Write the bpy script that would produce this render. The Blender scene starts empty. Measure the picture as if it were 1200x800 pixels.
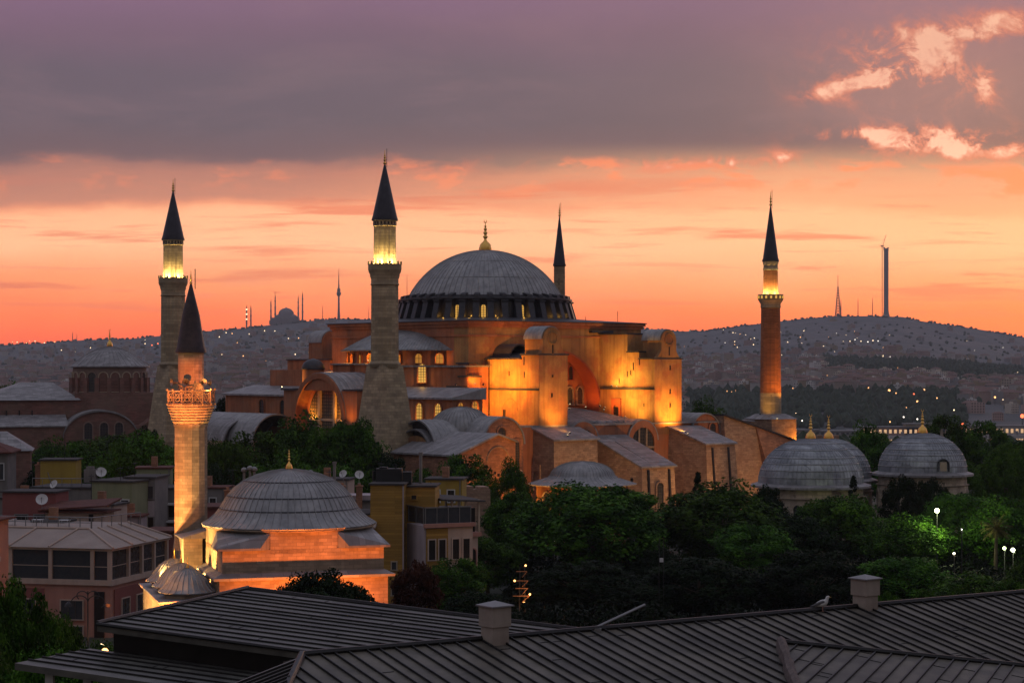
import bpy, bmesh, math, random
import numpy as np
from mathutils import Vector, Matrix
R = math.radians
SC = bpy.context.scene
COL = SC.collection
F, ZC, HY = 2300.0, 30.6, 430.0          # focal length in 1200-px pixels, eye height, horizon row

# ------------------------------------------------------------------ camera
cd = bpy.data.cameras.new('camera')
cd.sensor_fit = 'HORIZONTAL'; cd.sensor_width = 36.0; cd.lens = 36.0 * F / 1200.0
cd.shift_y = 30.0 / 1200.0; cd.clip_start = 0.5; cd.clip_end = 40000
cam = bpy.data.objects.new('camera', cd); COL.objects.link(cam)
cam.location = (0, 0, ZC); cam.rotation_euler = (R(90), 0, 0)
SC.camera = cam
SC.view_settings.view_transform = 'Standard'; SC.view_settings.look = 'None'
SC.view_settings.exposure = 0.0; SC.view_settings.gamma = 1.0
SC.render.engine = 'CYCLES'
cy = SC.cycles
cy.use_denoising = True; cy.max_bounces = 5; cy.diffuse_bounces = 3; cy.glossy_bounces = 2
cy.transmission_bounces = 3; cy.volume_bounces = 0; cy.transparent_max_bounces = 6
cy.sample_clamp_indirect = 4.0; cy.sample_clamp_direct = 0.0; cy.caustics_reflective = False; cy.caustics_refractive = False
try: cy.use_light_tree = True
except Exception: pass

SKY_LOW, SKY_HIGH = 1.56, 1.0            # the band near the horizon is seen through more air
# ------------------------------------------------------------------ world: dusk sky with a cloud deck
def lin(r, g, b):
    f = lambda c: (c/255/12.92) if c/255 <= 0.04045 else ((c/255+0.055)/1.055)**2.4
    return (f(r), f(g), f(b), 1)
W = bpy.data.worlds.new('World'); SC.world = W; W.use_nodes = True
nt = W.node_tree; nt.nodes.clear()
def N(t, **k):
    n = nt.nodes.new(t)
    for a, v in k.items(): setattr(n, a, v)
    return n
def put(sock, v):
    if isinstance(v, bpy.types.NodeSocket): nt.links.new(v, sock)
    else: sock.default_value = v
def M(op, a, b=0.0, c=0.0, clamp=False):
    n = N('ShaderNodeMath', operation=op, use_clamp=clamp)
    put(n.inputs[0], a); put(n.inputs[1], b)
    if len(n.inputs) > 2: put(n.inputs[2], c)
    return n.outputs[0]
def MIX(f, a, b, mode='MIX'):
    n = N('ShaderNodeMix', data_type='RGBA', blend_type=mode)
    put(n.inputs[0], f); put(n.inputs[6], a); put(n.inputs[7], b); return n.outputs[2]
def SMO(v, lo, hi):
    n = N('ShaderNodeMapRange', interpolation_type='SMOOTHSTEP')
    put(n.inputs[0], v); n.inputs[1].default_value = lo; n.inputs[2].default_value = hi
    return n.outputs[0]
def NOI(vec, scale, detail=5, rough=0.55, dist=0.0):
    n = N('ShaderNodeTexNoise'); put(n.inputs['Vector'], vec); n.inputs['Scale'].default_value = scale
    n.inputs['Detail'].default_value = detail; n.inputs['Roughness'].default_value = rough; n.inputs['Distortion'].default_value = dist
    return n.outputs['Fac']
def XYZ(x, y, z=0.0):
    n = N('ShaderNodeCombineXYZ'); put(n.inputs[0], x); put(n.inputs[1], y); put(n.inputs[2], z); return n.outputs[0]
tc = N('ShaderNodeTexCoord'); sep = N('ShaderNodeSeparateXYZ'); nt.links.new(tc.outputs['Generated'], sep.inputs[0])
dx, dy, dz = sep.outputs
ay = M('MAXIMUM', M('ABSOLUTE', dy), 0.02)
u = M('DIVIDE', dx, ay)                                  # azimuth as a tangent
e = M('DIVIDE', M('DIVIDE', dz, ay), 0.18696)            # 0 at the horizon, 1 at the top of what the lens sees
warp = M('MULTIPLY', M('SUBTRACT', NOI(XYZ(M('MULTIPLY', u, 5), M('MULTIPLY', e, 2.2)), 1.6, 6, 0.6), 0.5), 0.13)
ew = M('ADD', M('ADD', e, warp), M('MULTIPLY', u, 0.03))
ramp = N('ShaderNodeValToRGB'); nt.links.new(M('MULTIPLY', ew, 0.5), ramp.inputs[0])
cr = ramp.color_ramp
stops = [(0.0, (238, 84, 52)), (0.07, (250, 98, 56)), (0.15, (255, 120, 66)), (0.24, (255, 152, 96)), (0.33, (255, 186, 138)),
         (0.41, (255, 178, 132)), (0.44, (232, 142, 104)), (0.485, (206, 128, 100)), (0.525, (190, 114, 94)), (0.56, (98, 74, 86)),
         (0.66, (82, 72, 90)), (0.80, (91, 78, 98)), (0.92, (113, 85, 111)), (1.02, (126, 92, 124)), (1.5, (150, 140, 168)), (2.0, (160, 156, 184))]
while len(cr.elements) < len(stops): cr.elements.new(0.5)
for el, (p, c) in zip(cr.elements, stops): el.position = p * 0.5; el.color = lin(*c)
col = ramp.outputs[0]
# the right half of the sky is yellower below the deck
below = M('MULTIPLY', SMO(u, -0.12, 0.16), M('MULTIPLY', SMO(e, 0.15, 0.32), M('SUBTRACT', 1.0, SMO(e, 0.54, 0.62))))
col = MIX(M('MULTIPLY', below, 0.45), col, lin(252, 184, 132))
# thin streaks across the bright band
st = NOI(XYZ(M('MULTIPLY', u, 6), M('MULTIPLY', e, 16)), 1.0, 7, 0.6, 0.4)
stm = M('MULTIPLY', SMO(st, 0.53, 0.64), M('MULTIPLY', SMO(e, 0.05, 0.2), M('SUBTRACT', 1.0, SMO(e, 0.46, 0.56))))
col = MIX(M('MULTIPLY', stm, 0.75), col, lin(222, 112, 80))
st2 = NOI(XYZ(M('MULTIPLY', u, 11), M('MULTIPLY', e, 42)), 1.0, 8, 0.62, 0.6)
col = MIX(M('MULTIPLY', M('MULTIPLY', SMO(st2, 0.54, 0.66), M('MULTIPLY', SMO(e, 0.1, 0.25), M('SUBTRACT', 1.0, SMO(e, 0.44, 0.54)))), 0.5), col, lin(236, 138, 100))
# a brown bank, left of centre, under the deck
lb = M('MULTIPLY', M('SUBTRACT', 1.0, SMO(u, -0.16, 0.02)), M('MULTIPLY', SMO(ew, 0.42, 0.46), M('SUBTRACT', 1.0, SMO(ew, 0.53, 0.58))))
col = MIX(M('MULTIPLY', lb, 0.6), col, lin(160, 108, 100))
# glowing ragged underside of the deck
pf = NOI(XYZ(M('MULTIPLY', u, 22), M('MULTIPLY', e, 10)), 1.0, 8, 0.62, 0.3)
band = M('MULTIPLY', SMO(ew, 0.45, 0.51), M('SUBTRACT', 1.0, SMO(ew, 0.54, 0.575)))
col = MIX(M('MULTIPLY', M('MULTIPLY', SMO(pf, 0.50, 0.60), band), M('ADD', 0.25, M('MULTIPLY', SMO(u, -0.15, 0.1), 0.65))), col, lin(255, 132, 84))
# soft mottling of the deck itself
mo = NOI(XYZ(M('MULTIPLY', u, 7), M('MULTIPLY', e, 5.0)), 1.0, 10, 0.66, 0.5)
col = MIX(M('MULTIPLY', M('MULTIPLY', SMO(mo, 0.45, 0.7), SMO(ew, 0.58, 0.7)), 0.2), col, lin(150, 112, 122))
rg = M('MULTIPLY', SMO(u, -0.06, 0.3), SMO(ew, 0.6, 0.75))
col = MIX(M('MULTIPLY', rg, 0.22), col, lin(140, 112, 120))
# breaks in the deck on the right, lit from behind
def gauss(px, py, sx, sy, w=1.0, sk=0.0):
    a = M('DIVIDE', M('SUBTRACT', u, (px-600)/F), sx/F)
    b = M('DIVIDE', M('ADD', M('SUBTRACT', e, (HY-py)/430.0), M('MULTIPLY', M('SUBTRACT', u, (px-600)/F), sk)), sy/430.0)
    return M('MULTIPLY', M('EXPONENT', M('MULTIPLY', M('ADD', M('MULTIPLY', a, a), M('MULTIPLY', b, b)), -1.0)), w)
hole = gauss(985, 104, 42, 10, 1.0, -0.9)
for g in ((1092, 62, 26, 20, 1.2), (1078, 88, 30, 12, 0.9), (1110, 40, 60, 10, 0.95), (1175, 26, 40, 14, 1.1), (1155, 104, 11, 22, 0.95), (1038, 86, 20, 12, 0.9), (1010, 96, 30, 12, 0.8),
          (1085, 162, 34, 14, 0.95), (1122, 176, 16, 10, 0.9), (1172, 180, 40, 8, 0.95), (1012, 156, 44, 8, 0.8), (850, 190, 36, 8, 0.5), (765, 196, 30, 7, 0.4), (912, 183, 24, 9, 0.5), (515, 199, 40, 6, 0.35)):
    hole = M('ADD', hole, gauss(*g))
for g in ((1014, 108, 26, 7, 1.1), (1064, 104, 14, 10, 0.7), (1140, 62, 16, 10, 0.6), (1194, 70, 22, 26, 0.8)): hole = M('SUBTRACT', hole, gauss(*g))
rag = NOI(XYZ(M('MULTIPLY', u, 42), M('MULTIPLY', e, 9)), 1.0, 12, 0.7, 0.8)
rag2 = NOI(XYZ(M('MULTIPLY', u, 130), M('MULTIPLY', e, 30)), 1.0, 8, 0.7, 0.4)
rv = M('ADD', M('MULTIPLY', M('SUBTRACT', rag, 0.5), 4.6), M('MULTIPLY', M('SUBTRACT', rag2, 0.5), 2.0))
reg = M('ADD', gauss(1085, 78, 105, 50, 1.0), M('ADD', gauss(1090, 166, 120, 16, 1.0), gauss(780, 192, 300, 9, 0.45)))
hv = M('ADD', M('MULTIPLY', M('MULTIPLY', hole, 0.7), M('ADD', 1.0, M('MULTIPLY', rv, 0.8))), M('MULTIPLY', reg, M('ADD', 0.12, rv)))
shade = NOI(XYZ(M('MULTIPLY', u, 75), M('MULTIPLY', e, 20), 3.0), 1.0, 9, 0.68, 0.6)
col = MIX(M('MULTIPLY', SMO(hv, -0.05, 0.6), 0.75), col, lin(228, 112, 82))
col = MIX(M('MULTIPLY', SMO(hv, 0.28, 1.05), M('ADD', 0.35, SMO(shade, 0.36, 0.6)), clamp=True), col, (1.05, 0.55, 0.37, 1))
glowr = M('MULTIPLY', gauss(1090, 80, 150, 90, 0.45), M('ADD', 0.3, M('MULTIPLY', rag, 1.1)))
col = MIX(glowr, col, lin(196, 132, 122))
# behind the camera: the paler, bluer side of the sky that lights the fronts
back = SMO(M('MULTIPLY', dy, -1.0), -0.15, 0.35)
col = MIX(back, col, lin(112, 102, 100))
up = SMO(dz, 0.25, 0.7)
col = MIX(up, col, lin(156, 157, 174))
col = MIX(SMO(M('MULTIPLY', dz, -1.0), 0.0, 0.05), col, lin(60, 54, 62))
sky = N('ShaderNodeTexSky', sky_type='NISHITA', sun_disc=False)
sky.sun_elevation = R(1.5); sky.sun_rotation = R(22); sky.altitude = 60
bg0 = N('ShaderNodeBackground'); nt.links.new(col, bg0.inputs[0])
mr = N('ShaderNodeMapRange'); nt.links.new(e, mr.inputs[0])
for i_, v_ in ((1, 0.2), (2, 0.9), (3, SKY_LOW), (4, SKY_HIGH)): mr.inputs[i_].default_value = v_
nt.links.new(mr.outputs[0], bg0.inputs[1])
bg1 = N('ShaderNodeBackground'); nt.links.new(sky.outputs[0], bg1.inputs[0]); bg1.inputs[1].default_value = 0.02
ad = N('ShaderNodeAddShader'); nt.links.new(bg0.outputs[0], ad.inputs[0]); nt.links.new(bg1.outputs[0], ad.inputs[1])
wo = N('ShaderNodeOutputWorld'); nt.links.new(ad.outputs[0], wo.inputs[0])
W.cycles.sampling_method = 'MANUAL'; W.cycles.sample_map_resolution = 1024

# ------------------------------------------------------------------ sun lamp added for rim light; the real sun is below the horizon
sl = bpy.data.lights.new('sun', 'SUN'); sl.energy = 0.25; sl.angle = R(12); sl.color = (1.0, 0.62, 0.42)
so = bpy.data.objects.new('sun', sl); COL.objects.link(so)
sd = Vector((math.sin(R(22))*math.cos(R(4)), math.cos(R(22))*math.cos(R(4)), math.sin(R(4))))
so.rotation_euler = (-sd).to_track_quat('-Z', 'Y').to_euler()

# ------------------------------------------------------------------ helpers
random.seed(7); rng = np.random.default_rng(7)
class MB:
    """collects faces of one mesh object"""
    def __init__(s): s.v = []; s.f = []; s.m = []; s.mi = 0
    def add(s, vs, fs, mi=None):
        o = len(s.v); s.v += [tuple(p) for p in vs]
        for f in fs: s.f.append(tuple(i+o for i in f)); s.m.append(s.mi if mi is None else mi)
        return s
    def box(s, x0, x1, y0, y1, z0, z1, mi=None):
        return s.add([(x0,y0,z0),(x1,y0,z0),(x1,y1,z0),(x0,y1,z0),(x0,y0,z1),(x1,y0,z1),(x1,y1,z1),(x0,y1,z1)],
                     [(0,3,2,1),(4,5,6,7),(0,1,5,4),(1,2,6,5),(2,3,7,6),(3,0,4,7)], mi)
    def hexa(s, b, t, mi=None):
        return s.add(list(b)+list(t), [(0,3,2,1),(4,5,6,7),(0,1,5,4),(1,2,6,5),(2,3,7,6),(3,0,4,7)], mi)
    def prism(s, poly, axis, a, b, mi=None):
        """poly: 2D points, extruded along axis between a and b"""
        put3 = {'x': lambda p, t: (t, p[0], p[1]), 'y': lambda p, t: (p[0], t, p[1]), 'z': lambda p, t: (p[0], p[1], t)}[axis]
        n = len(poly); vs = [put3(p, a) for p in poly] + [put3(p, b) for p in poly]
        fs = [tuple(range(n))[::-1], tuple(range(n, 2*n))] + [(i, (i+1) % n, n+(i+1) % n, n+i) for i in range(n)]
        return s.add(vs, fs, mi)
    def lathe(s, prof, seg=32, c=(0,0,0), a0=0.0, a1=2*math.pi, mi=None, caps=True, ph=0.0):
        full = abs(a1-a0-2*math.pi) < 1e-6; k = seg if full else seg+1
        vs = []
        for r, z in prof:
            for i in range(k):
                a = a0+(a1-a0)*i/seg+ph; vs.append((c[0]+r*math.cos(a), c[1]+r*math.sin(a), c[2]+z))
        fs = []
        for j in range(len(prof)-1):
            for i in range(seg if not full else k):
                i2 = (i+1) % k if full else i+1
                fs.append((j*k+i, j*k+i2, (j+1)*k+i2, (j+1)*k+i))
        if full and caps:
            fs.append(tuple(range(k))[::-1]); fs.append(tuple((len(prof)-1)*k+i for i in range(k)))
        return s.add(vs, fs, mi)
    def ribbed(s, prof, n, e, w, c=(0,0,0), a0=0.0, a1=2*math.pi, mi=None):
        """surface of revolution with n raised seams e high, w wide (radians of arc at r=1 scaled)"""
        angs = []
        for i in range(n+1):
            a = a0+(a1-a0)*i/n
            angs += [(a-w, 0), (a-w*0.5, e), (a+w*0.5, e), (a+w, 0)]
        k = len(angs); vs = []
        for r, z in prof:
            for a, h in angs:
                rr = r+h*min(1, r/(prof[0][0]*0.25)); vs.append((c[0]+rr*math.cos(a), c[1]+rr*math.sin(a), c[2]+z+h*0.4))
        fs = [(j*k+i, j*k+i+1, (j+1)*k+i+1, (j+1)*k+i) for j in range(len(prof)-1) for i in range(k-1)]
        return s.add(vs, fs, mi)
    def tube(s, p, q, r, seg=6, r2=None, mi=None):
        p, q = Vector(p), Vector(q); d = (q-p).normalized(); r2 = r if r2 is None else r2
        t = d.cross(Vector((0,0,1)) if abs(d.z) < 0.9 else Vector((1,0,0))).normalized(); b = d.cross(t)
        vs = [p+(t*math.cos(2*math.pi*i/seg)+b*math.sin(2*math.pi*i/seg))*r for i in range(seg)]
        vs += [q+(t*math.cos(2*math.pi*i/seg)+b*math.sin(2*math.pi*i/seg))*r2 for i in range(seg)]
        return s.add(vs, [tuple(range(seg))[::-1], tuple(range(seg, 2*seg))]+[(i, (i+1) % seg, seg+(i+1) % seg, seg+i) for i in range(seg)], mi)
    def ball(s, c, r, seg=12, rings=8, mi=None, sz=1.0):
        return s.lathe([(max(0.001, r*math.sin(math.pi*j/rings)), -r*sz*math.cos(math.pi*j/rings)) for j in range(rings+1)], seg, c, mi=mi, caps=False)
    def archwall(s, x0, x1, z0, z1, xc, r, zs, y0, y1, n=20, mi=None):
        """wall in the xz plane, y0..y1 thick, with a round-headed opening"""
        s.box(x0, xc-r, y0, y1, z0, z1, mi); s.box(xc+r, x1, y0, y1, z0, z1, mi)
        for i in range(n):
            a, b = math.pi-math.pi*i/n, math.pi-math.pi*(i+1)/n
            xa, za, xb, zb = xc+r*math.cos(a), zs+r*math.sin(a), xc+r*math.cos(b), zs+r*math.sin(b)
            s.add([(xa,y0,za),(xb,y0,zb),(xb,y0,z1),(xa,y0,z1),(xa,y1,za),(xb,y1,zb),(xb,y1,z1),(xa,y1,z1)],
                  [(0,1,2,3),(7,6,5,4),(0,4,5,1),(3,2,6,7)], mi)
        return s
    def vault(s, xc, zs, r, y0, y1, t=0.25, n=18, mi=None, seams=0):
        """half-round roof shell, axis along y"""
        pts = [(xc+(r+t)*math.cos(math.pi*i/n), zs+(r+t)*math.sin(math.pi*i/n)) for i in range(n+1)]
        inn = [(xc+r*math.cos(math.pi*i/n), zs+r*math.sin(math.pi*i/n)) for i in range(n+1)]
        for i in range(n):
            a, b, c, d = pts[i], pts[i+1], inn[i+1], inn[i]
            s.add([(a[0],y0,a[1]),(b[0],y0,b[1]),(c[0],y0,c[1]),(d[0],y0,d[1]),(a[0],y1,a[1]),(b[0],y1,b[1]),(c[0],y1,c[1]),(d[0],y1,d[1])],
                  [(0,1,2,3),(7,6,5,4),(0,4,5,1),(3,2,6,7)], mi)
        for k in range(seams):
            y = y0+(y1-y0)*(k+0.5)/seams
            for i in range(n):
                a, b = pts[i], pts[i+1]
                s.tube((a[0], y, a[1]), (b[0], y, b[1]), 0.05, 4, mi=mi)
        return s
    def build(s, name, mats, parent=None, loc=None, rot=0.0, smooth=False, recalc=True):
        me = bpy.data.meshes.new(name); me.from_pydata(s.v, [], s.f)
        mats = mats if isinstance(mats, (list, tuple)) else [mats]
        for m in mats: me.materials.append(m)
        if len(mats) > 1: me.polygons.foreach_set('material_index', s.m)
        if recalc:
            bm = bmesh.new(); bm.from_mesh(me); bmesh.ops.recalc_face_normals(bm, faces=bm.faces); bm.to_mesh(me); bm.free()
        if smooth:
            me.polygons.foreach_set('use_smooth', [True]*len(me.polygons))
            try: me.set_sharp_from_angle(angle=R(38))
            except Exception: pass
        me.update()
        return inst(name, me, parent, loc, rot)
def inst(name, me, parent=None, loc=None, rot=0.0):
    o = bpy.data.objects.new(name, me); COL.objects.link(o)
    if parent is not None: o.parent = parent
    if loc is not None: o.location = loc
    if rot: o.rotation_euler = (0, 0, rot)
    return o
def tag(o, label=None, cat=None, group=None, kind=None):
    if label: o['label'] = label
    if cat: o['category'] = cat
    if group: o['group'] = group
    if kind: o['kind'] = kind
    return o
def thing(name, loc, label, cat, group=None, rot=0.0):
    o = bpy.data.objects.new(name, None); COL.objects.link(o); o.empty_display_size = 0.5
    o.location = loc; o.rotation_euler = (0, 0, rot)
    return tag(o, label, cat, group)
def copy_tree(o, parent=None):
    c = o.copy(); COL.objects.link(c); c.parent = parent
    for ch in list(o.children): copy_tree(ch, c)
    return c
def at(px, py, Y): return Vector(((px-600)/F*Y, Y, ZC+(HY-py)/F*Y))

# ------------------------------------------------------------------ materials
def mat(name, c1, c2=None, scale=0.6, rough=0.85, metal=0.0, stain=None, stain_amt=0.5, stain_scale=0.12, streak=0.0, brick=None, bump=0.0, bump_scale=4.0,
        emit=None, emit_str=0.0, patch=None, patch_amt=0.0, panel=None, spec=0.3, axis='wall', mortar_k=0.62, soft=0.0):
    m = bpy.data.materials.new(name); m.use_nodes = True
    t = m.node_tree; b = t.nodes['Principled BSDF']; L = t.links.new
    def nd(k, **kw):
        n = t.nodes.new(k)
        for a, v in kw.items(): setattr(n, a, v)
        return n
    b.inputs['Roughness'].default_value = rough; b.inputs['Metallic'].default_value = metal
    b.inputs['Specular IOR Level'].default_value = spec
    if emit:
        b.inputs['Base Color'].default_value = (*c1, 1); b.inputs['Emission Color'].default_value = (*emit, 1); b.inputs['Emission Strength'].default_value = emit_str
        return m
    tcn = nd('ShaderNodeTexCoord'); co = tcn.outputs['Object']
    def noise(vec, sc, det=6, ro=0.6):
        n = nd('ShaderNodeTexNoise'); L(vec, n.inputs['Vector']); n.inputs['Scale'].default_value = sc; n.inputs['Detail'].default_value = det; n.inputs['Roughness'].default_value = ro
        return n.outputs['Fac']
    def ramp01(v, lo, hi):
        n = nd('ShaderNodeMapRange'); L(v, n.inputs[0]); n.inputs[1].default_value = lo; n.inputs[2].default_value = hi; return n.outputs[0]
    def mix(f, a, c, mode='MIX'):
        n = nd('ShaderNodeMix', data_type='RGBA', blend_type=mode)
        for i, v in ((0, f), (6, a), (7, c)):
            if isinstance(v, bpy.types.NodeSocket): L(v, n.inputs[i])
            else: n.inputs[i].default_value = v
        return n.outputs[2]
    def mul(a, k):
        n = nd('ShaderNodeMath', operation='MULTIPLY'); L(a, n.inputs[0])
        if isinstance(k, bpy.types.NodeSocket): L(k, n.inputs[1])
        else: n.inputs[1].default_value = k
        return n.outputs[0]
    c2 = c2 or tuple(x*0.8 for x in c1)
    col = mix(ramp01(noise(co, scale), 0.35, 0.65), (*c1, 1), (*c2, 1))
    if brick or panel:
        w, h = brick or panel
        mp = co
        if axis == 'wall':
            sp = nd('ShaderNodeSeparateXYZ'); L(co, sp.inputs[0])
            ad_ = nd('ShaderNodeMath', operation='ADD'); L(sp.outputs[0], ad_.inputs[0]); L(sp.outputs[1], ad_.inputs[1])
            cb = nd('ShaderNodeCombineXYZ'); L(ad_.outputs[0], cb.inputs[0]); L(sp.outputs[2], cb.inputs[1]); mp = cb.outputs[0]
        bt = nd('ShaderNodeTexBrick'); L(mp, bt.inputs['Vector']); bt.inputs['Scale'].default_value = 1.0
        bt.inputs['Brick Width'].default_value = w; bt.inputs['Row Height'].default_value = h
        bt.inputs['Mortar Size'].default_value = min(w, h)*0.07; bt.inputs['Mortar Smooth'].default_value = 0.3
        bt.inputs['Color1'].default_value = tuple(1.12*(1-soft)+soft for _ in range(3))+(1,); bt.inputs['Color2'].default_value = tuple(0.68*(1-soft)+soft for _ in range(3))+(1,); bt.inputs['Mortar'].default_value = (mortar_k*(1-soft)+soft,)*3+(1,)
        col = mix(1.0, col, bt.outputs['Color'], 'MULTIPLY')
    if patch: col = mix(mul(ramp01(noise(co, 0.28, 7, 0.65), 0.5, 0.6), patch_amt), col, (*patch, 1))
    if streak:
        mp = nd('ShaderNodeMapping'); L(co, mp.inputs[0]); mp.inputs['Scale'].default_value = (1.3, 1.3, 0.09)
        col = mix(mul(ramp01(noise(mp.outputs[0], 1.0, 5), 0.48, 0.72), streak), col, tuple(x*0.32 for x in c1)+(1,))
    if stain: col = mix(mul(ramp01(noise(co, stain_scale, 7, 0.62), 0.42, 0.68), stain_amt), col, (*stain, 1))
    L(col, b.inputs['Base Color'])
    if bump:
        bp = nd('ShaderNodeBump'); bp.inputs['Strength'].default_value = 0.6; bp.inputs['Distance'].default_value = bump
        L(noise(co, bump_scale, 5), bp.inputs['Height']); L(bp.outputs[0], b.inputs['Normal'])
    return m
def emis(name, c, s, sample=False):
    m = mat(name, (0.02, 0.02, 0.02), emit=c, emit_str=s)
    if not sample:
        try: m.cycles.emission_sampling = 'NONE'
        except Exception: pass
    return m
RED = mat('terracotta_plaster', (0.50, 0.185, 0.085), (0.40, 0.14, 0.065), 0.5, stain=(0.24, 0.10, 0.055), stain_amt=0.65, streak=0.6, patch=(0.36, 0.19, 0.12), patch_amt=0.55, bump=0.05, bump_scale=2)
OCH = mat('ochre_plaster', (0.46, 0.26, 0.095), (0.39, 0.20, 0.07), 0.35, stain=(0.17, 0.085, 0.045), stain_amt=0.8, streak=0.7, patch=(0.36, 0.12, 0.055), patch_amt=0.7, bump=0.06, bump_scale=1.5)
ARC = mat('red_arch_plaster', (0.40, 0.12, 0.05), (0.34, 0.09, 0.04), 0.5, stain=(0.2, 0.06, 0.04), stain_amt=0.4)
TYM = mat('tympanum_plaster', (0.46, 0.20, 0.075), (0.38, 0.14, 0.055), 0.4, stain=(0.26, 0.09, 0.045), stain_amt=0.7, streak=0.4)
MAS = mat('rubble_masonry', (0.42, 0.285, 0.19), (0.32, 0.21, 0.14), 0.8, brick=(1.0, 0.38), stain=(0.24, 0.13, 0.09), stain_amt=0.6, stain_scale=0.2, bump=0.12, bump_scale=3)
BRK = mat('red_brick_masonry', (0.42, 0.21, 0.12), (0.33, 0.155, 0.09), 0.8, brick=(0.9, 0.3), stain=(0.14, 0.08, 0.06), stain_amt=0.55, stain_scale=0.2, bump=0.1, bump_scale=3)
STO = mat('minaret_limestone', (0.50, 0.39, 0.25), (0.39, 0.30, 0.19), 0.7, brick=(1.3, 0.55), stain=(0.16, 0.125, 0.09), stain_amt=0.6, stain_scale=0.25, streak=0.3, bump=0.05)
MBR = mat('minaret_brick', (0.44, 0.16, 0.06), (0.34, 0.125, 0.05), 0.8, brick=(0.7, 0.25), stain=(0.15, 0.07, 0.045), stain_amt=0.5, streak=0.3)
PST = mat('pale_cut_stone', (0.44, 0.33, 0.235), (0.32, 0.235, 0.165), 0.8, brick=(0.9, 0.34), soft=0.0, stain=(0.21, 0.15, 0.10), stain_amt=0.65, stain_scale=0.45, streak=0.4, bump=0.03)
TOM = mat('tomb_marble', (0.60, 0.50, 0.38), (0.50, 0.41, 0.31), 0.7, brick=(1.2, 0.5), streak=0.45, stain=(0.17, 0.14, 0.11), stain_amt=0.5)
LEAD = mat('weathered_lead', (0.37, 0.36, 0.355), (0.26, 0.26, 0.265), 0.8, rough=0.52, metal=0.35, stain=(0.16, 0.155, 0.155), stain_amt=0.6, stain_scale=0.3, streak=0.45, spec=0.4)
LEADF = mat('lead_sheet_roof', (0.36, 0.345, 0.345), (0.26, 0.25, 0.255), 0.7, rough=0.6, metal=0.25, panel=(2.2, 0.7), axis='flat', stain=(0.16, 0.15, 0.15), stain_amt=0.55, stain_scale=0.3, spec=0.35)
LEADP = mat('patched_lead', (0.42, 0.44, 0.475), (0.31, 0.33, 0.36), 0.5, rough=0.55, metal=0.3, panel=(1.6, 1.15), stain=(0.09, 0.095, 0.115), stain_amt=0.6, stain_scale=0.25, streak=0.2)
LEADD = mat('dark_lead', (0.065, 0.062, 0.07), (0.045, 0.044, 0.05), 0.9, rough=0.5, metal=0.3, streak=0.3)
CONE = mat('spire_lead', (0.045, 0.042, 0.05), (0.03, 0.029, 0.036), 1.0, rough=0.5, metal=0.3, streak=0.3)
CONR = mat('rusty_spire_sheet', (0.075, 0.05, 0.05), (0.045, 0.033, 0.036), 1.2, rough=0.55, metal=0.3, streak=0.5)
GOLD = mat('gilded_copper', (0.85, 0.50, 0.13), (0.7, 0.38, 0.09), 2.0, rough=0.28, metal=1.0)
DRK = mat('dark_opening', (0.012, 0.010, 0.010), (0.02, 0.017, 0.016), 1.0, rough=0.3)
FRM = mat('pale_window_stone', (0.45, 0.36, 0.27), (0.36, 0.28, 0.2), 1.0)
IRON = mat('window_iron', (0.07, 0.06, 0.05), rough=0.6)
GLD = mat('dim_window_glass', (0.035, 0.04, 0.048), (0.05, 0.05, 0.055), 2.0, rough=0.15, spec=0.5)
LITW = emis('lit_window_glass', (1.0, 0.52, 0.10), 0.75)  # window panes glow in place of floodlight shining into the niches
LITA = emis('amber_window_glass', (1.0, 0.40, 0.06), 0.42)  # dimmer amber glow put into panes for the same outside floodlight
LENS = emis('lamp_lens', (1.0, 0.72, 0.38), 9.0)
LENO = emis('orange_lamp_lens', (1.0, 0.42, 0.12), 6.0)
BLK = mat('black_metal', (0.03, 0.03, 0.032), rough=0.5, metal=0.3)
STEEL = mat('galvanised_metal', (0.24, 0.235, 0.235), rough=0.45, metal=0.7)
WHT = mat('white_paint', (0.62, 0.61, 0.6), (0.5, 0.49, 0.48), 1.0)

# ------------------------------------------------------------------ ground, water, air
CREST = [(-900, 412), (-300, 408), (0, 404), (50, 402), (100, 398), (150, 397), (190, 393), (240, 388), (290, 384), (320, 380), (350, 377), (380, 374), (400, 373), (440, 374), (500, 375), (560, 376),
         (690, 377), (735, 384), (770, 386), (800, 388), (830, 387), (870, 381), (900, 378), (940, 373), (980, 370), (1030, 370), (1060, 371), (1080, 376), (1110, 380), (1150, 386), (1200, 395), (1300, 405), (1700, 414), (2200, 416)]
GY = [1930, 2060, 2300, 2800, 3500, 4400, 5500, 6500, 7200]
GG = [0.0, 0.07, 0.24, 0.42, 0.55, 0.66, 0.78, 0.89, 1.0]
def hash_noise(x, y):
    return 0.5*(math.sin(x*0.0131+1.3*math.sin(y*0.0091))+math.sin(y*0.0117+1.7*math.sin(x*0.0073+2)))
def terrain(x, y):
    d = math.hypot(x*0.35, max(0, y-260))
    if y < 620: return 0.0
    if y < 1000: t = (y-620)/380; t = t*t*(3-2*t); return -48*t
    if y < 1930: return -48.0 if y < 1880 else -48+10.5*(y-1880)/50
    px = 600+F*x/y
    c = np.interp(px, [p[0] for p in CREST], [p[1] for p in CREST])
    if y <= 7200:
        g = float(np.interp(y, GY, GG)); row = 514+(c-514)*g
        amp = 4.0*math.sin(math.pi*min(1, max(0, g)))
        row += amp*hash_noise(x, y)
        return ZC+(HY-row)/F*y
    z = ZC+(HY-c)/F*7200
    return z*max(0.3, 1-(y-7200)/2600)
xs = sorted(set([-9000, -6500, -4500, -3400, -2800]+[-2400+i*22 for i in range(219)]+[2800, 3400, 4500, 6500, 9000]))
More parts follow.
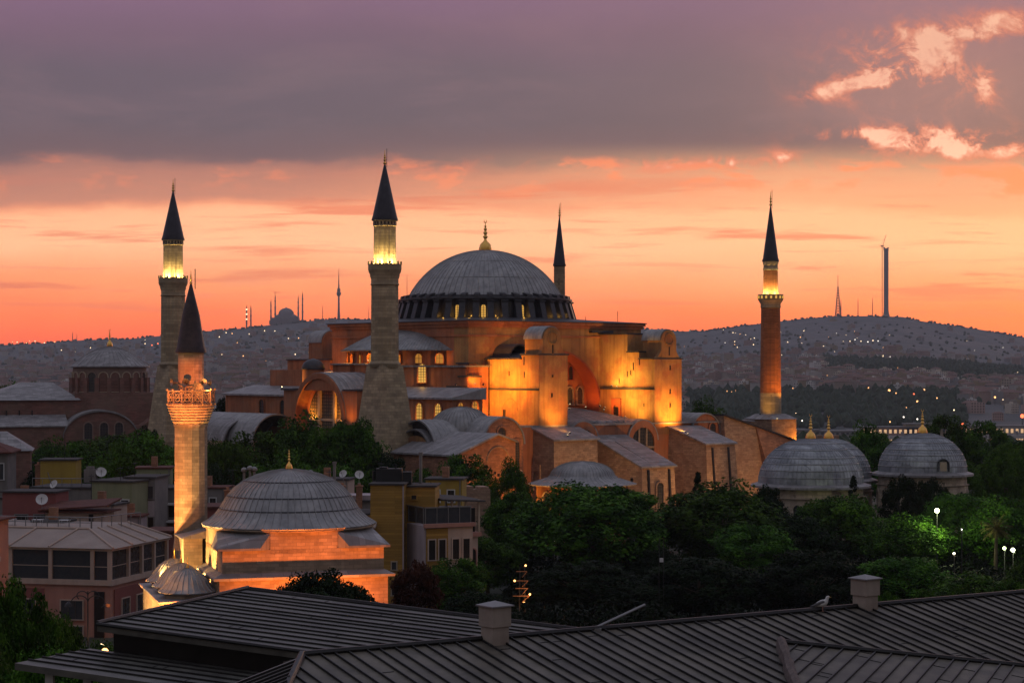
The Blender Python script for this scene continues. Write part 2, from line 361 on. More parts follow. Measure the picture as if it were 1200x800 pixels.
ys = [-1500, -400, -50, 60, 200, 400, 560, 620, 680, 740, 800, 860, 930, 1000, 1500, 1880, 1900, 1930, 1960, 2000, 2060]+[2060+i*42 for i in range(1, 123)]+[7200+180*i for i in range(1, 13)]+[9600]
ys = sorted(set(ys))
gm = MB()
for y in ys:
    for x in xs: gm.v.append((x, y, terrain(x, y)))
nx = len(xs)
for j in range(len(ys)-1):
    for i in range(nx-1): gm.f.append((j*nx+i, j*nx+i+1, (j+1)*nx+i+1, (j+1)*nx+i)); gm.m.append(0)
GRD = mat('city_ground', (0.055, 0.055, 0.045), (0.03, 0.038, 0.022), 0.02, stain=(0.022, 0.032, 0.018), stain_amt=0.8, stain_scale=0.006)
t_ = GRD.node_tree; bs_ = t_.nodes['Principled BSDF']; src_ = bs_.inputs['Base Color'].links[0].from_socket
tc_ = t_.nodes.new('ShaderNodeTexCoord'); sp_ = t_.nodes.new('ShaderNodeSeparateXYZ'); t_.links.new(tc_.outputs['Object'], sp_.inputs[0])
gt_ = t_.nodes.new('ShaderNodeMath'); gt_.operation = 'GREATER_THAN'; gt_.inputs[1].default_value = 1930; t_.links.new(sp_.outputs[1], gt_.inputs[0])
vo_ = t_.nodes.new('ShaderNodeTexVoronoi'); vo_.inputs['Scale'].default_value = 0.022; t_.links.new(tc_.outputs['Object'], vo_.inputs['Vector'])
rp_ = t_.nodes.new('ShaderNodeValToRGB'); rp_.color_ramp.elements[0].color = (0.055, 0.066, 0.062, 1); rp_.color_ramp.elements[1].color = (0.125, 0.12, 0.125, 1)  # far ground paler: built-up land, with some haze put into its colour
bw_ = t_.nodes.new('ShaderNodeRGBToBW'); t_.links.new(vo_.outputs['Color'], bw_.inputs[0]); t_.links.new(bw_.outputs[0], rp_.inputs[0])
mx_ = t_.nodes.new('ShaderNodeMix'); mx_.data_type = 'RGBA'; t_.links.new(gt_.outputs[0], mx_.inputs[0]); t_.links.new(src_, mx_.inputs[6]); t_.links.new(rp_.outputs[0], mx_.inputs[7]); t_.links.new(mx_.outputs[2], bs_.inputs['Base Color'])
go = gm.build('ground', GRD, recalc=False); tag(go, 'ground falling from the old town to the strait and rising to far hills', 'ground', kind='structure')
WAT = mat('strait_water', (0.05, 0.06, 0.075), (0.04, 0.05, 0.065), 0.01, rough=0.18, bump=0.25, bump_scale=0.08, spec=0.5)
wm = MB(); wm.add([(-6000, 850, -40), (6000, 850, -40), (6000, 1925, -40), (-6000, 1925, -40)], [(0,1,2,3)])
tag(wm.build('water', WAT, recalc=False), 'still grey water of the strait below the far shore', 'water', kind='structure')
HZ = bpy.data.materials.new('dusk_air'); HZ.use_nodes = True
ht = HZ.node_tree; ht.nodes.clear()
pv = ht.nodes.new('ShaderNodeVolumePrincipled'); pv.inputs['Density'].default_value = 5.0e-5; pv.inputs['Color'].default_value = (0.76, 0.80, 0.90, 1); pv.inputs['Anisotropy'].default_value = 0.1
ho = ht.nodes.new('ShaderNodeOutputMaterial'); ht.links.new(pv.outputs[0], ho.inputs['Volume'])
hb = MB(); hb.box(-9500, 9500, -1600, 9800, -49.5, 500)
hz = hb.build('haze', HZ); tag(hz, 'thin dusk haze lying over the city and hills', 'haze', kind='stuff')

FLOOD_K = 4.6
# ------------------------------------------------------------------ lamps
def flood(loc, target, power, color=(1, 0.42, 0.1), size=75, blend=0.7, radius=0.12, label=None, group=None, s=0.35, lens=None, cat='floodlight', frame=None):
    """a small housed floodlight: bracket, box, lens and its own light"""
    loc, target = Vector(loc), Vector(target)
    if frame is not None: loc = frame @ loc; target = frame @ target
    d = (target-loc).normalized()
    root = thing('floodlight', loc, label, cat, group)
    q = d.to_track_quat('-Z', 'Y')
    root.rotation_mode = 'QUATERNION'; root.rotation_quaternion = q
    b = MB(); b.hexa([(-s/2, -s/3, -0.02), (s/2, -s/3, -0.02), (s/2, s/3, -0.02), (-s/2, s/3, -0.02)], [(-s/3, -s/5, s/2), (s/3, -s/5, s/2), (s/3, s/5, s/2), (-s/3, s/5, s/2)])
    b.tube((0, -s*0.2, s*0.3), (0, -s*0.9, s*0.3), s*0.07, 5)
    b.build('housing', BLK, root)
    l = MB(); l.box(-s*0.42, s*0.42, -s*0.27, s*0.27, -0.05, -0.022); l.build('lens', lens or LENS, root)
    ld = bpy.data.lights.new('lamp', 'SPOT'); ld.energy = power*FLOOD_K; ld.color = color; ld.spot_size = R(size); ld.spot_blend = blend; ld.shadow_soft_size = radius
    lo = bpy.data.objects.new('lamp', ld); COL.objects.link(lo); lo.parent = root; lo.location = (0, 0, -0.12)
    return root
def glow(parent, loc, power, color, radius=0.12):
    ld = bpy.data.lights.new('lamp', 'POINT'); ld.energy = power*2.5; ld.color = color; ld.shadow_soft_size = radius
    lo = bpy.data.objects.new('lamp', ld); COL.objects.link(lo); lo.parent = parent; lo.location = loc
    return lo
OR, YE, RO = (1.0, 0.37, 0.045), (1.0, 0.50, 0.085), (1.0, 0.26, 0.03)

def winmesh(name, w, h, pane=GLD, frame=FRM, fw=0.22, proud=0.2, nx=3, ny=5, arched=True, bar=0.09):
    """window facing -y, origin at the middle of its sill: frame ring, pane, iron grid"""
    b = MB(); r = w/2; zs = h-r if arched else h
    n = 12
    def outline(k):
        rr = r+k
        pts = [(-rr, -k if not arched else 0)]
        if arched: pts = [(-rr, 0)]+[(rr*math.cos(math.pi-math.pi*i/n), zs+rr*math.sin(math.pi-math.pi*i/n)) for i in range(n+1)]+[(rr, 0)]
        else: pts = [(-rr, 0), (-rr, h+k), (rr, h+k), (rr, 0)]
        return pts
    o, i_ = outline(fw), outline(0)
    for k in range(len(o)-1):
        a, c, d, e_ = o[k], o[k+1], i_[k+1], i_[k]
        b.add([(a[0],-proud,a[1]),(c[0],-proud,c[1]),(d[0],-proud,d[1]),(e_[0],-proud,e_[1]),(a[0],0.05,a[1]),(c[0],0.05,c[1]),(d[0],0.05,d[1]),(e_[0],0.05,e_[1])],
              [(0,1,2,3),(0,4,5,1),(3,2,6,7)], 0)
    b.box(-r-fw*1.4, r+fw*1.4, -proud*1.5, 0.05, -fw*0.8, 0, 0)
    b.add([(p[0], -0.03, p[1]) for p in i_], [tuple(range(len(i_)))], 1)
    for k in range(1, nx):
        x = -r+w*k/nx; top = zs+math.sqrt(max(0, r*r-x*x)) if arched else h
        b.box(x-bar/2, x+bar/2, -0.09, -0.035, 0, top, 2)
    for k in range(1, ny):
        z = h*k/ny; hw = r if z < zs or not arched else math.sqrt(max(0, r*r-(z-zs)**2))
        b.box(-hw, hw, -0.085, -0.04, z-bar/2, z+bar/2, 2)
    me = bpy.data.meshes.new(name); me.from_pydata(b.v, [], b.f)
    for m_ in (frame, pane, IRON): me.materials.append(m_)
    me.polygons.foreach_set('material_index', b.m); me.update()
    return me
def finial(parent, c, h, r, name='finial', crescent=True):
    b = MB()
    b.lathe([(r, 0), (r*1.05, h*0.06), (r*0.85, h*0.2), (r*0.3, h*0.3), (r*0.18, h*0.36), (r*0.42, h*0.42), (r*0.18, h*0.48), (r*0.36, h*0.54), (r*0.14, h*0.60), (r*0.30, h*0.65), (r*0.1, h*0.70), (r*0.2, h*0.74), (r*0.06, h*0.78), (r*0.05, h*0.84)], 12, c)
    if crescent:
        R0 = h*0.05; zc = c[2]+h*0.84+R0
        for i in range(14):
            a, a2 = R(-60+i*300/14+90+0), R(-60+(i+1)*300/14+90)
            a = R(120+i*300/14); a2 = R(120+(i+1)*300/14)
            t = R0*0.28*math.sin(math.pi*(i+0.5)/14)+0.01
            b.tube((c[0]+R0*math.cos(a), c[1], zc+R0*math.sin(a)), (c[0]+R0*math.cos(a2), c[1], zc+R0*math.sin(a2)), t, 5)
    return b.build(name, GOLD, parent, smooth=True)

# ------------------------------------------------------------------ the great domed basilica (own frame: x east, y north)
TH = R(40); HX, HYY = -5.7, 420.0
HF = Matrix.Translation((HX, HYY, 0)) @ Matrix.Rotation(TH, 4, 'Z')
HS = thing('domed_basilica', (HX, HYY, 0), 'huge terracotta basilica with a wide ribbed lead dome and two lit buttress towers', 'basilica', rot=TH)
WR = R(-90)      # turns a -y facing piece to face west
def P(mb, name, m, smooth=False, loc=None, rot=0.0, parent=None): return mb.build(name, m, parent or HS, loc, rot, smooth)

# lower storeys
b = MB(); b.box(-39.9, 40, -39.9, 40, -1, 19.1); P(b, 'aisle_wall', RED)
b = MB(); b.box(-40.2, -33, -39.6, -13, -1, 24.6); P(b, 'gallery_wall', RED); b = MB(); b.box(-40.2, -33, 13, 39.6, -1, 24.6); P(b, 'gallery_wall', RED)
b = MB()
for y0, y1 in ((-40.2, -12.9), (12.9, 40.2)):
    b.hexa([(-40.9, y0, 24.55), (-32.6, y0, 24.55), (-32.6, y1, 24.55), (-40.9, y1, 24.55)], [(-40.9, y0, 24.9), (-32.6, y0, 26.7), (-32.6, y1, 26.7), (-40.9, y1, 24.9)])
b.hexa([(-33, -39.9, 19.1), (40.5, -40.5, 19.1), (40.5, 40.5, 19.1), (-33, 39.9, 19.1)], [(-33, -39.9, 19.4), (40.5, -40.5, 19.4), (40.5, 40.5, 19.4), (-33, 39.9, 19.4)])
P(b, 'aisle_roof', LEADF)
# west terraces round the half dome
b = MB(); b.box(-30.5, -20, -10, 33, 19.3, 29.2); b.prism([(-33.1, -9.8), (-33.1, -14.5), (-25.6, -25.4), (-20, -25.4), (-20, -9.8)], 'z', 19.3, 30.6); b.box(-33.0, -28, -3.4, 1.7, 24, 31.1); b.box(-33.0, -28, 3.3, 9.5, 24, 31.1); b.box(-33.1, -28, 20, 33, 24, 30)
P(b, 'terrace_wall', RED)
b = MB()
b.prism([(-33.5, -9.6), (-33.5, -14.7), (-25.8, -25.9), (-20, -25.9), (-20, -9.6)], 'z', 30.6, 30.95)
for y0, y1, x1 in ((-3.8, 2.1, -27), (2.9, 9.9, -27)):
    b.hexa([(-33.5, y0, 31.05), (x1, y0, 31.05), (x1, y1, 31.05), (-33.5, y1, 31.05)], [(-33.5, y0, 31.3), (x1, y0+1, 31.5), (x1, y1-1, 31.5), (-33.5, y1, 31.3)])
b.hexa([(-30.9, -10, 29.15), (-22, -10, 29.15), (-22, 20, 29.15), (-30.9, 20, 29.15)], [(-30.9, -10, 29.4), (-22, -10, 30.2), (-22, 20, 30.2), (-30.9, 20, 29.4)])
P(b, 'terrace_roof', LEADF)
b = MB()                                                     # stepped corner pier
b.box(-26.3, -23.2, -26.8, -21.5, 24, 28.6); b.box(-27.6, -23.2, -26.3, -22, 24, 26.6); b.box(-25.0, -23.2, -25.6, -22, 24, 31.2)
P(b, 'corner_pier', RED)
b = MB(); b.box(-26.6, -23.0, -27.1, -21.2, 28.6, 28.95); b.box(-27.9, -26.31, -26.6, -21.7, 26.6, 26.95); b.box(-25.3, -23.0, -25.9, -21.7, 31.2, 31.5); P(b, 'pier_coping', LEADD)
# half dome
A5 = R(52)
b = MB(); b.lathe([(22.2, 28.5), (22.2, 33.95)], 40, (-8.4, 0, 0), math.pi-A5, math.pi+A5); P(b, 'half_dome_drum', RED, True)
prof = [(23.6-15.6*i/16, 34.1+5.6*(1-(1-i/16)**1.7)) for i in range(17)]
b = MB(); b.ribbed([(22.1, 33.9), (23.9, 33.9), (23.9, 34.12)]+prof, 60, 0.09, 0.004, (-8.4, 0, 0), math.pi-A5, math.pi+A5)
P(b, 'half_dome', LEAD)
mw_lit = winmesh('window', 1.5, 1.9, LITA, RED, 0.15, 0.5, 2, 2)
mw_tall = winmesh('window', 1.6, 3.6, LITW, RED, 0.2, 0.4, 3, 7)
for k, ang in enumerate((-44, -33, -21, -12, -2, 8, 18, 28, 38, 46)):
    a = math.pi-R(ang)*-1
    a = math.pi+R(-ang)
    x, y = -8.4+22.25*math.cos(a), 22.25*math.sin(a)
    o = inst('window', mw_lit, HS, (x, y, 31.4), a+R(90))
    if k % 2 == 0 or k in (7,):
        glow(HS, (-8.4+23.3*math.cos(a), 23.3*math.sin(a), 32.2), 42, OR, 0.1)
wa = math.atan2(7.5, -10.9); o = inst('window', mw_tall, HS, (-30.7-0.02, -18.0-0.02, 27.6), R(-55.5))
glow(HS, (-31.5, -18.6, 28.2), 40, YE, 0.1)
# main cube: south layer holds the great arch
b = MB(); b.box(-23.5, 23.5, -18.9, 23.5, 18, 39.2); P(b, 'central_block', RED)
b = MB(); b.archwall(-23.5, 23.5, 18, 39.2, 0, 12.0, 22, -23.55, -18.95, 36); P(b, 'south_wall', OCH)
b = MB()
n = 36
for i in range(n):
    a, c = math.pi*i/n, math.pi*(i+1)/n
    pa = lambda t, r: (r*math.cos(t), 22+r*math.sin(t))
    q = [pa(a, 12.02), pa(c, 12.02), pa(c, 11.6), pa(a, 11.6)]
    b.add([(p[0], -23.75, p[1]) for p in q]+[(p[0], -18.97, p[1]) for p in q], [(0,1,2,3), (7,6,5,4), (0,4,5,1), (3,2,6,7)])
b.box(11.6, 12.02, -23.75, -18.97, 18, 22); b.box(-12.02, -11.6, -23.75, -18.97, 18, 22)
P(b, 'great_arch', ARC)
b = MB(); b.box(-11.6, 11.6, -19.6, -18.98, 18, 33.8); P(b, 'tympanum', TYM)
mw_ty = winmesh('window', 1.5, 3.4, GLD, PST, 0.35, 0.25, 3, 7)
mw_ts = winmesh('window', 1.1, 2.8, GLD, ARC, 0.2, 0.2, 2, 6)
for x in (-9.4, -6.6, -3.3, 0, 3.3, 6.6, 9.4): inst('window', mw_ty, HS, (x, -19.62, 22.9))
for x in (-6.9, -2.3, 2.3, 6.9): inst('window', mw_ts, HS, (x, -19.62, 28.0))
# cornice, string course and skirt roof
b = MB(); b.box(-24.2, 24.2, -24.2, 24.2, 39.2, 39.75); b.box(-23.8, 23.8, -23.8, 23.8, 38.55, 39.2)
b.box(-23.72, 23.72, -23.72, 23.72, 36.7, 37.0)
P(b, 'cornice', RED)
b = MB(); sq = []; ci = []
for i in range(64):
    a = 2*math.pi*i/64+math.pi/4; cx, sx = math.cos(a), math.sin(a); k = 24.45/max(abs(cx), abs(sx))
    sq.append((k*cx, k*sx, 39.9)); ci.append((19.2*cx, 19.2*sx, 40.75))
lo_ = [(p[0], p[1], 39.74) for p in sq]
b.add(lo_+sq+ci, [(i, (i+1) % 64, 64+(i+1) % 64, 64+i) for i in range(64)]+[(64+i, 64+(i+1) % 64, 128+(i+1) % 64, 128+i) for i in range(64)])
P(b, 'skirt_roof', LEADD)
# drum with forty buttresses and windows
b = MB(); b.lathe([(17.2, 40.0), (17.2, 45.4), (16.0, 45.6)], 80); P(b, 'drum', LEADD, True)
bb = MB(); bb.hexa([(16.9, -0.72, 40.2), (19.7, -0.66, 40.2), (19.7, 0.66, 40.2), (16.9, 0.72, 40.2)], [(16.9, -0.72, 44.5), (18.5, -0.66, 44.2), (18.5, 0.66, 44.2), (16.9, 0.72, 44.5)])
bb.hexa([(16.7, -0.85, 44.5), (18.9, -0.8, 44.15), (18.9, 0.8, 44.15), (16.7, 0.85, 44.5)], [(16.7, -0.85, 44.8), (18.9, -0.8, 44.4), (18.9, 0.8, 44.4), (16.7, 0.85, 44.8)])
b0 = P(bb, 'drum_buttress', LEADD)
cb = MB(); cb.hexa([(16.2, -0.55, 45.3), (18.2, -0.55, 45.05), (18.2, 0.55, 45.05), (16.2, 0.55, 45.3)], [(16.2, -0.55, 46.0), (18.1, -0.55, 45.6), (18.1, 0.55, 45.6), (16.2, 0.55, 46.0)])
c0 = P(cb, 'parapet_block', LEADD)
for k in range(1, 40):
    for o_, nm in ((b0, 'drum_buttress'), (c0, 'parapet_block')):
        inst(nm, o_.data, HS, (0, 0, 0), 2*math.pi*k/40)
b = MB(); b.lathe([(16.5, 44.7), (18.6, 44.6), (18.6, 44.95), (16.5, 45.3)], 80); P(b, 'drum_eave', LEADD)
mw_d = winmesh('window', 0.95, 2.5, LITW, LEADD, 0.16, 0.25, 2, 7)
mw_dd = winmesh('window', 1.15, 3.0, GLD, LEADD, 0.16, 0.25, 2, 7)
for k in range(40):
    a = 2*math.pi*(k+0.5)/40
    ww = (math.degrees(a)+40-270+180) % 360-180              # angle from the eye's side
    if abs(ww) > 100: continue
    lit = k in (23, 25, 28, 30)
    inst('window', mw_d if lit else mw_dd, HS, (17.25*math.cos(a), 17.25*math.sin(a), 40.9), a+R(90))
    if lit or k in (22, 24, 26, 31, 32): glow(HS, (18.4*math.cos(a), 18.4*math.sin(a), 41.2), 10, YE, 0.1)
RD = (16.4**2+10.1**2)/(2*10.1)
prof = []
for i in range(23):
    t = math.asin(16.4/RD)*(1-i/22.0); prof.append((max(0.02, RD*math.sin(t)), 45.5+RD*math.cos(t)-(RD-10.1)))
b = MB(); b.ribbed(prof, 80, 0.11, 0.0055); md = P(b, 'main_dome', LEAD)
for j in (5, 11, 16):                                        # horizontal lead laps
    q = prof[j]; b = MB(); b.lathe([(q[0]+0.02, q[1]-0.08), (q[0]+0.10, q[1]), (q[0]+0.01, q[1]+0.08)], 80, caps=False); b.build('lead_lap', LEAD, md)
finial(HS, (0, 0, 55.4), 7.2, 1.35, 'dome_finial')

# buttress towers
def tower(x0, x1, steps, name_m, hx0, hx1, sgn=-1, fx=None):
    """steps: (y_inner, y_outer, z_top) from the cube outward"""
    b = MB()
    for ya, yb, zt in steps:
        b.box(fx if fx is not None else x0, x1, *sorted((sgn*ya, sgn*yb)), 17, zt)
    P(b, 'buttress_tower', name_m)
    c = MB()
    for ya, yb, zt in steps:
        lo, hi = sorted((sgn*ya, sgn*yb)); xx = (fx if fx is not None else x0)
        c.hexa([(xx-0.35, lo-0.1, zt), (x1+0.35, lo-0.1, zt), (x1+0.35, hi-0.02, zt), (xx-0.35, hi-0.02, zt)],
               [(xx-0.35, lo-0.1, zt+0.28), (x1+0.35, lo-0.1, zt+0.28), (x1+0.35, hi-0.02, zt+0.28), (xx-0.35, hi-0.02, zt+0.28)])
    P(c, 'tower_coping', LEADD)
    xc, r = (hx0+hx1)/2, (hx1-hx0)/2; zt = steps[-1][2]; zs = 36.0
    y0, y1 = (-40.06, -34.6) if sgn < 0 else (34.6, 40.06)
    pts = [(hx0, zt-0.5), (hx1, zt-0.5)]+[(xc+r*math.cos(math.pi*i/16), zs+r*math.sin(math.pi*i/16)) for i in range(17)]
    h = MB(); h.prism(pts, 'y', y0, y1); hd = P(h, 'tower_head', name_m if sgn < 0 else RED)
    v = MB(); v.vault(xc, zs, r+0.02, y0+0.32, y1+0.2, 0.22, 18, seams=5); v.build('vault_roof', LEAD, hd)
    ring = MB()
    for i in range(20):
        a, a2 = 2*math.pi*i/20, 2*math.pi*(i+1)/20
        ring.tube((xc+1.15*math.cos(a), y0-0.02, zs+0.2+1.15*math.sin(a)), (xc+1.15*math.cos(a2), y0-0.02, zs+0.2+1.15*math.sin(a2)), 0.13, 5)
    if sgn < 0:
        ring.build('medallion', name_m, hd)
        vol = MB()                                            # the swept shoulders beside the head
        for s_, xe, xi in ((-1, x0, hx0), (1, x1, hx1)):
            pts = [(xi, zt+0.28)]+[(xi+(xe-xi)*t*0.9, zt+0.28+1.6*(1-t)**2.2) for t in (0, .2, .4, .6, .8, 1)]
            vol.prism(pts, 'y', y0+0.05, y0+0.9)
        vol.build('volute', name_m, hd)
    return hd
tower(-19.3, -12.0, [(23.4, 34.7, 32.1), (34.7, 40.0, 32.9)], OCH, -18.3, -13.7)
tower(11.5, 19.2, [(23.4, 32.0, 37.3), (32.0, 35.5, 33.6), (35.5, 40.0, 32.2)], OCH, 13.4, 17.6)
tower(-19.3, -12.0, [(23.4, 40.0, 32.1)], RED, -18.3, -13.2, 1, fx=-24.0)
tower(11.5, 19.2, [(23.4, 40.0, 32.1)], RED, 13.4, 17.6, 1)
b = MB(); b.hexa([(-18.9, -34.6, 32.38), (-12.4, -34.6, 32.38), (-12.4, -23.6, 32.38), (-18.9, -23.6, 32.38)], [(-18.7, -34.6, 32.5), (-12.4, -34.6, 33.9), (-12.4, -23.6, 33.9), (-18.7, -23.6, 32.5)])
b.vault(-14.8, 32.6, 2.3, -29, -23.6, 0.3); b.box(-18.4, -12.8, -29.8, -24, 32.4, 32.7)
P(b, 'flying_vault', LEADD)
b = MB()
b.box(-19.75, -19.3, -40.02, -24, 26.1, 26.5); b.box(11.05, 11.5, -40.02, -24.2, 26.0, 26.35); b.box(11.05, 11.5, -40.02, -36.5, 26.0, 26.36)
P(b, 'ledge', LEADD)
b = MB(); b.box(12.0, 12.2, -24.5, -23.5, 37.3, 37.9); b.box(8.5, 14.5, -24.6, -23.56, 37.7, 38.2); P(b, 'wall_coping', LEADD)
slits = []
def slit(x, y, z, w=0.28, h=1.1, west=False):
    b = MB(); b.box(-w/2, w/2, -0.02, 0.2, 0, h, 1); b.box(-w/2-0.08, w/2+0.08, -0.05, 0.1, -0.1, 0, 0)
    b.build('window_slit', [OCH, DRK], HS, (x, y, z), WR if west else 0)
for x, z, h in ((-15.9, 33.2, 1.7), (-15.9, 28.6, 0.5), (-16.1, 24.8, 0.8), (15.6, 33.0, 1.7), (15.9, 30.0, 0.9), (15.9, 25.2, 0.9), (15.9, 22.4, 0.9)): slit(x, -40.06, z, 0.3, h)
for y, z, h in ((-35.5, 31, 1.6), (-35.6, 28.5, 1.2), (-31.0, 28.9, 0.9), (-29.5, 20.3, 2.0)): slit(-19.32, y, z, 0.3 if h < 1.9 else 0.8, h, True)
for y, z, h in ((-32.0, 28.6, 1.2), (-35.6, 31, 1.2), (-33.8, 30, 1.5), (-33, 29, 1.0), (-29.6, 27.2, 1.1), (-36.9, 22.6, 0.7)): slit(11.48, y, z, 0.28, h, True)
b = MB(); b.archwall(-1.4, 1.4, 0, 3.6, 0, 0.8, 1.5, -0.25, 0.05, 8); P(b, 'niche', ARC, loc=(11.5, -28.8, 20.5), rot=WR)
b = MB(); b.box(-0.75, 0.75, -0.05, 0.02, 0, 1.9); P(b, 'door', DRK, loc=(11.5, -28.8, 20.5), rot=WR)
b = MB()                                                     # faint blind arch on the lower tower flank
for i in range(14):
    a, a2 = math.pi*i/14, math.pi*(i+1)/14
    b.tube((2.3*math.cos(a), -0.01, 22.1+2.3*math.sin(a)), (2.3*math.cos(a2), -0.01, 22.1+2.3*math.sin(a2)), 0.1, 5)
P(b, 'blind_arch', OCH, loc=(-19.32, -31.2, 0), rot=WR)
# south aisle roofs between the towers
b = MB(); pr = [(2.0, 22.6), (8, 21.7), (13, 20.7), (16.4, 20.0), (16.6, 19.7), (16.6, 19.3)]
b.ribbed([(r, z) for r, z in pr[::-1]], 26, 0.08, 0.006, (0, -21.5, 0), math.pi+R(2), 2*math.pi-R(2)); P(b, 'half_cone_roof', LEADF)
for xc in (-8.1, 8.1):
    b = MB(); b.vault(xc, 15.9, 4.0, -40.3, -27, 0.25, 18, seams=9); P(b, 'vault_roof', LEAD)
    b = MB(); b.archwall(xc-4.05, xc+4.05, 9, 16.0, xc, 3.1, 15.4, -40.25, -39.9, 18)
    pts = [(xc+4.0*math.cos(math.pi*i/18), 15.9+4.0*math.sin(math.pi*i/18)) for i in range(19)]; inn = [(xc+3.1*math.cos(math.pi*i/18), 15.4+3.1*math.sin(math.pi*i/18)) for i in range(19)]
    b = MB()
    for i in range(18):
        q = [pts[i], pts[i+1], inn[i+1], inn[i]]
        b.add([(p[0], -40.28, p[1]) for p in q]+[(p[0], -39.5, p[1]) for p in q], [(0,1,2,3), (7,6,5,4), (0,4,5,1), (3,2,6,7)])
    b.box(xc-4.0, xc-3.1, -40.28, -39.5, 9, 15.9); b.box(xc+3.1, xc+4.0, -40.28, -39.5, 9, 15.65)
    P(b, 'lunette_wall', RED)
    me = winmesh('window', 6.2, 8.4, GLD, RED, 0.1, 0.1, 10, 12, bar=0.12)
    o = inst('window', me, HS, (xc, -39.9, 10.1))
    m2 = MB(); m2.box(-1.25, -0.85, -0.3, 0, 0, 8.2); m2.box(0.85, 1.25, -0.3, 0, 0, 8.2); m2.box(-3.1, 3.1, -0.3, 0, 4.2, 4.6); m2.build('mullion', PST, o)
b = MB(); b.box(-4.1, 4.1, -38.6, -27, 12, 17.4); P(b, 'valley_wall', LEADD)
b = MB(); b.hexa([(-4.6, -38.9, 17.4), (4.6, -38.9, 17.4), (4.6, -27, 18.6), (-4.6, -27, 18.6)], [(-4.6, -38.9, 17.65), (4.6, -38.9, 17.65), (4.6, -27, 19.2), (-4.6, -27, 19.2)]); P(b, 'valley_roof', LEADF)
# great south buttresses
def buttress(x0, x1, y0, y1, zf, zb, m, taper=0.0, name='buttress'):
    b = MB(); b.hexa([(x0-taper, y0-taper*2, -1), (x1+taper, y0-taper*2, -1), (x1+taper, y1, -1), (x0-taper, y1, -1)], [(x0, y0, zf), (x1, y0, zf), (x1, y1, zb), (x0, y1, zb)]); o = P(b, name, m)
    r = MB(); r.hexa([(x0-0.45, y0-0.45, zf-0.02), (x1+0.45, y0-0.45, zf-0.02), (x1+0.45, y1, zb-0.02), (x0-0.45, y1, zb-0.02)], [(x0-0.45, y0-0.45, zf+0.28), (x1+0.45, y0-0.45, zf+0.28), (x1+0.45, y1, zb+0.3), (x0-0.45, y1, zb+0.3)])
    rf = r.build('buttress_roof', LEADF, o); return o
b1 = buttress(-20.8, -9.7, -46, -39.95, 16.6, 18.8, MAS, 0.2)
b2 = buttress(-5.5, 3.2, -54, -39.9, 11.3, 16.9, MAS, 0.3)
b3 = buttress(15.6, 23.8, -50.5, -39.95, 15.1, 18.4, MAS, 0.7)
b = MB()
for p, q in (((-4.0, -54.2, 11.9), (-4.0, -43, 16.3)), ((1.8, -54.2, 11.9), (1.8, -43, 16.3))):
    pass
b.tube((-2.2, -43.0, 15.95), (-2.2, -52.8, 12.1), 0.14, 5); b.tube((-2.2, -52.8, 12.1), (2.7, -52.8, 12.1), 0.14, 5)
b.build('roof_seam', LEADD, b2)
for bu, xs_, y0, z0, z1 in ((b2, (-3.9, 1.7), -54.75, 0, 10.9), (b3, (17.2, 21.8), -51.9, 0, 14.5)):
    d = MB()
    for x in xs_: d.hexa([(x-0.22, y0-0.25, z0), (x+0.22, y0-0.25, z0), (x+0.22, y0+1, z0), (x-0.22, y0+1, z0)], [(x-0.22, y0+(0.5 if bu is b2 else 1.15), z1), (x+0.22, y0+(0.5 if bu is b2 else 1.15), z1), (x+0.22, y0+2, z1), (x-0.22, y0+2, z1)])
    d.build('drain_slot', DRK, bu)
me = winmesh('window', 1.7, 5.4, GLD, MAS, 0.3, 0.25, 3, 8)
inst('window', me, b2, (-1.1, -54.35, 3.0))
for y, z in ((-51.5, 8), (-46, 8.2)): 
    b = MB(); b.box(-0.15, 0.15, -0.35, 0.2, 0, 1.3); b.build('window_slit', DRK, b2, (-5.62, y, z), WR)
b = MB(); b.archwall(-1.2, 1.2, 0, 5, 0, 0.75, 3.0, -0.3, 0.05, 10); b.build('blind_window', MAS, b1, (-20.95, -41.2, 7.0), WR)
# south-east vault and raking end wall
b = MB(); b.vault(26.0, 16.7, 4.2, -40.4, -22, 0.25, 18, seams=12); P(b, 'vault_roof', LEAD)
b = MB(); pts = [(26+4.2*math.cos(math.pi*i/18), 16.7+4.2*math.sin(math.pi*i/18)) for i in range(19)]
b.prism([(30.2, 6), (30.2, 16.7)]+pts[1:-1]+[(21.8, 16.7), (21.8, 6)], 'y', -40.1, -39); P(b, 'vault_wall', RED)
me = winmesh('window', 1.7, 4.2, GLD, RED, 0.3, 0.25, 3, 7)
for x, z in ((23.9, 14.2), (28.0, 14.8)): inst('window', me, HS, (x, -40.12, z))
b = MB(); b.hexa([(30.2, -43.5, -1), (42.5, -43.5, -1), (42.5, -30, -1), (30.2, -30, -1)], [(30.2, -41.3, 20.5), (39.8, -41.3, 18.0), (39.8, -30, 18.0), (30.2, -30, 20.5)])
P(b, 'end_wall', MAS)
b = MB(); b.hexa([(42.51, -46.5, -1), (56, -46.5, -1), (56, -31, -1), (42.51, -31, -1)], [(39.81, -41.5, 18.0), (51.8, -41.5, 14.7), (51.8, -31, 14.7), (39.81, -31, 18.0)]); P(b, 'raking_wall', BRK)
b = MB()
for x0, z0, x1, z1 in ((30.0, 20.55, 39.8, 18.05), (39.8, 18.05, 52.2, 14.65)):
    b.hexa([(x0, -41.9, z0), (x1, -41.9, z1), (x1, -30, z1), (x0, -30, z0)], [(x0, -41.9, z0+0.3), (x1, -41.9, z1+0.3), (x1, -30, z1+0.3), (x0, -30, z0+0.3)])
P(b, 'wall_coping', LEADD)
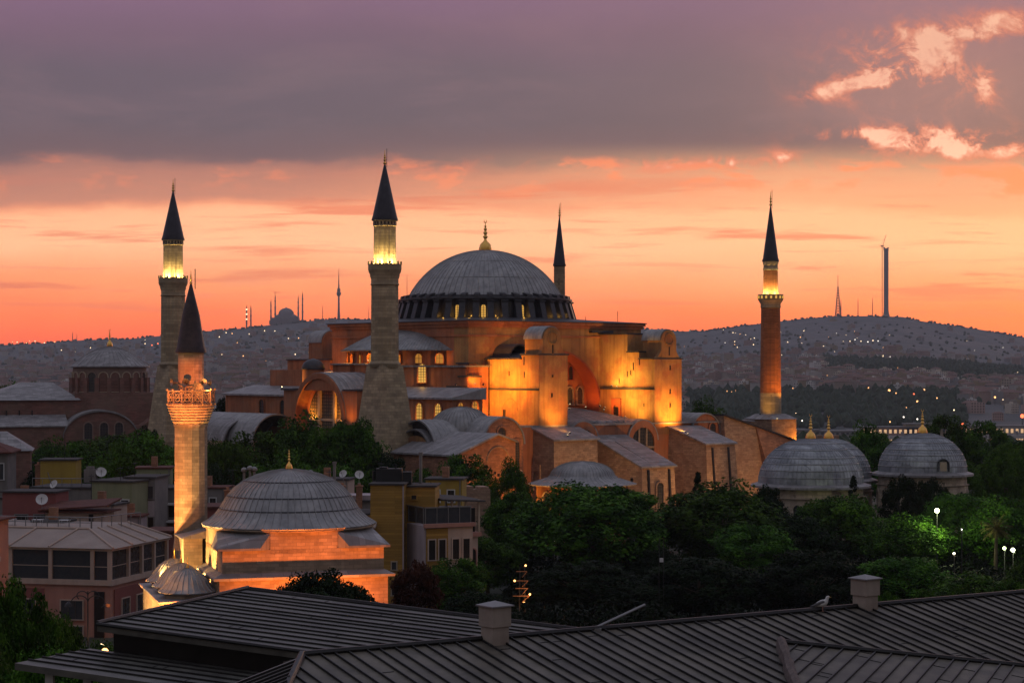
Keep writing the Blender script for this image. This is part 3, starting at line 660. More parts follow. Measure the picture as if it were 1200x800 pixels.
# west portal block with the great thermal window
b = MB(); b.box(-40.5, -33, -12.9, 12.9, -1, 25.9)
P(b, 'portal_block', RED)
b = MB(); b.archwall(-12.9, 12.9, -1, 25.9, 0, 8.1, 20.2, -2.3, 0, 24)
n = 24
for i in range(n):
    a, a2 = math.pi*i/n, math.pi*(i+1)/n
    f = lambda t, r: (r*math.cos(t), 20.2+r*math.sin(t))
    q = [f(a, 9.2), f(a2, 9.2), f(a2, 8.1), f(a, 8.1)]
    b.add([(p[0], -2.7, p[1]) for p in q]+[(p[0], 0, p[1]) for p in q], [(0,1,2,3), (7,6,5,4), (0,4,5,1), (3,2,6,7)])
P(b, 'portal_arch', RED, loc=(-40.5, 0, 0), rot=WR)
b = MB(); b.vault(0, 20.2, 9.0, -2.4, 9, 0.35, 24, seams=7); P(b, 'portal_vault', LEADF, loc=(-40.5, 0, 0), rot=WR)
b = MB(); b.box(-13.3, -8.6, -2.8, 0, 25.9, 26.25); b.box(8.6, 13.3, -2.8, 0, 25.9, 26.25); b.box(-13.3, -8.6, 0, 7.6, 25.9, 26.3); b.box(8.6, 13.3, 0, 7.6, 25.9, 26.3); P(b, 'portal_coping', LEADD, loc=(-40.5, 0, 0), rot=WR)
me = winmesh('window', 13.6, 13.4, LITA, IRON, 0.15, 0.12, 22, 20, bar=0.2)
for p in list(me.materials): pass
GLA = mat('amber_lit_glass', (0.30, 0.20, 0.10), (0.2, 0.13, 0.07), 1.0, rough=0.3)
me.materials[1] = GLA
o = inst('window', me, HS, (-40.6, 0, 13.6), WR)
b = MB(); b.box(-3.0, -2.3, -0.6, 0, 0, 13.0); b.box(2.3, 3.0, -0.6, 0, 0, 13.0); b.box(-6.8, 6.8, -0.4, 0, 6.2, 6.7); b.build('mullion', FRM, o)
# little round turret on the west roof
b = MB(); b.lathe([(2.25, 24), (2.25, 30.1)], 24, (-36, 12.2, 0)); tt = P(b, 'turret', RED, True)
b = MB(); b.lathe([(2.5, 30.1), (2.55, 30.3)]+[(2.45*math.cos(t), 30.3+2.0*math.sin(t)) for t in [i*math.pi/2/8 for i in range(8)]]+[(0.15, 32.4)], 24, (-36, 12.2, 0)); b.build('turret_dome', LEADD, tt, smooth=True)
inst('window', winmesh('window', 0.9, 2.2, DRK, RED, 0.15, 0.15, 1, 1), tt, (-36-2.0*math.cos(R(60)), 12.2-2.0*math.sin(R(60)), 26.4), R(-30))
# gallery windows
mg = winmesh('window', 2.0, 4.2, LITW, RED, 0.22, 0.3, 4, 7)
mgd = winmesh('window', 2.0, 4.2, GLD, RED, 0.22, 0.3, 4, 7)
for y, lit in ((-18, 0), (-22.4, 0), (-29.7, 1), (-35.5, 1), (17, 0), (25, 0)):
    inst('window', mg if lit else mgd, HS, (-40.22, y, 19.6), WR)
    if lit: glow(HS, (-41.0, y, 19.9), 55, YE, 0.12)
msm = winmesh('window', 1.4, 2.0, LITA, RED, 0.2, 0.35, 2, 3)
inst('window', msm, HS, (-38.4, -39.62, 22.0)); glow(HS, (-38.4, -40.2, 22.6), 40, OR, 0.1)
inst('window', msm, HS, (-35.0, -39.62, 22.2)); glow(HS, (-35.0, -40.2, 22.8), 30, OR, 0.1)
# stray masts and rods on the roofs
b = MB(); b.tube((20, -20, 39.7), (20, -20, 42.5), 0.06, 5); b.tube((9, -22, 39.9), (9, -22, 41.2), 0.05, 5); P(b, 'lightning_rod', BLK)

# the floods that wash the basilica
FG = 'floodlights on the basilica roofs'
FLB = 'small hooded floodlight set on the lead roofs of the terracotta basilica'
def hf(loc, tgt, pw, c=OR, size=80, blend=1.0, **k): return flood(loc, tgt, pw*1.0, c, min(150, size*1.3), blend, label=FLB, group=FG, frame=HF, **k)
hf((-16.6, -45.2, 17.6), (-15.8, -40, 25.5), 1500, OR, 62)
hf((-15.0, -44.0, 18.0), (-15.2, -40, 22.0), 600, OR, 80)
hf((15.0, -46.0, 17.2), (15.2, -40, 24.5), 2600, OR, 60)
hf((16.2, -44.0, 17.6), (15.6, -40, 21.0), 1100, OR, 80)
hf((-33.0, -31.5, 27.3), (-19.3, -30.0, 29.0), 4200, OR, 55)
hf((-22.5, -27.0, 27.2), (-19.3, -27.6, 30), 300, OR, 120)
hf((-29.0, -35.0, 27.4), (-19.3, -33.5, 30), 1500, OR, 80)
hf((-29.5, -36.0, 19.9), (-19.3, -32.0, 24.0), 2200, OR, 80)
hf((-24.5, -27.8, 20.5), (-19.3, -27.0, 25), 900, OR, 100)
hf((9.4, -29.5, 26.8), (11.5, -29.2, 29), 330, YE, 130)
hf((8.0, -32.5, 26.6), (11.5, -33.5, 31), 600, YE, 120)
hf((3.6, -33.5, 22.0), (11.5, -33.0, 29), 2000, YE, 75)
hf((6.5, -30.5, 22.4), (11.5, -30.5, 24.5), 420, OR, 110)
hf((7.0, -36.0, 20.6), (11.5, -36.5, 24.0), 700, YE, 100)
hf((8.0, -27.5, 22.6), (11.5, -27.5, 25), 110, RO, 110)
hf((4.8, -21.9, 22.9), (4.2, -19.6, 25), 190, OR, 120)
hf((-1.5, -22, 22.6), (-1.0, -19.6, 26), 140, OR, 110)
hf((8.5, -22.6, 22.3), (11.6, -21.3, 28), 130, RO, 120)
hf((0, -27, 22.2), (3, -19, 32), 150, RO, 100)
hf((2, -37.5, 19.8), (14, -23.5, 36), 1400, YE, 55, s=0.5)
hf((52.2, -41.6, 20.7), (50.0, -36.0, 34), 1500, OR, 45)
hf((46.0, -41.8, 19.6), (49.5, -36.0, 36), 900, OR, 45)
hf((-41.9, -6.6, 20.2), (-40.8, -3.0, 25), 420, OR, 120)
hf((-41.9, 6.6, 20.2), (-40.8, 3.0, 25), 420, OR, 120)
hf((-45.5, -11.0, 19.0), (-42.9, -11.2, 22.5), 150, OR, 70)
hf((-40.6, 17.0, 26.5), (-37.0, 13.0, 29), 420, YE, 70)
hf((-30, 15, 30), (-24, 25, 30.5), 300, OR, 100)
hf((-35.4, -9.4, 27.0), (-33.1, -10.4, 29.5), 160, YE, 70)
hf((-25.8, -28.5, 27.3), (-23.5, -24.6, 32), 160, OR, 100)
hf((-31.6, -1.0, 31.9), (-30, -1, 34), 60, OR, 100)

for x, y, tx, ty, tz, pw in ((12, -66, 8, -45, 12, 2000), (-22, -62, -15, -46, 10, 1500), (38, -62, 34, -43, 10, 2000), (-2, -74, -1, -54, 6, 1100)):  # added unseen floods, standing in for spill light on the lower walls
    flood(HF @ Vector((x, y, 1.5)), HF @ Vector((tx, ty, tz)), pw, (1.0, 0.50, 0.18), 95, 0.9, label='added unseen floodlight in the park trees brightening the stone buttresses', group='floodlights in the park')
# ------------------------------------------------------------------ minarets round the basilica
MG = 'minarets around the domed basilica'
def minaret_finial(root, z, h, r=0.34):
    b = MB(); b.lathe([(r*0.5, 0), (r*1.0, h*0.1), (r*0.35, h*0.22), (r*0.9, h*0.32), (r*0.3, h*0.42), (r*0.75, h*0.5), (r*0.25, h*0.6), (r*0.5, h*0.66), (r*0.2, h*0.72), (r*0.15, h)], 10, (0, 0, z))
    b.build('finial', GOLD, root, smooth=True)
    b = MB(); b.tube((0.45, 0, z-0.5), (0.45, 0, z+h*1.12), 0.05, 5); b.build('lightning_rod', BLK, root)
def big_minaret(loc, label):
    root = thing('minaret', loc, label, 'minaret', MG, TH)
    b = MB(); b.hexa([(-5.4, -5.4, -1), (5.4, -5.4, -1), (5.4, 5.4, -1), (-5.4, 5.4, -1)], [(-4.3, -4.3, 15), (4.3, -4.3, 15), (4.3, 4.3, 15), (-4.3, 4.3, 15)])
    b.hexa([(-4.1, -4.1, 15.4), (4.1, -4.1, 15.4), (4.1, 4.1, 15.4), (-4.1, 4.1, 15.4)], [(-2.35, -2.35, 31.0), (2.35, -2.35, 31.0), (2.35, 2.35, 31.0), (-2.35, 2.35, 31.0)])
    b.box(-4.4, 4.4, -4.4, 4.4, 15, 15.4)
    b.build('base', STO, root)
    b = MB()
    k = 40; ring = lambda z, r, fl: [((r+(fl if i % 2 else -fl))*math.cos(2*math.pi*i/k), (r+(fl if i % 2 else -fl))*math.sin(2*math.pi*i/k), z) for i in range(k)]
    vs = []; lv = [(30.6, 2.75, 0), (31.2, 2.95, 0), (31.6, 2.6, 0), (31.8, 2.5, 0.07), (45.6, 2.42, 0.07)]
    for z, r, fl in lv: vs += ring(z, r, fl)
    b.add(vs, [(j*k+i, j*k+(i+1) % k, (j+1)*k+(i+1) % k, (j+1)*k+i) for j in range(len(lv)-1) for i in range(k)]); b.build('shaft', STO, root)
    b = MB(); b.lathe([(2.42, 45.4), (2.65, 45.6), (2.5, 45.9), (2.5, 46.6), (2.7, 47.1), (2.72, 47.5), (2.95, 47.9), (3.0, 48.2), (3.05, 48.25), (3.05, 49.35), (2.85, 49.35), (2.85, 48.4), (2.0, 48.4)], 32); bal = b.build('balcony', STO, root, smooth=True)
    for i in range(10):
        a = 2*math.pi*i/10; l = MB(); l.box(-0.12, 0.12, -0.12, 0.12, 49.2, 49.85); l.build('balcony_lamp', BLK, bal, (2.95*math.cos(a), 2.95*math.sin(a), 0))
    b = MB(); vs = []; lv = [(48.3, 2.02, 0.05), (56.2, 1.98, 0.05)]
    for z, r, fl in lv: vs += ring(z, r, fl)
    b.add(vs, [(i, (i+1) % k, k+(i+1) % k, k+i) for i in range(k)]); b.lathe([(2.02, 56.2), (2.15, 56.3), (2.1, 57.3)], 32); up_ = b.build('upper_shaft', STO, root)
    w = MB()
    for i in range(20):
        a = 2*math.pi*i/20; w.box(-0.14, 0.14, -0.04, 0.05, 0, 0.55)
        m_ = Matrix.Rotation(a+R(90), 4, 'Z'); 
        for j in range(8): 
            p = m_ @ Vector(w.v[-8+j]); w.v[-8+j] = (p.x+2.12*math.cos(a), p.y+2.12*math.sin(a), p.z+56.5)
    w.build('window_band', DRK, up_)
    b = MB(); b.lathe([(2.05, 57.2), (2.42, 57.25), (2.42, 57.5), (2.2, 58.2), (0.12, 67.7), (0.02, 67.8)], 28); b.build('spire', CONE, root, smooth=True)
    minaret_finial(root, 67.5, 2.6)
    for i in range(6):
        a = 2*math.pi*i/6+0.5
        ld = bpy.data.lights.new('lamp', 'SPOT'); ld.energy = 4000; ld.color = (1.0, 0.70, 0.22); ld.spot_size = R(120); ld.spot_blend = 0.8; ld.shadow_soft_size = 0.1
        lo = bpy.data.objects.new('lamp', ld); COL.objects.link(lo); lo.parent = bal
        p = Vector((2.7*math.cos(a), 2.7*math.sin(a), 48.7)); lo.location = p
        lo.rotation_euler = (Vector((1.9*math.cos(a), 1.9*math.sin(a), 53.5))-p).to_track_quat('-Z', 'Y').to_euler()
    return root
big_minaret((-23.2, 358, 0), 'tall fluted stone minaret in front of the basilica, its balcony lit yellow')
big_minaret((-71.4, 413.5, 0), 'stone minaret rising behind the orange lit slender minaret at the far left')
# slim north-east minaret behind the dome
root = thing('minaret', (11.6, 480, 0), 'slim minaret behind the great dome with only its top showing', 'minaret', MG, TH)
b = MB(); b.box(-3, 3, -3, 3, 0, 22); b.build('base', STO, root)
b = MB(); b.lathe([(1.9, 22), (1.7, 40), (1.7, 42.4)], 20); b.build('shaft', STO, root, smooth=True)
b = MB(); b.lathe([(1.7, 42), (2.1, 43), (2.4, 43.6), (2.4, 44.8), (2.2, 44.8), (2.2, 43.8), (1.4, 43.8)], 24); b.build('balcony', STO, root, smooth=True)
b = MB(); b.lathe([(1.42, 43.7), (1.36, 55.2), (1.5, 55.4)], 20); b.build('upper_shaft', STO, root, smooth=True)
b = MB(); b.lathe([(1.4, 55.2), (1.62, 55.3), (1.62, 55.5), (1.45, 56), (0.1, 67.6), (0.02, 67.7)], 24); b.build('spire', CONE, root, smooth=True)
minaret_finial(root, 67.4, 3.0, 0.3)
# brick south-east minaret
root = thing('minaret', (56.0, 425, 0), 'red brick minaret standing alone right of the basilica with glowing balcony', 'minaret', MG, TH)
b = MB(); b.box(-3.9, 3.9, -3.9, 3.9, -1, 19.4); bs = b.build('base', MAS, root)
b = MB(); b.hexa([(-4.2, -4.2, 19.4), (4.2, -4.2, 19.4), (4.2, 4.2, 19.4), (-4.2, 4.2, 19.4)], [(-2.3, -2.3, 20.5), (2.3, -2.3, 20.5), (2.3, 2.3, 20.5), (-2.3, 2.3, 20.5)]); b.build('base_roof', LEADF, bs)
b = MB(); b.lathe([(2.3, 20), (2.3, 25)], 16); b.build('shaft_foot', STO, root)
b = MB(); b.lathe([(2.27, 25.0), (2.05, 43.4)], 16); b.build('shaft', MBR, root)
b = MB(); b.lathe([(2.05, 43.3), (2.2, 43.5), (2.15, 44.2), (2.5, 44.8), (2.75, 45.2), (2.75, 46.3), (2.6, 46.3), (2.6, 45.4), (1.6, 45.4)], 24); bal = b.build('balcony', STO, root, smooth=True)
for i in range(16):
    a = 2*math.pi*i/16; l = MB(); l.box(-0.2, 0.2, -0.05, 0.05, 45.4, 46.0); l.build('balcony_lamp', LITW, bal, (2.78*math.cos(a), 2.78*math.sin(a), 0), a+R(90))
b = MB(); b.lathe([(1.62, 45.3), (1.56, 51.6)], 16); b.build('upper_shaft', MBR, root)
b = MB(); b.lathe([(1.58, 51.5), (1.68, 51.6), (1.68, 51.9), (1.55, 52), (1.55, 52.7), (1.7, 52.8), (1.7, 53.4)], 20); b.build('collar', STO, root)
b = MB(); b.lathe([(1.5, 53.3), (1.85, 53.4), (1.85, 53.6), (1.65, 54.2), (0.1, 65.6), (0.02, 65.7)], 24); b.build('spire', CONE, root, smooth=True)
minaret_finial(root, 65.4, 3.2, 0.3)
for i in range(6):
    a = 2*math.pi*i/6+0.3
    ld = bpy.data.lights.new('lamp', 'SPOT'); ld.energy = 3600; ld.color = (1.0, 0.68, 0.22); ld.spot_size = R(120); ld.spot_blend = 0.8; ld.shadow_soft_size = 0.1
    lo = bpy.data.objects.new('lamp', ld); COL.objects.link(lo); lo.parent = bal
    p = Vector((2.35*math.cos(a), 2.35*math.sin(a), 45.7)); lo.location = p
    lo.rotation_euler = (Vector((1.5*math.cos(a), 1.5*math.sin(a), 48.6))-p).to_track_quat('-Z', 'Y').to_euler()
flood((63.5, 424, 13.5), (58.8, 423.5, 18), 700, OR, 80, label='floodlight beside the lit base of the red brick minaret', group=None)
flood((53.0, 419.2, 20.6), (55.6, 423, 23.5), 160, YE, 80, label='floodlight on the base roof of the red brick minaret', group=None)

# ------------------------------------------------------------------ annexes at the basilica's south-west foot
bp = thing('baptistery', HF @ Vector((-40, -42, 0)), 'low lead-domed baptistery with rounded vault gables at the basilica corner', 'baptistery', rot=TH)
def bl(x, y): return (x+40, y+42)
b = MB(); b.box(-9.9, 6.3, -10.2, 6, -1, 16.4); b.build('wall', BRK, bp)
b = MB(); b.hexa([(-10.4, -10.3, 16.4), (6.6, -10.3, 16.4), (6.6, 6, 16.4), (-10.4, 6, 16.4)], [(-7, -6, 17.6), (5, -6, 17.6), (5, 5, 17.8), (-7, 5, 17.8)]); b.build('roof', LEADF, bp)
b = MB(); b.ribbed([(6.3, 18.2), (6.25, 18.6)]+[(5.9*math.cos(t), 18.9+4.4*math.sin(t)) for t in [i*math.pi/2/14 for i in range(14)]]+[(0.05, 23.3)], 44, 0.1, 0.012); b.build('dome', LEAD, bp)
b = MB(); b.vault(1.4, 16.6, 4.75, -10.7, -1, 0.3, 20, seams=12); b.build('vault_roof', LEAD, bp)
b = MB(); pts = [(1.4+4.7*math.cos(math.pi*i/20), 16.6+4.7*math.sin(math.pi*i/20)) for i in range(21)]
b.prism([(6.1, 3)]+pts+[(-3.3, 3)], 'y', -10.5, -9.7); g_ = b.build('gable_wall', BRK, bp)
me = winmesh('window', 1.9, 3.4, GLD, BRK, 0.3, 0.2, 4, 8)
inst('window', me, g_, (0.9, -10.52, 16.3)); inst('window', winmesh('window', 1.8, 4.6, GLD, BRK, 0.3, 0.2, 4, 10), g_, (4.2, -10.52, 12.8))
b = MB(); b.vault(0.2, 15.6, 5.2, -10.6, 6, 0.3, 20, seams=13); b.build('vault_roof', LEAD, bp, rot=WR)
b = MB(); pts = [(0.2+5.1*math.cos(math.pi*i/20), 15.6+5.1*math.sin(math.pi*i/20)) for i in range(21)]
b.prism(pts, 'y', -9.6, -9.2); b.build('gable_wall', LEADD, bp, rot=WR)
b = MB(); b.vault(0.2, 14.6, 4.6, -11.2, -9.2, 0.25, 16); b.build('porch_vault', LEADF, bp, rot=WR)
b = MB(); pts = [(0.2+4.5*math.cos(math.pi*i/16), 14.6+4.5*math.sin(math.pi*i/16)*0.8) for i in range(17)]; b.prism(pts, 'y', -10.8, -10.4); b.build('porch_gable', OCH, bp, rot=WR)
ga = thing('gabled_annex', HF @ Vector((-48, -59.5, 0)), 'brick annex with lead gable roof and orange lit gable end before the baptistery', 'annex', rot=TH)
b = MB(); b.prism([(-7, -1), (6.3, -1), (6.3, 17.4), (2.2, 18.7), (-7, 15.4)], 'y', 0, 18); w_ = b.build('wall', BRK, ga)
b = MB(); b.prism([(-7.6, 15.1), (2.2, 18.65), (6.7, 17.25), (6.7, 17.5), (2.2, 19.0), (-7.6, 15.4)], 'y', -0.4, 18.4); b.build('roof', LEADF, ga)
b = MB()
for i in range(14):
    a, a2 = math.pi*i/14, math.pi*(i+1)/14
    b.tube((2.3+2.6*math.cos(a), -0.02, 14+2.6*math.sin(a)), (2.3+2.6*math.cos(a2), -0.02, 14+2.6*math.sin(a2)), 0.16, 5)
b.build('blind_arch', MAS, w_)
me = winmesh('window', 0.9, 1.5, DRK, PST, 0.18, 0.12, 1, 1, arched=False)
for x, z in ((-2.4, 8.6), (-0.7, 8.7), (1.6, 8.4), (3.2, 8.6)): inst('window', me, w_, (x, -0.02, z))
b = MB()
for x, z in ((-2.2, 13.2), (-0.6, 13.0), (1.6, 11.8), (2.4, 11.4), (3.4, 11.6)): b.box(x-0.25, x+0.25, -0.04, 0.2, z, z+0.5)
b.build('putlog_hole', DRK, w_)
b = MB(); b.hexa([(-5, -0.9, 12.1), (-2.9, -0.9, 12.1), (-2.9, 0, 12.1), (-5, 0, 12.1)], [(-5, -0.7, 12.3), (-2.9, -0.7, 12.3), (-2.9, 0, 12.7), (-5, 0, 12.7)]); b.build('hood', LEADF, w_)
cx, cY = 12.4, 345.0
ld_ = thing('domed_kiosk', (cx, cY, 0), 'low octagonal building with flared lead dome behind the round front tree', 'domed building', rot=R(12))
b = MB(); b.lathe([(8.3, -1), (8.3, 10.2)], 8); b.build('wall', OCH, ld_)
b = MB(); b.ribbed([(9.4, 9.95), (9.5, 10.15), (7.6, 10.75), (6.2, 11.2), (5.7, 11.6)]+[(5.6*math.cos(t), 11.6+2.5*math.sin(t)) for t in [0.15+i*1.42/10 for i in range(11)]], 56, 0.08, 0.008); b.build('dome', LEAD, ld_)
me = winmesh('window', 1.9, 4.6, GLD, FRM, 0.25, 0.2, 4, 9)
for k in range(8):
    a = 2*math.pi*(k+0.5)/8; inst('window', me, ld_, (7.75*math.cos(a), 7.75*math.sin(a), 4.2), a+R(90))
for px, Y, z, tx, tz, pw in ((612, 334, 1.5, 4.8, 9, 260), (650, 333, 1.0, 8, 9, 200), (740, 334, 1.5, 19, 9, 260)):
    p = at(px, 500, Y); flood((p.x, Y, z), (tx, 340, tz), pw*3.5, OR, 80, label='floodlight hidden by the trees before the low octagonal building', group='floodlights round the octagonal building')
p = HF @ Vector((-46, -70, 1)); flood(p, HF @ Vector((-46, -59.5, 11)), 1900, OR, 80, label='floodlight on the ground before the orange lit gable annex')
p = HF @ Vector((-39, -58, 12)); flood(p, HF @ Vector((-38, -52.5, 17)), 260, OR, 90, label='floodlight on the slope before the baptistery gable')

# low vaulted roofs left of the basilica
vr = thing('vaulted_building', at(290, 500, 420)*1.0, 'low building of pale lead vaults left of the basilica behind trees', 'building', rot=TH)
vr.location.z = 0
b = MB(); b.box(-14, 14, -12, 12, -1, 15.5); b.build('wall', MAS, vr)
b = MB(); b.vault(-8.5, 14.8, 4.8, -12.3, 12.3, 0.3, 16, seams=14); b.build('roof', LEADF, vr)
b = MB(); b.vault(2.0, 14.8, 5.4, -12.3, 12.3, 0.3, 16, seams=14); b.build('roof', LEADF, vr)
for x in (-3, 0): 
    b = MB(); b.lathe([(1.2, 16), (1.2, 19.2), (1.4, 19.3), (0.1, 20.6)], 12, (x-10, 8, 0)); b.build('chimney', BRK, vr)
v2 = thing('vaulted_building', HF @ Vector((-45, 26, 0)), 'lead-roofed vault standing against the basilica west wall', 'building', rot=TH)
b = MB(); b.box(-5, 5, -12, 12, -1, 16); b.build('wall', MAS, v2)
b = MB(); b.vault(0, 15, 5.8, -14, 13, 0.3, 16, seams=14); b.build('roof', LEAD, v2, rot=0)

# ------------------------------------------------------------------ sultans' tombs on the right
def tomb(px, Y, r, zb, h, label, windows=True, lantern=False):
    X = (px-600)/F*Y
    t = thing('domed_tomb', (X, Y, 0), label, 'tomb', 'domed tombs in the trees', R(11))
    b = MB(); b.lathe([(r*1.02, -1), (r*1.02, zb-2.0)], 16); b.lathe([(r*1.06, zb-1.9), (r*1.0, zb-1.85), (r*0.99, zb)], 40); w = b.build('wall', TOM, t)
    b = MB(); b.lathe([(r*1.0, zb-0.5), (r*1.15, zb-0.35), (r*1.15, zb-0.02), (r*1.0, zb+0.35)], 48); b.build('eave', LEADF, t)
    prof = [(r*math.cos(i*math.pi/2/20)**0.93 if i < 20 else 0.03, zb+0.3+h*math.sin(i*math.pi/2/20)) for i in range(21)]
    b = MB(); b.ribbed(prof, 72, 0.06, 0.006); d = b.build('dome', LEADP, t)
    for j in (2, 4, 6, 8, 11, 14):
        q = prof[j]; b = MB(); b.lathe([(q[0]+0.05, q[1]-0.07), (q[0]+0.14, q[1]), (q[0]+0.04, q[1]+0.07)], 72, caps=False); b.build('lead_lap', LEAD, d)
    finial(t, (0, 0, zb+0.1+h), 4.6, 0.85)
    if windows:
        me = winmesh('window', 1.3, 2.9, GLD, TOM, 0.25, 0.2, 2, 5)
        for k in range(16):
            a = 2*math.pi*(k+0.5)/16; inst('window', me, w, (r*1.01*math.cos(a), r*1.01*math.sin(a), zb-5.8), a+R(90))
    if lantern:
        b = MB(); b.vault(0, 1.1, 0.9, -0.2, 2, 0.15, 10); b.box(-1.05, -0.9, -0.2, 2, 0, 1.1); b.box(0.9, 1.05, -0.2, 2, 0, 1.1); o = b.build('dormer', LEADD, t, (0.6, -r*0.99, zb+0.6))
        b = MB(); b.box(-0.6, 0.6, -0.1, 0, 0.1, 1.6); b.build('dormer_window', FRM, o)
    return t
tomb(950, 325, 8.6, 11.2, 7.3, 'nearest tomb with grey lead dome patched in dark sheets and gilded finial')
tomb(971, 345, 7.4, 10.9, 6.9, 'tomb half hidden behind the patched dome, only its edge and finial showing', False)
tomb(1081, 338, 7.5, 12.4, 6.6, 'separate lead-domed tomb at the right with a small dormer in its dome', True, True)
fr = thing('crenellated_wall', at(967, 500, 520), 'ruined crenellated stone wall behind the gilded finials', 'wall')
fr.location.z = 0
b = MB(); b.box(-4.5, 4, -1, 1, -1, 10.5)
for i in range(4): b.box(-4.4+i*2.2, -3.1+i*2.2, -1, 1, 10.5, 12.3+0.3*(i % 2))
b.build('wall', MAS, fr)

# ------------------------------------------------------------------ old brick church far left
ch = thing('domed_church', (-107, 522, 4.6), 'old red brick church with a shallow ribbed dome at far left', 'church', rot=R(20))
CHB = mat('aged_church_brick', (0.24, 0.105, 0.085), (0.18, 0.10, 0.075), 0.3, brick=(1.2, 0.4), stain=(0.22, 0.155, 0.12), stain_amt=0.6, stain_scale=0.12)
CHP = mat('church_drum_plaster', (0.27, 0.19, 0.155), (0.22, 0.155, 0.125), 0.4, stain=(0.15, 0.09, 0.075), stain_amt=0.5)
b = MB(); b.lathe([(9.6, 17), (9.6, 26.2)], 40); dr = b.build('drum', CHP, ch, smooth=True)
b = MB(); b.box(-10.4, 10.4, -10.4, 10.4, -1, 19.3); b.build('crossing_tower', CHB, ch)
b = MB(); b.lathe([(9.5, 25.8), (10.5, 26.0), (10.5, 26.3), (9.6, 26.6)], 48); b.build('eave', LEADF, ch)
b = MB(); b.ribbed([(10.2, 26.3), (9.8, 26.6)]+[(9.75*(1-i/14)+0.02, 26.6+4.9*(1-(1-i/14)**1.75)) for i in range(15)], 40, 0.1, 0.01); b.build('dome', LEADF, ch)
b = MB(); b.lathe([(1.1, 30.7), (1.1, 31.3), (0.3, 31.8)], 12); b.build('lantern', LEADD, ch)
finial(ch, (0, 0, 31.5), 5.0, 0.75)
me = winmesh('window', 2.2, 5.0, GLD, CHP, 0.3, 0.25, 3, 6); mo_ = winmesh('window', 2.2, 5.0, CHB, FRM, 0.25, 0.25, 1, 1)
for k in range(20):
    a = 2*math.pi*k/20; inst('window', me if k % 5 == 3 else mo_, dr, (9.6*math.cos(a), 9.6*math.sin(a), 19.6), a+R(90))
    a += math.pi/20
    b = MB(); b.box(-0.55, 0.55, -0.9, 0.1, 19.2, 23.2); b.build('pilaster', CHB, dr, (9.6*math.cos(a), 9.6*math.sin(a), 0), a+R(90))
b = MB(); b.box(-34, -8, -11, 14, -1, 17.6); b.box(-11.5, 26, -12.5, 12, -1, 11.5); b.build('nave_wall', CHB, ch)
b = MB(); b.hexa([(-34.8, -11.8, 17.5), (-9, -11.8, 17.5), (-9, 14.5, 17.5), (-34.8, 14.5, 17.5)], [(-23, -1, 22.0), (-15, -1, 22.0), (-15, 3, 22.0), (-23, 3, 22.0)]); b.build('nave_roof', LEADF, ch)
b = MB(); b.hexa([(-35.5, -18.5, 10.8), (-13, -18.5, 10.8), (-13, -11, 13.5), (-35.5, -11, 13.5)], [(-35.5, -18.5, 11.1), (-13, -18.5, 11.1), (-13, -11, 13.8), (-35.5, -11, 13.8)])
b.build('aisle_roof', LEADF, ch)
b = MB(); b.box(-35, 28, -18, -12, -1, 10.9); b.build('aisle_wall', CHB, ch)
me = winmesh('window', 2.0, 4.2, GLD, CHP, 0.3, 0.25, 3, 6); ms = winmesh('window', 1.7, 2.6, GLD, CHP, 0.3, 0.25, 3, 4)
for xc, w in ((-5, 9.5), (18.5, 10.5)):
    b = MB(); pts = [(xc+w*math.cos(math.pi*i/18), 7.6+7.0*math.sin(math.pi*i/18)) for i in range(19)]; b.prism([(xc+w, 0)]+pts+[(xc-w, 0)], 'y', -18.6, -12); gw = b.build('gable_wall', CHB, ch)
    b = MB()
    for i in range(18):
        p, q = pts[i], pts[i+1]; b.add([(p[0], -19.1, p[1]), (q[0], -19.1, q[1]), (q[0], -19.1, q[1]+0.5), (p[0], -19.1, p[1]+0.5), (p[0], -11, p[1]), (q[0], -11, q[1]), (q[0], -11, q[1]+0.5), (p[0], -11, p[1]+0.5)], [(0,1,2,3), (7,6,5,4), (0,4,5,1), (3,2,6,7)])
    b.build('gable_roof', LEADF, ch)
    for x in (-3.2, 0.8, 4.6): inst('window', me, gw, (xc+x, -18.65, 7.6)); inst('window', ms, gw, (xc+x, -18.65, 2.6))
b = MB(); b.prism([(5.5, 10.9), (8.0, 12.6), (10.5, 10.9)], 'y', -18.4, -12); b.build('small_gable', CHB, ch)
for k in range(4): inst('window', winmesh('window', 1.3, 2.0, DRK, CHB, 0.2, 0.2, 1, 1) if k == 0 else bpy.data.meshes[[m.name for m in bpy.data.meshes if m.name.startswith('window')][-1]], ch, (-31+k*3.2, -11.05, 13.6))

# ------------------------------------------------------------------ the small mosque in front, floodlit orange
MO = R(17); MX, MY = -23.4, 206.0
MF = Matrix.Translation((MX, MY, 0)) @ Matrix.Rotation(MO, 4, 'Z')
mq = thing('small_mosque', (MX, MY, 0), 'small pale stone mosque with one flared lead dome glowing in orange light', 'mosque', rot=MO)
b = MB(); b.box(-8.6, 8.6, -8.6, 8.6, -1, 9.4); b.build('lower_wall', PST, mq)
b = MB(); b.hexa([(-9.2, -9.2, 9.35), (9.2, -9.2, 9.35), (9.2, 9.2, 9.35), (-9.2, 9.2, 9.35)], [(-9.25, -9.25, 9.6), (9.25, -9.25, 9.6), (9.25, 9.25, 9.6), (-9.25, 9.25, 9.6)])
b.hexa([(-9.25, -9.25, 9.6), (9.25, -9.25, 9.6), (9.25, 9.25, 9.6), (-9.25, 9.25, 9.6)], [(-8.3, -8.3, 10.0), (8.3, -8.3, 10.0), (8.3, 8.3, 10.0), (-8.3, 8.3, 10.0)]); b.build('ledge_roof', LEADF, mq)
b = MB(); b.box(-8.25, 8.25, -8.25, 8.25, 9.7, 12.3); b.build('upper_wall', PST, mq)
R8 = 8.25/math.cos(math.pi/8)
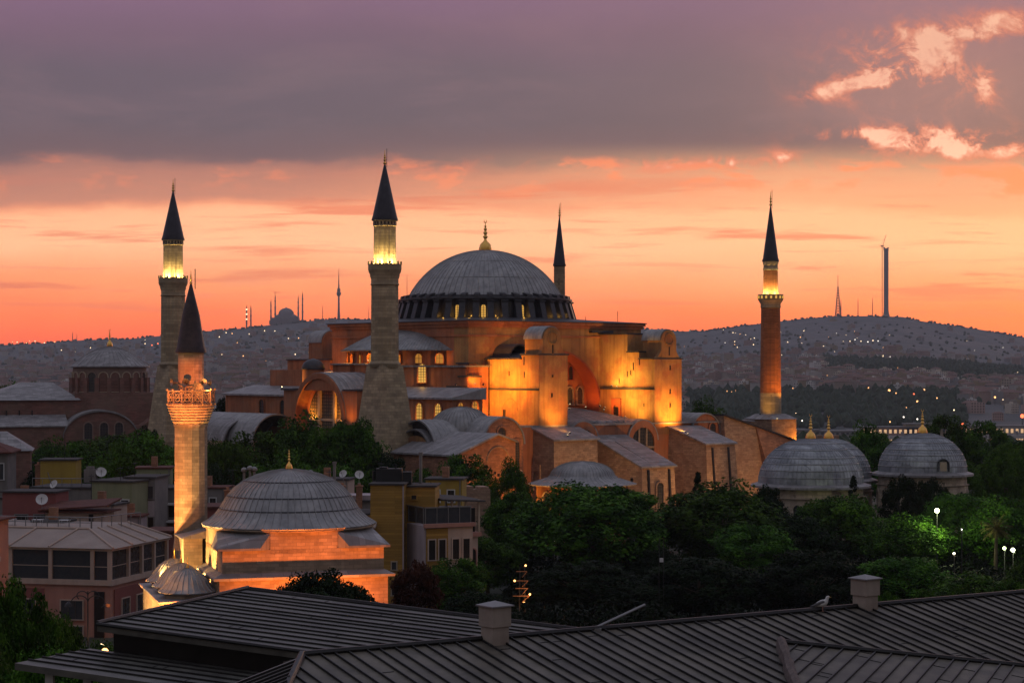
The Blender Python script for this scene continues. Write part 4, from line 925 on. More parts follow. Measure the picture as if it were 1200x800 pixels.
b = MB(); b.lathe([(R8, 11.8), (R8, 14.25)], 8, ph=math.pi/8); b.build('drum', PST, mq)
t8 = 8.25*math.tan(math.pi/8)
for k in range(4):
    b = MB(); e2 = 8.7
    A_, B_, C_ = (-e2-0.1, -t8-1.1), (-t8-1.1, -e2-0.1), (-e2-0.1, -e2-0.1); A2, B2 = (-8.1, -t8+0.05), (-t8+0.05, -8.1)
    b.add([(*C_, 12.28), (*A_, 12.28), (*B_, 12.28), (*C_, 12.5), (*A_, 12.5), (*B_, 12.5), (*A2, 13.9), (*B2, 13.9), (*A2, 12.28), (*B2, 12.28)],
          [(0,3,4,1), (0,2,5,3), (3,5,7), (3,7,6), (3,6,4), (4,6,8,1), (5,2,9,7), (0,1,8,9,2), (6,7,9,8)])
    b.build('corner_roof', LEADF, mq, rot=k*math.pi/2)
prof = [(8.95, 14.15), (9.05, 14.3), (8.3, 14.75), (7.65, 15.3), (7.2, 15.9), (6.85, 16.5), (6.4, 17.2), (5.7, 18.0), (4.7, 18.75), (3.4, 19.35), (1.9, 19.75), (0.7, 19.92), (0.05, 19.95)]
def smooth_prof(p, n=4):
    out = []
    for i in range(len(p)-1):
        for j in range(n): t = j/n; out.append((p[i][0]*(1-t)+p[i+1][0]*t, p[i][1]*(1-t)+p[i+1][1]*t))
    return out+[p[-1]]
b = MB(); b.ribbed(prof, 64, 0.075, 0.009); dm = b.build('dome', LEAD, mq)
for j in (4, 6, 8): 
    q = prof[j]; b = MB(); b.lathe([(q[0]+0.06, q[1]-0.06), (q[0]+0.12, q[1]), (q[0]+0.03, q[1]+0.06)], 64, caps=False); b.build('lead_lap', LEADD, dm)
b = MB(); b.lathe([(8.4, 13.95), (9.0, 14.05), (9.0, 14.16), (8.4, 14.25)], 64); b.build('eave', PST, mq)
finial(mq, (0, 0, 19.8), 2.6, 0.36, crescent=False)
b = MB(); b.box(-10.6, -8.6, 3.2, 8.4, 5, 12.6); b.build('stair_turret', PST, mq)
b = MB(); b.hexa([(-10.9, 2.9, 12.6), (-8.3, 2.9, 12.6), (-8.3, 8.7, 12.6), (-10.9, 8.7, 12.6)], [(-10.9, 2.9, 12.7), (-8.3, 2.9, 13.4), (-8.3, 8.7, 13.4), (-10.9, 8.7, 12.7)]); b.build('turret_roof', LEADF, mq)
me = winmesh('window', 1.5, 3.2, GLD, PST, 0.25, 0.2, 3, 6)
for x in (-4.5, 0, 4.5): inst('window', me, mq, (x, -8.62, 4.0))
# porch of three little domes
b = MB()
b.box(-14.2, -13.5, -8.6, 8.6, 4.6, 7.3)
for y in (-8.6, -3.3, 2.0, 7.9): b.box(-14.2, -13.5, y, y+0.75, -1, 4.6)
b.box(-14.2, -8.6, -8.6, -7.9, 4.6, 7.3); b.box(-14.2, -8.6, 7.9, 8.6, 4.6, 7.3); po = b.build('porch_arcade', PST, mq)
b = MB(); b.hexa([(-14.6, -9.0, 7.3), (-8.6, -9.0, 7.3), (-8.6, 9.0, 7.3), (-14.6, 9.0, 7.3)], [(-14.6, -9.0, 7.45), (-8.6, -9.0, 7.6), (-8.6, 9.0, 7.6), (-14.6, 9.0, 7.45)]); b.build('porch_roof', LEADF, mq)
for y in (-5.2, 0.1, 5.4):
    b = MB(); b.lathe([(2.45, 7.3), (2.45, 8.1)], 8, (-11.3, y, 0), ph=math.pi/8); pd = b.build('porch_drum', PST, mq)
    b = MB(); b.ribbed([(2.85, 8.0), (2.9, 8.1), (2.5, 8.4), (2.2, 8.8), (1.95, 9.2), (1.5, 9.7), (0.95, 10.1), (0.4, 10.35), (0.03, 10.4)], 26, 0.06, 0.03, (-11.3, y, 0)); pdm = b.build('porch_dome', LEAD, pd)
    finial(pdm, (-11.3, y, 10.3), 1.5, 0.17, crescent=False)
# its minaret
mn = thing('minaret', (-34.6, 211.5, 0), 'slender orange lit minaret with openwork balcony, loudspeakers and rusty spire', 'minaret')
b = MB(); b.lathe([(1.9, -1), (1.9, 11)], 12); b.lathe([(1.95, 11), (1.78, 12.2), (1.76, 24.2)], 14); b.lathe([(1.86, 24.2), (1.86, 24.5)], 14); b.build('shaft', PST, mn)
b = MB(); prof = [(1.8, 24.5), (1.88, 24.6)]
for k in range(6): prof += [(1.92+0.11*k, 24.65+0.3*k), (2.02+0.11*k, 24.78+0.3*k), (1.93+0.11*k, 24.88+0.3*k)]
prof += [(2.55, 26.4), (2.6, 26.6), (1.6, 26.62)]
b.lathe(prof, 28); b.build('corbel', PST, mn)
b = MB(); k = 14
for i in range(k):
    a, a2 = 2*math.pi*i/k, 2*math.pi*(i+1)/k; p = lambda t, z, r=2.5: (r*math.cos(t), r*math.sin(t), z)
    b.tube(p(a, 26.55), p(a, 28.15), 0.09, 5); b.tube(p(a, 28.05), p(a2, 28.05), 0.09, 5); b.tube(p(a, 26.70), p(a2, 26.70), 0.08, 5)
    b.tube(p(a, 26.75), p(a2, 28.05), 0.05, 4); b.tube(p(a, 28.05), p(a2, 26.75), 0.05, 4); b.tube(p(a, 27.35), p(a2, 27.35), 0.05, 4)
    m_ = (a+a2)/2; c = Vector(p(m_, 27.35, 2.48))
    for j in range(8):
        q, q2 = 2*math.pi*j/8, 2*math.pi*(j+1)/8; tv = Vector((-math.sin(m_), math.cos(m_), 0))
        b.tube(c+tv*0.33*math.cos(q)+Vector((0, 0, 0.42*math.sin(q))), c+tv*0.33*math.cos(q2)+Vector((0, 0, 0.42*math.sin(q2))), 0.05, 4)
rail = b.build('balustrade', PST, mn)
for i in range(k):
    a = 2*math.pi*i/k; b = MB(); b.ball((2.6*math.cos(a), 2.6*math.sin(a), 28.2), 0.12, 8, 6); b.ball((2.6*math.cos(a), 2.6*math.sin(a), 26.65), 0.12, 8, 6); b.build('balustrade_knob', PST, rail)
b = MB(); b.lathe([(1.42, 26.5), (1.38, 32.1), (1.5, 32.2)], 16); b.build('upper_shaft', PST, mn)
b = MB(); b.lathe([(1.45, 32.1), (1.66, 32.15), (1.66, 32.35), (1.5, 32.8), (0.95, 36.2), (0.07, 39.7), (0.01, 39.75)], 16); b.build('spire', CONR, mn, smooth=True)
minaret_finial(mn, 39.5, 1.5, 0.17)
for a in (-150, -95, -42, 30, 120):
    a = R(a); d = Vector((math.cos(a), math.sin(a), 0)); c = d*1.4+Vector((0, 0, 28.95))
    b = MB(); pf_ = [(0.06, 0), (0.1, 0.25), (0.2, 0.5), (0.42, 0.72)]; vs = []
    tv = Vector((-d.y, d.x, 0))
    for r_, l_ in pf_:
        for i in range(12): q = 2*math.pi*i/12; vs.append(c+d*l_*1.1+tv*r_*math.cos(q)+Vector((0, 0, r_*math.sin(q))))
    b.add(vs, [(j*12+i, j*12+(i+1) % 12, (j+1)*12+(i+1) % 12, (j+1)*12+i) for j in range(3) for i in range(12)]); b.ball(c+d*0.2, 0.14, 8, 6); b.build('loudspeaker', STEEL, mn)
glow(mn, (2.1, -1.5, 28.3), 60, (1.0, 0.35, 0.08), 0.1)
flood((-36.5, 166, 3.0), (-34.6, 211.5, 28.5), 50000, (1.0, 0.225, 0.04), 8, 0.6, label='distant floodlight in the street aimed at the top of the slender minaret', s=0.5)
# the mosque's floods
MOSQ_K = 2.7
MFG = 'floodlights round the small mosque'
def mf(loc, tgt, pw, c=(1.0, 0.225, 0.038), size=80, lab='ground floodlight throwing orange light up the small mosque'):
    return flood(loc, tgt, pw*MOSQ_K, c, size, 0.6, label=lab, group=MFG, frame=MF, s=0.45)
mf((0.3, -15.2, 0.5), (0.3, -8.6, 9.5), 1800, size=95)
mf((6.4, -15.4, 0.5), (5.6, -8.6, 7.5), 420)
mf((-6.0, -15, 0.5), (-5, -8.6, 8), 420)
WARMW = (1.0, 0.56, 0.16)
mf((-10.4, -6.8, 7.9), (-8.6, -5.5, 11.5), 420, WARMW, 130, 'small floodlight on the porch roof lighting the mosque side')
mf((-12.9, -2.6, 8.2), (-8.6, -3.0, 12.0), 800, WARMW, 110, 'small floodlight on the porch roof lighting the mosque side')
mf((-13.4, 2.8, 8.2), (-9.2, 4.0, 12.0), 700, WARMW, 110, 'small floodlight on the porch roof lighting the mosque side')
mf((-20.0, -9, 0.6), (-14.2, -5, 5.5), 800, (1.0, 0.62, 0.2), 90)
mf((-20.0, 0, 0.6), (-14.2, 2, 5.5), 800, (1.0, 0.62, 0.2), 90)
mf((-25, -16, 3), (-11.5, 1, 10), 1500, (1.0, 0.38, 0.1), 50)
flood((-34.5, 190.5, 2.0), (-34.7, 211.5, 19), 19000, (1.0, 0.235, 0.042), 62, 0.5, label='floodlight on the ground aimed up the slender minaret', s=0.5)
flood((-43.0, 206, 1.5), (-34.8, 211.5, 26), 11000, (1.0, 0.235, 0.042), 36, 0.5, label='floodlight left of the slender minaret aimed at its balcony', s=0.5)

# ------------------------------------------------------------------ houses beside the mosque
PNK = mat('pink_render', (0.44, 0.22, 0.17), (0.38, 0.19, 0.145), 0.4, stain=(0.26, 0.13, 0.11), stain_amt=0.4, streak=0.25)
PNR = mat('dusky_red_render', (0.25, 0.085, 0.075), (0.21, 0.07, 0.065), 0.4, stain=(0.15, 0.06, 0.05), stain_amt=0.4)
CRM = mat('cream_trim', (0.50, 0.38, 0.31), (0.43, 0.33, 0.27), 0.6, streak=0.2)
YEL = mat('yellow_cladding', (0.42, 0.24, 0.05), (0.36, 0.20, 0.04), 0.3, brick=(6, 0.32), stain=(0.24, 0.14, 0.05), stain_amt=0.35)
YEP = mat('mustard_plaster', (0.36, 0.25, 0.045), (0.30, 0.20, 0.04), 0.3, streak=0.25)
GRN = mat('pale_green_render', (0.25, 0.26, 0.15), (0.2, 0.21, 0.12), 0.3, streak=0.3)
GRY = mat('grey_render', (0.22, 0.20, 0.185), (0.16, 0.148, 0.14), 0.4, streak=0.35)
TIL = mat('clay_roof_tile', (0.15, 0.05, 0.035), (0.10, 0.036, 0.028), 1.0, brick=(0.4, 0.3), axis='flat')
CANV = mat('terrace_canvas', (0.36, 0.29, 0.25), (0.30, 0.24, 0.21), 0.4, stain=(0.2, 0.15, 0.13), stain_amt=0.4)
PLW = mat('mauve_white_wall', (0.42, 0.35, 0.36), (0.36, 0.3, 0.31), 0.4, streak=0.25)
ROOFD = mat('dark_felt_roof', (0.06, 0.055, 0.052), (0.042, 0.038, 0.037), 0.6)
def house(name, px, Y, w, d, z0, z1, m, label, cat='building', rot=0.0, group=None, roof=ROOFD, parapet=0.25):
    X = (px-600)/F*Y
    t = thing(name, (X, Y, 0), label, cat, group, rot)
    b = MB(); b.box(-w/2, w/2, 0, d, z0, z1); wl = b.build('wall', m, t)
    b = MB(); b.box(-w/2-parapet, w/2+parapet, -parapet, d+parapet, z1, z1+0.22); b.build('roof', roof, t)
    return t, wl
def winrow(t, xs_, z, w, h, y=-0.03, pane=GLD, frame=CRM, nx=2, ny=1, arched=False, rot=0.0, x0=0.0):
    me = winmesh('window', w, h, pane, frame, 0.13, 0.12, nx, ny, arched, bar=0.07)
    for x in xs_:
        if rot: inst('window', me, t, (x0, x, z), rot)
        else: inst('window', me, t, (x, y, z))
# the pink hotel: own frame with its corner at the origin
hp = thing('pink_hotel', (-45.4, 222, 0), 'pink hotel with a long glazed roof terrace under cream canopies', 'hotel', rot=R(-14))
b = MB(); b.box(-22, -0.01, 0, 15.5, -1, 5.9); b.build('wall', PNK, hp)
b = MB(); b.box(-15.5, -8.2, -0.12, 0, -1, 5.4); b.build('red_panel', PNR, hp)
b = MB(); b.box(-0.01, 0.14, 0.8, 15.5, -1, 5.4); b.build('red_panel', PNR, hp)
b = MB(); b.box(-22.3, 0.3, -0.3, 15.7, 5.9, 6.5); b.box(-22.3, 0.3, -0.3, 15.7, 9.8, 10.1)
for x in (-22, -17.3, -12.4, -7.4, -2.2, -0.1): b.box(x-0.22, x+0.22, -0.2, 0.2, 6.5, 9.8)
for y in (4.6, 8.2, 11.6, 15.3): b.box(-0.2, 0.2, y-0.2, y+0.2, 6.5, 9.8)
b.build('terrace_frame', CRM, hp)
b = MB(); b.box(-21.9, -0.15, 0.08, 15.3, 6.5, 9.8); gl = b.build('terrace_glazing', GLD, hp)
b = MB(); b.box(-21.9, -0.1, 0.0, 0.06, 7.95, 8.03); b.box(-0.14, -0.08, 0, 15.3, 7.95, 8.03); b.build('glazing_rail', CRM, gl)
b = MB(); b.hexa([(-22.6, -0.6, 10.1), (0.6, -0.6, 10.1), (0.6, 15.9, 10.1), (-22.6, 15.9, 10.1)], [(-22.6, 5.2, 11.75), (-5.2, 5.2, 11.75), (-5.2, 15.9, 11.75), (-22.6, 15.9, 11.75)])
cv = b.build('canopy', CANV, hp)
b = MB()
for x, x2 in ((-22.3, -22.3), (-17.3, -16.5), (-12.4, -11.9), (-7.4, -6.6), (0.6, -5.2)): b.tube((x, -0.55, 10.22), (x2, 5.2, 11.85), 0.11, 5)
for y, y2 in ((4.6, 7.5), (8.2, 10), (11.6, 13), (15.5, 15.6)): b.tube((0.55, y, 10.22), (-5.2, y2, 11.85), 0.11, 5)
b.tube((-22.6, 5.2, 11.85), (-5.2, 5.2, 11.85), 0.13, 5); b.build('canopy_rib', CRM, cv)
b = MB(); b.tube((-22.6, 6.5, 13.0), (-5.5, 6.5, 13.0), 0.06, 5); b.tube((-22.6, 6.5, 12.4), (-5.5, 6.5, 12.4), 0.05, 5); b.tube((-5.5, 6.5, 13.0), (-3.5, 15.5, 13.0), 0.06, 5)
for i in range(13): x = -22.4+i*1.4; b.tube((x, 6.5, 11.6), (x, 6.5, 13.0), 0.06, 5)
for i in range(6): b.tube((-5.5+2*i/5, 6.5+9*i/5, 11.6), (-5.5+2*i/5, 6.5+9*i/5, 13.0), 0.06, 5)
b.build('terrace_railing', STEEL, hp)
winrow(hp, (-17.5, -13.6, -10.6, -4.7), 2.0, 2.7, 2.1, y=-0.15, frame=CRM, nx=3)
winrow(hp, (-17.5, -13.6, -10.6, -4.7), -1.6+0.9, 2.7, 1.9, y=-0.15, frame=CRM, nx=3)
winrow(hp, (3.5, 7.5, 11.5), 2.0, 2.0, 2.1, frame=CRM, nx=2, rot=R(90), x0=0.17)
b = MB(); b.box(-1.95, -0.75, -0.16, 0, -1, 5.2); b.build('dark_panel', DRK, hp)
# left edge house
t, wl = house('corner_house', -34, 205, 5.6, 3, -1, 14.6, PNK, 'pink corner house cut by the left edge beside the hotel', 'house', R(-10), roof=TIL, parapet=0.6)
b = MB(); b.box(-3.3, 3.3, -0.5, 0.1, 10.4, 10.9); b.box(-3.1, 3.1, -0.3, 0.1, 3.0, 3.4); b.build('string_course', CRM, wl)
winrow(wl, (0.9,), 11.0, 1.3, 2.8, arched=True); winrow(wl, (0.9,), 4.5, 1.2, 2.4); winrow(wl, (0.9,), 0.5, 1.2, 2.0)
# rooftops behind the hotel
t, wl = house('tiled_house', -46, 300, 14, 9, -1, 17.4, GRY, 'house at the left edge with a red tiled hip roof', 'house', R(6), roof=TIL, parapet=0.7)
b = MB(); b.hexa([(-7.7, -0.7, 17.6), (7.7, -0.7, 17.6), (7.7, 9.7, 17.6), (-7.7, 9.7, 17.6)], [(-4, 4, 19.3), (4, 4, 19.3), (4, 5, 19.3), (-4, 5, 19.3)]); b.build('hip_roof', TIL, t)
winrow(wl, (1.5, 4.4, 5.9), 13.4, 1.0, 2.4, frame=WHT)
t, wl = house('mustard_house', 68, 292, 5.2, 5, -1, 16.7, YEP, 'plain mustard yellow box house among the rooftops', 'house', R(3))
b = MB(); b.tube((-1, -0.1, 13.3), (-1.5, -0.1, 15), 0.06, 4); b.build('downpipe', STEEL, wl)
t, wl = house('kiosk_house', 87, 246, 7.6, 4, -1, 12.4, CRM, 'cream rooftop house with small dark motifs under a red roof', 'house', R(-8), roof=TIL, parapet=0.7)
b = MB(); b.hexa([(-4.4, -1.1, 12.6), (4.6, -1.1, 13.2), (4.6, 4.6, 13.8), (-4.4, 4.6, 13.2)], [(-4.4, -1.1, 12.8), (4.6, -1.1, 13.4), (4.6, 4.6, 14.0), (-4.4, 4.6, 13.4)]); b.build('sloping_roof', TIL, t)
b = MB(); b.box(1.9, 2.5, -0.04, 0.1, 9, 12.2); b.build('door', DRK, wl)
winrow(wl, (-3.2, -1.9, -0.6), 11.2, 0.35, 0.5, frame=CRM, nx=1, pane=DRK); winrow(wl, (0.5, 1.0, 3.1), 9.7, 0.5, 1.6, frame=CRM, nx=2, ny=3, pane=DRK)
t, wl = house('dark_house', 34, 250, 7, 5, -1, 14.6, PNR, 'dark red rooftop house with shadowed openings left of the cream one', 'house', R(-6))
winrow(wl, (-1, 1.5), 9.6, 1.6, 2.2, frame=GRY, pane=DRK)
t, wl = house('green_house', 131, 268, 6.0, 8, -1, 14.9, GRN, 'pale green house with two white windows among the rooftops', 'house', R(-16))
winrow(wl, (0.2, 2.0), 9.9, 1.1, 2.6, frame=WHT, nx=2, ny=1)
t, wl = house('glazed_house', 164, 272, 4.2, 7, -1, 15.2, GRY, 'grey house with a band of upper windows and white cladding', 'house', R(-5))
winrow(wl, (-1.3, 0, 1.3), 12.4, 1.1, 1.7, frame=GRY, nx=1); winrow(wl, (-1.5, -0.5, 0.5, 1.5), 8.0, 0.8, 1.8, frame=GRY, nx=1, pane=DRK)
b = MB(); b.box(-2.05, 2.05, -0.08, 0, 9.9, 12.1); b.build('cladding', PLW, wl)
t, wl = house('terraced_house', 196, 280, 5, 8, -1, 13.2, GRY, 'low grey terraced house just left of the orange minaret', 'house', R(-5))
b = MB(); b.box(-3, 3, -1.4, 0, 11.0, 11.25); b.box(-3, 3, -2.2, 0, 8.6, 8.85); b.build('terrace_slab', WHT, wl); winrow(wl, (-1.2, 1.2), 9.2, 1.9, 1.6, frame=GRY, pane=DRK)
t, wl = house('tiled_shed', 190, 243, 5, 5, -1, 10.2, PNR, 'low shed with a dull red roof beside the minaret', 'shed', R(-10), roof=TIL, parapet=0.5)
t, wl = house('flat_roof_house', 90, 275, 13, 8, -1, 13.6, GRY, 'long flat-roofed house crowded with roof plant and dishes', 'house', R(-6))
b = MB(); b.tube((-6.4, 0, 15), (6.4, 0, 15), 0.05, 4)
for i in range(10): b.tube((-6.4+i*1.42, 0, 13.7), (-6.4+i*1.42, 0, 15), 0.05, 4)
b.build('railing', STEEL, t)
t, wl = house('low_house', 262, 262, 9, 7, -1, 11.8, PNR, 'low reddish house behind the mosque dome at its left', 'house', R(4), roof=TIL, parapet=0.4)
b = MB(); b.box(-4.4, 4.4, -0.6, 0, 9.2, 9.4); b.build('awning', WHT, wl)
t, wl = house('long_house', 405, 262, 13, 8, -1, 12.6, GRY, 'long low house behind the mosque dome at its right', 'house', R(4))
b = MB(); b.box(-6, 6, 1, 6, 12.8, 13.4); b.build('roof_deck', PLW, t)
# yellow clad building right of the mosque
yb = thing('yellow_building', at(434, 600, 238), 'tall building clad in yellow boards right of the small mosque', 'building', rot=R(-3)); yb.location.z = 0
b = MB(); b.box(0, 4.0, 0, 9, -1, 16.3); wl = b.build('wall', YEL, yb)
b = MB(); b.box(-3.6, 0, 1.2, 9, -1, 12.6); b.build('side_wall', YEL, yb); b = MB(); b.box(4.0, 7.6, 3, 9, -1, 15.9); b.build('rear_wall', YEL, yb)
b = MB(); b.box(-0.2, 4.2, -0.2, 9.2, 16.3, 16.5); b.box(4.2, 7.8, 2.8, 9.2, 15.9, 16.1); b.box(-3.8, -0.2, 1.0, 9.2, 12.6, 12.8); b.build('roof', ROOFD, yb)
b = MB(); b.box(3.92, 4.08, -0.08, 0, -1, 16.3); b.build('corner_trim', PLW, wl)
winrow(wl, (2.9,), 6.1, 0.55, 0.9, nx=1, frame=FRM); winrow(wl, (2.9,), 3.0, 0.55, 0.7, nx=1, frame=FRM); winrow(wl, (5.0,), 14.4, 0.6, 0.5, y=2.97, nx=1, pane=DRK, frame=YEL)
b = MB(); b.hexa([(-2.6, -1.6, 11.2), (0.8, -1.6, 11.2), (0.8, 1.2, 11.5), (-2.6, 1.2, 11.5)], [(-2.6, -1.6, 11.35), (0.8, -1.6, 11.35), (0.8, 1.2, 12.2), (-2.6, 1.2, 12.2)]); b.build('porch_canopy', CANV, yb)
tp = thing('terrace_house', at(497, 600, 236), 'white-sided house with orange window bays and a glass roof terrace', 'house', rot=R(26)); tp.location.z = 0
b = MB(); b.box(0, 6.4, 0, 10, -1, 11.5); wl = b.build('wall', PLW, tp)
b = MB(); b.box(0.25, 3.1, -0.12, 0, -1, 11.2); b.build('mustard_bay', YEL, wl); b = MB(); b.box(3.1, 6.4, -0.1, 0, -1, 11.2); b.build('cream_bay', CRM, wl)
b = MB(); b.box(-0.1, 6.6, -0.5, 0, 11.3, 11.75); b.box(0.1, 6.5, -0.25, 0, 5.2, 5.5); b.build('cornice', PNK, wl)
winrow(wl, (0.95, 2.3, 4.1, 5.5), 7.4, 0.85, 2.4, y=-0.14, frame=CRM, nx=1, pane=DRK)
winrow(wl, (0.95, 2.3, 4.1, 5.5), 2.4, 0.85, 2.2, y=-0.14, frame=CRM, nx=1, pane=DRK)
b = MB(); b.box(0.2, 6.3, 0.1, 0.2, 11.75, 13.6); b.box(0.1, 0.2, 0.2, 9.8, 11.75, 13.6); tg = b.build('terrace_glass', GLD, tp)
b = MB()
for i in range(5): b.box(0.15+i*1.5, 0.25+i*1.5, 0.02, 0.1, 11.75, 13.7)
b.box(0.1, 6.4, 0.0, 0.12, 13.6, 13.75); b.build('glass_frame', STEEL, tg)
b = MB()
for i in range(5): b.box(-0.02, 0.09, 0.2+i*2.3, 0.3+i*2.3, 11.75, 13.7)
b.box(-0.02, 0.09, 0.2, 9.7, 13.6, 13.75); b.build('glass_frame', STEEL, tg)
rs = thing('rooftop_restaurant', at(543, 600, 246), 'small arched-window house with dark canopied restaurant terrace on top', 'restaurant', rot=R(26)); rs.location.z = 0
b = MB(); b.box(-1.6, 2.0, 0, 6, -1, 9.4); wl = b.build('wall', CRM, rs); winrow(wl, (-0.9, 0.2, 1.3), 3.6, 0.8, 4.2, frame=PNK, nx=1, arched=True, pane=DRK)
b = MB(); b.box(-1.9, 2.3, -0.5, 6, 9.4, 9.9); b.build('cornice', PNK, wl)
b = MB()
for x in (-1.7, 0.2, 2.0):
    for y in (-0.3, 5.8): b.box(x-0.12, x+0.12, y-0.12, y+0.12, 9.9, 14.0)
b.box(-1.8, 2.1, -0.35, -0.25, 10.9, 11.0); b.build('post', FRM, rs)
b = MB(); b.hexa([(-3.4, -1.0, 14.0), (2.6, -1.0, 13.7), (2.6, 6.4, 13.9), (-3.4, 6.4, 14.3)], [(-3.4, -1.0, 14.2), (2.6, -1.0, 13.9), (2.6, 6.4, 14.1), (-3.4, 6.4, 14.5)]); b.build('canopy', ROOFD, rs)
b = MB(); b.box(-1.5, 1.8, 0.4, 5.6, 9.9, 12.9); b.build('dining_room', DRK, rs)
rn = thing('ruined_pier', at(556, 600, 300), 'ruined rubble stone pier between the trees and the lit annex', 'ruin', rot=R(15)); rn.location.z = 0
b = MB(); b.hexa([(-2.1, -2, -1), (2.2, -2, -1), (2.2, 2, -1), (-2.1, 2, -1)], [(-2, -1.9, 12.0), (2.0, -1.9, 12.1), (2.0, 1.9, 11.9), (-2, 1.9, 12.1)]); b.box(-1.8, -0.6, -1.8, 1.6, 12, 12.5); b.box(0.5, 1.8, -1.8, 1.6, 12, 12.4); b.build('masonry', MAS, rn)
wl_ = thing('old_stone_house', at(-8, 540, 330), 'old rubble stone building with grey roof below the brick church', 'house', rot=R(12)); wl_.location.z = 0
b = MB(); b.box(-9, 6, 0, 10, -1, 16.5); b.build('wall', CHB, wl_)
b = MB(); b.hexa([(-9.5, -0.5, 16.5), (6.5, -0.5, 16.5), (6.5, 10.5, 16.5), (-9.5, 10.5, 16.5)], [(-6, 4, 19.6), (2, 4, 19.6), (2, 6, 19.6), (-6, 6, 19.6)]); b.build('roof', LEADF, wl_)

# ------------------------------------------------------------------ roof clutter
def dish(px, py, Y, r, label, yaw=R(20)):
    p = at(px, py, Y); t = thing('satellite_dish', (p.x, p.y, p.z-r*1.9), label, 'satellite dish', 'satellite dishes on the rooftops', yaw)
    b = MB(); b.lathe([(0.02, -0.22*r), (r*0.5, -0.15*r), (r*0.85, -0.02*r), (r, 0.08*r), (r*0.97, 0.12*r), (r*0.82, 0.03*r), (r*0.4, -0.1*r)], 20, caps=False)
    o = b.build('reflector', WHT, t, (0, 0, r*1.9), smooth=True); o.rotation_euler = (R(62), 0, 0)
    b = MB(); b.tube((0, 0.25*r, 0), (0, 0.25*r, r*1.8), 0.05, 6); b.box(-0.3*r, 0.3*r, 0, 0.5*r, -0.05, 0.03); b.build('mast', STEEL, t)
    b = MB(); b.tube((0, -0.1*r, r*1.1), (0, -0.85*r, r*2.2), 0.03, 4); b.ball((0, -0.85*r, r*2.25), 0.09, 8, 5); b.build('feed_arm', STEEL, t)
dish(118.5, 553, 275, 0.75, 'largest dish, on the flat roof beside the silver water tank', R(15))
dish(63, 567, 273, 0.62, 'tilted dish before the mustard yellow house', R(-30))
dish(49, 585, 246, 0.75, 'dish on the dark red roof left of the cream rooftop house', R(10))
dish(402, 555, 258, 0.55, 'left one of the two dishes on posts by the yellow clad building', R(-25))
dish(421, 556, 258, 0.6, 'right one of the two dishes on posts by the yellow clad building', R(15))
dish(309, 558, 262, 0.55, 'dish peeping over the mosque dome at its left', R(30))
def small(name, px, py, Y, fn, m, label, cat, group=None, rot=0.0, smooth=False):
    p = at(px, py, Y); b = MB(); fn(b); o = b.build(name, m, None, p, rot, smooth); tag(o, label, cat, group); return o
def vent(b): b.tube((0, 0, -2.2), (0, 0, 0), 0.18, 8); b.lathe([(0.3, 0), (0.42, 0.15), (0.4, 0.4), (0.2, 0.6), (0.03, 0.65)], 12)
for px, py, l in ((286, 553, 'left of three round-capped vents over the mosque dome'), (293, 551, 'middle of three round-capped vents over the mosque dome'), (298, 552, 'right of three round-capped vents over the mosque dome'), (364, 556, 'round-capped vent right of the mosque finial')):
    small('roof_vent', px, py, 262, vent, STEEL, l, 'vent', 'round-capped roof vents')
small('water_tank', 130, 566, 275, lambda b: b.lathe([(1.1, -1.4), (1.1, -0.3), (0.8, 0.25), (0.3, 0.5), (0.02, 0.55)], 20), STEEL, 'silver domed water tank on the flat roof', 'water tank', smooth=True)
def acbox(b):
    b.box(-0.8, 0.8, -0.6, 0.6, -0.8, 1.0); b.tube((0, -0.62, 0.15), (0, -0.68, 0.15), 0.5, 14); b.box(-0.5, 0.5, -0.4, 0.4, 1.0, 1.4); b.tube((0.9, 0, -0.8), (0.9, 0, 1.2), 0.08, 6)
small('cooling_unit', 106, 558, 275, acbox, GRY, 'grey cooling unit left of the largest dish', 'cooling unit')
def acbig(b):
    b.box(-1.8, 1.4, -1, 1, -0.9, 1.1); b.box(1.5, 2.6, -0.8, 0.8, -0.9, 0.7); b.box(-1.4, -0.4, -0.6, 0.6, 1.1, 1.3); b.tube((0.6, 0, 1.1), (0.6, 0, 1.6), 0.12, 6); b.tube((-2.1, 0, -0.9), (-2.1, 0, 0.8), 0.2, 8)
small('cooling_unit', 458, 559, 243, acbig, BLK, 'black rooftop cooling plant on the yellow clad building', 'cooling unit')
def stack(b): b.tube((0, 0, -4), (0, 0, 3.6), 0.2, 8); b.tube((0, 0, 3.6), (0, 0, 3.9), 0.28, 8)
small('flue_pipe', 493, 566, 245, stack, STEEL, 'grey flue pipe on the yellow clad building', 'flue')
small('flue_pipe', 392, 575, 262, stack, STEEL, 'grey flue pipe right of the mosque dome', 'flue')
def chim(b): b.box(-0.4, 0.4, -0.4, 0.4, -3, 0); b.box(-0.5, 0.5, -0.5, 0.5, 0, 0.15); b.tube((0, 0, 0.15), (0, 0, 0.5), 0.2, 8)
for px, py, l in ((401, 570, 'reddish brick chimney under the left dish post'), (421, 570, 'reddish brick chimney under the right dish post'), (267, 575, 'brick chimney left of the mosque dome'), (45, 545, 'brick chimney beside the mustard yellow house')):
    small('chimney', px, py, 262 if px > 100 else 295, chim, BRK, l, 'chimney')
def table_(b): b.box(-0.6, 0.6, -0.4, 0.4, 0.7, 0.75); [b.tube((sx*0.5, sy*0.3, 0), (sx*0.5, sy*0.3, 0.7), 0.03, 4) for sx in (-1, 1) for sy in (-1, 1)]
hx = Matrix.Translation((-45.4, 222, 0)) @ Matrix.Rotation(R(-14), 4, 'Z')
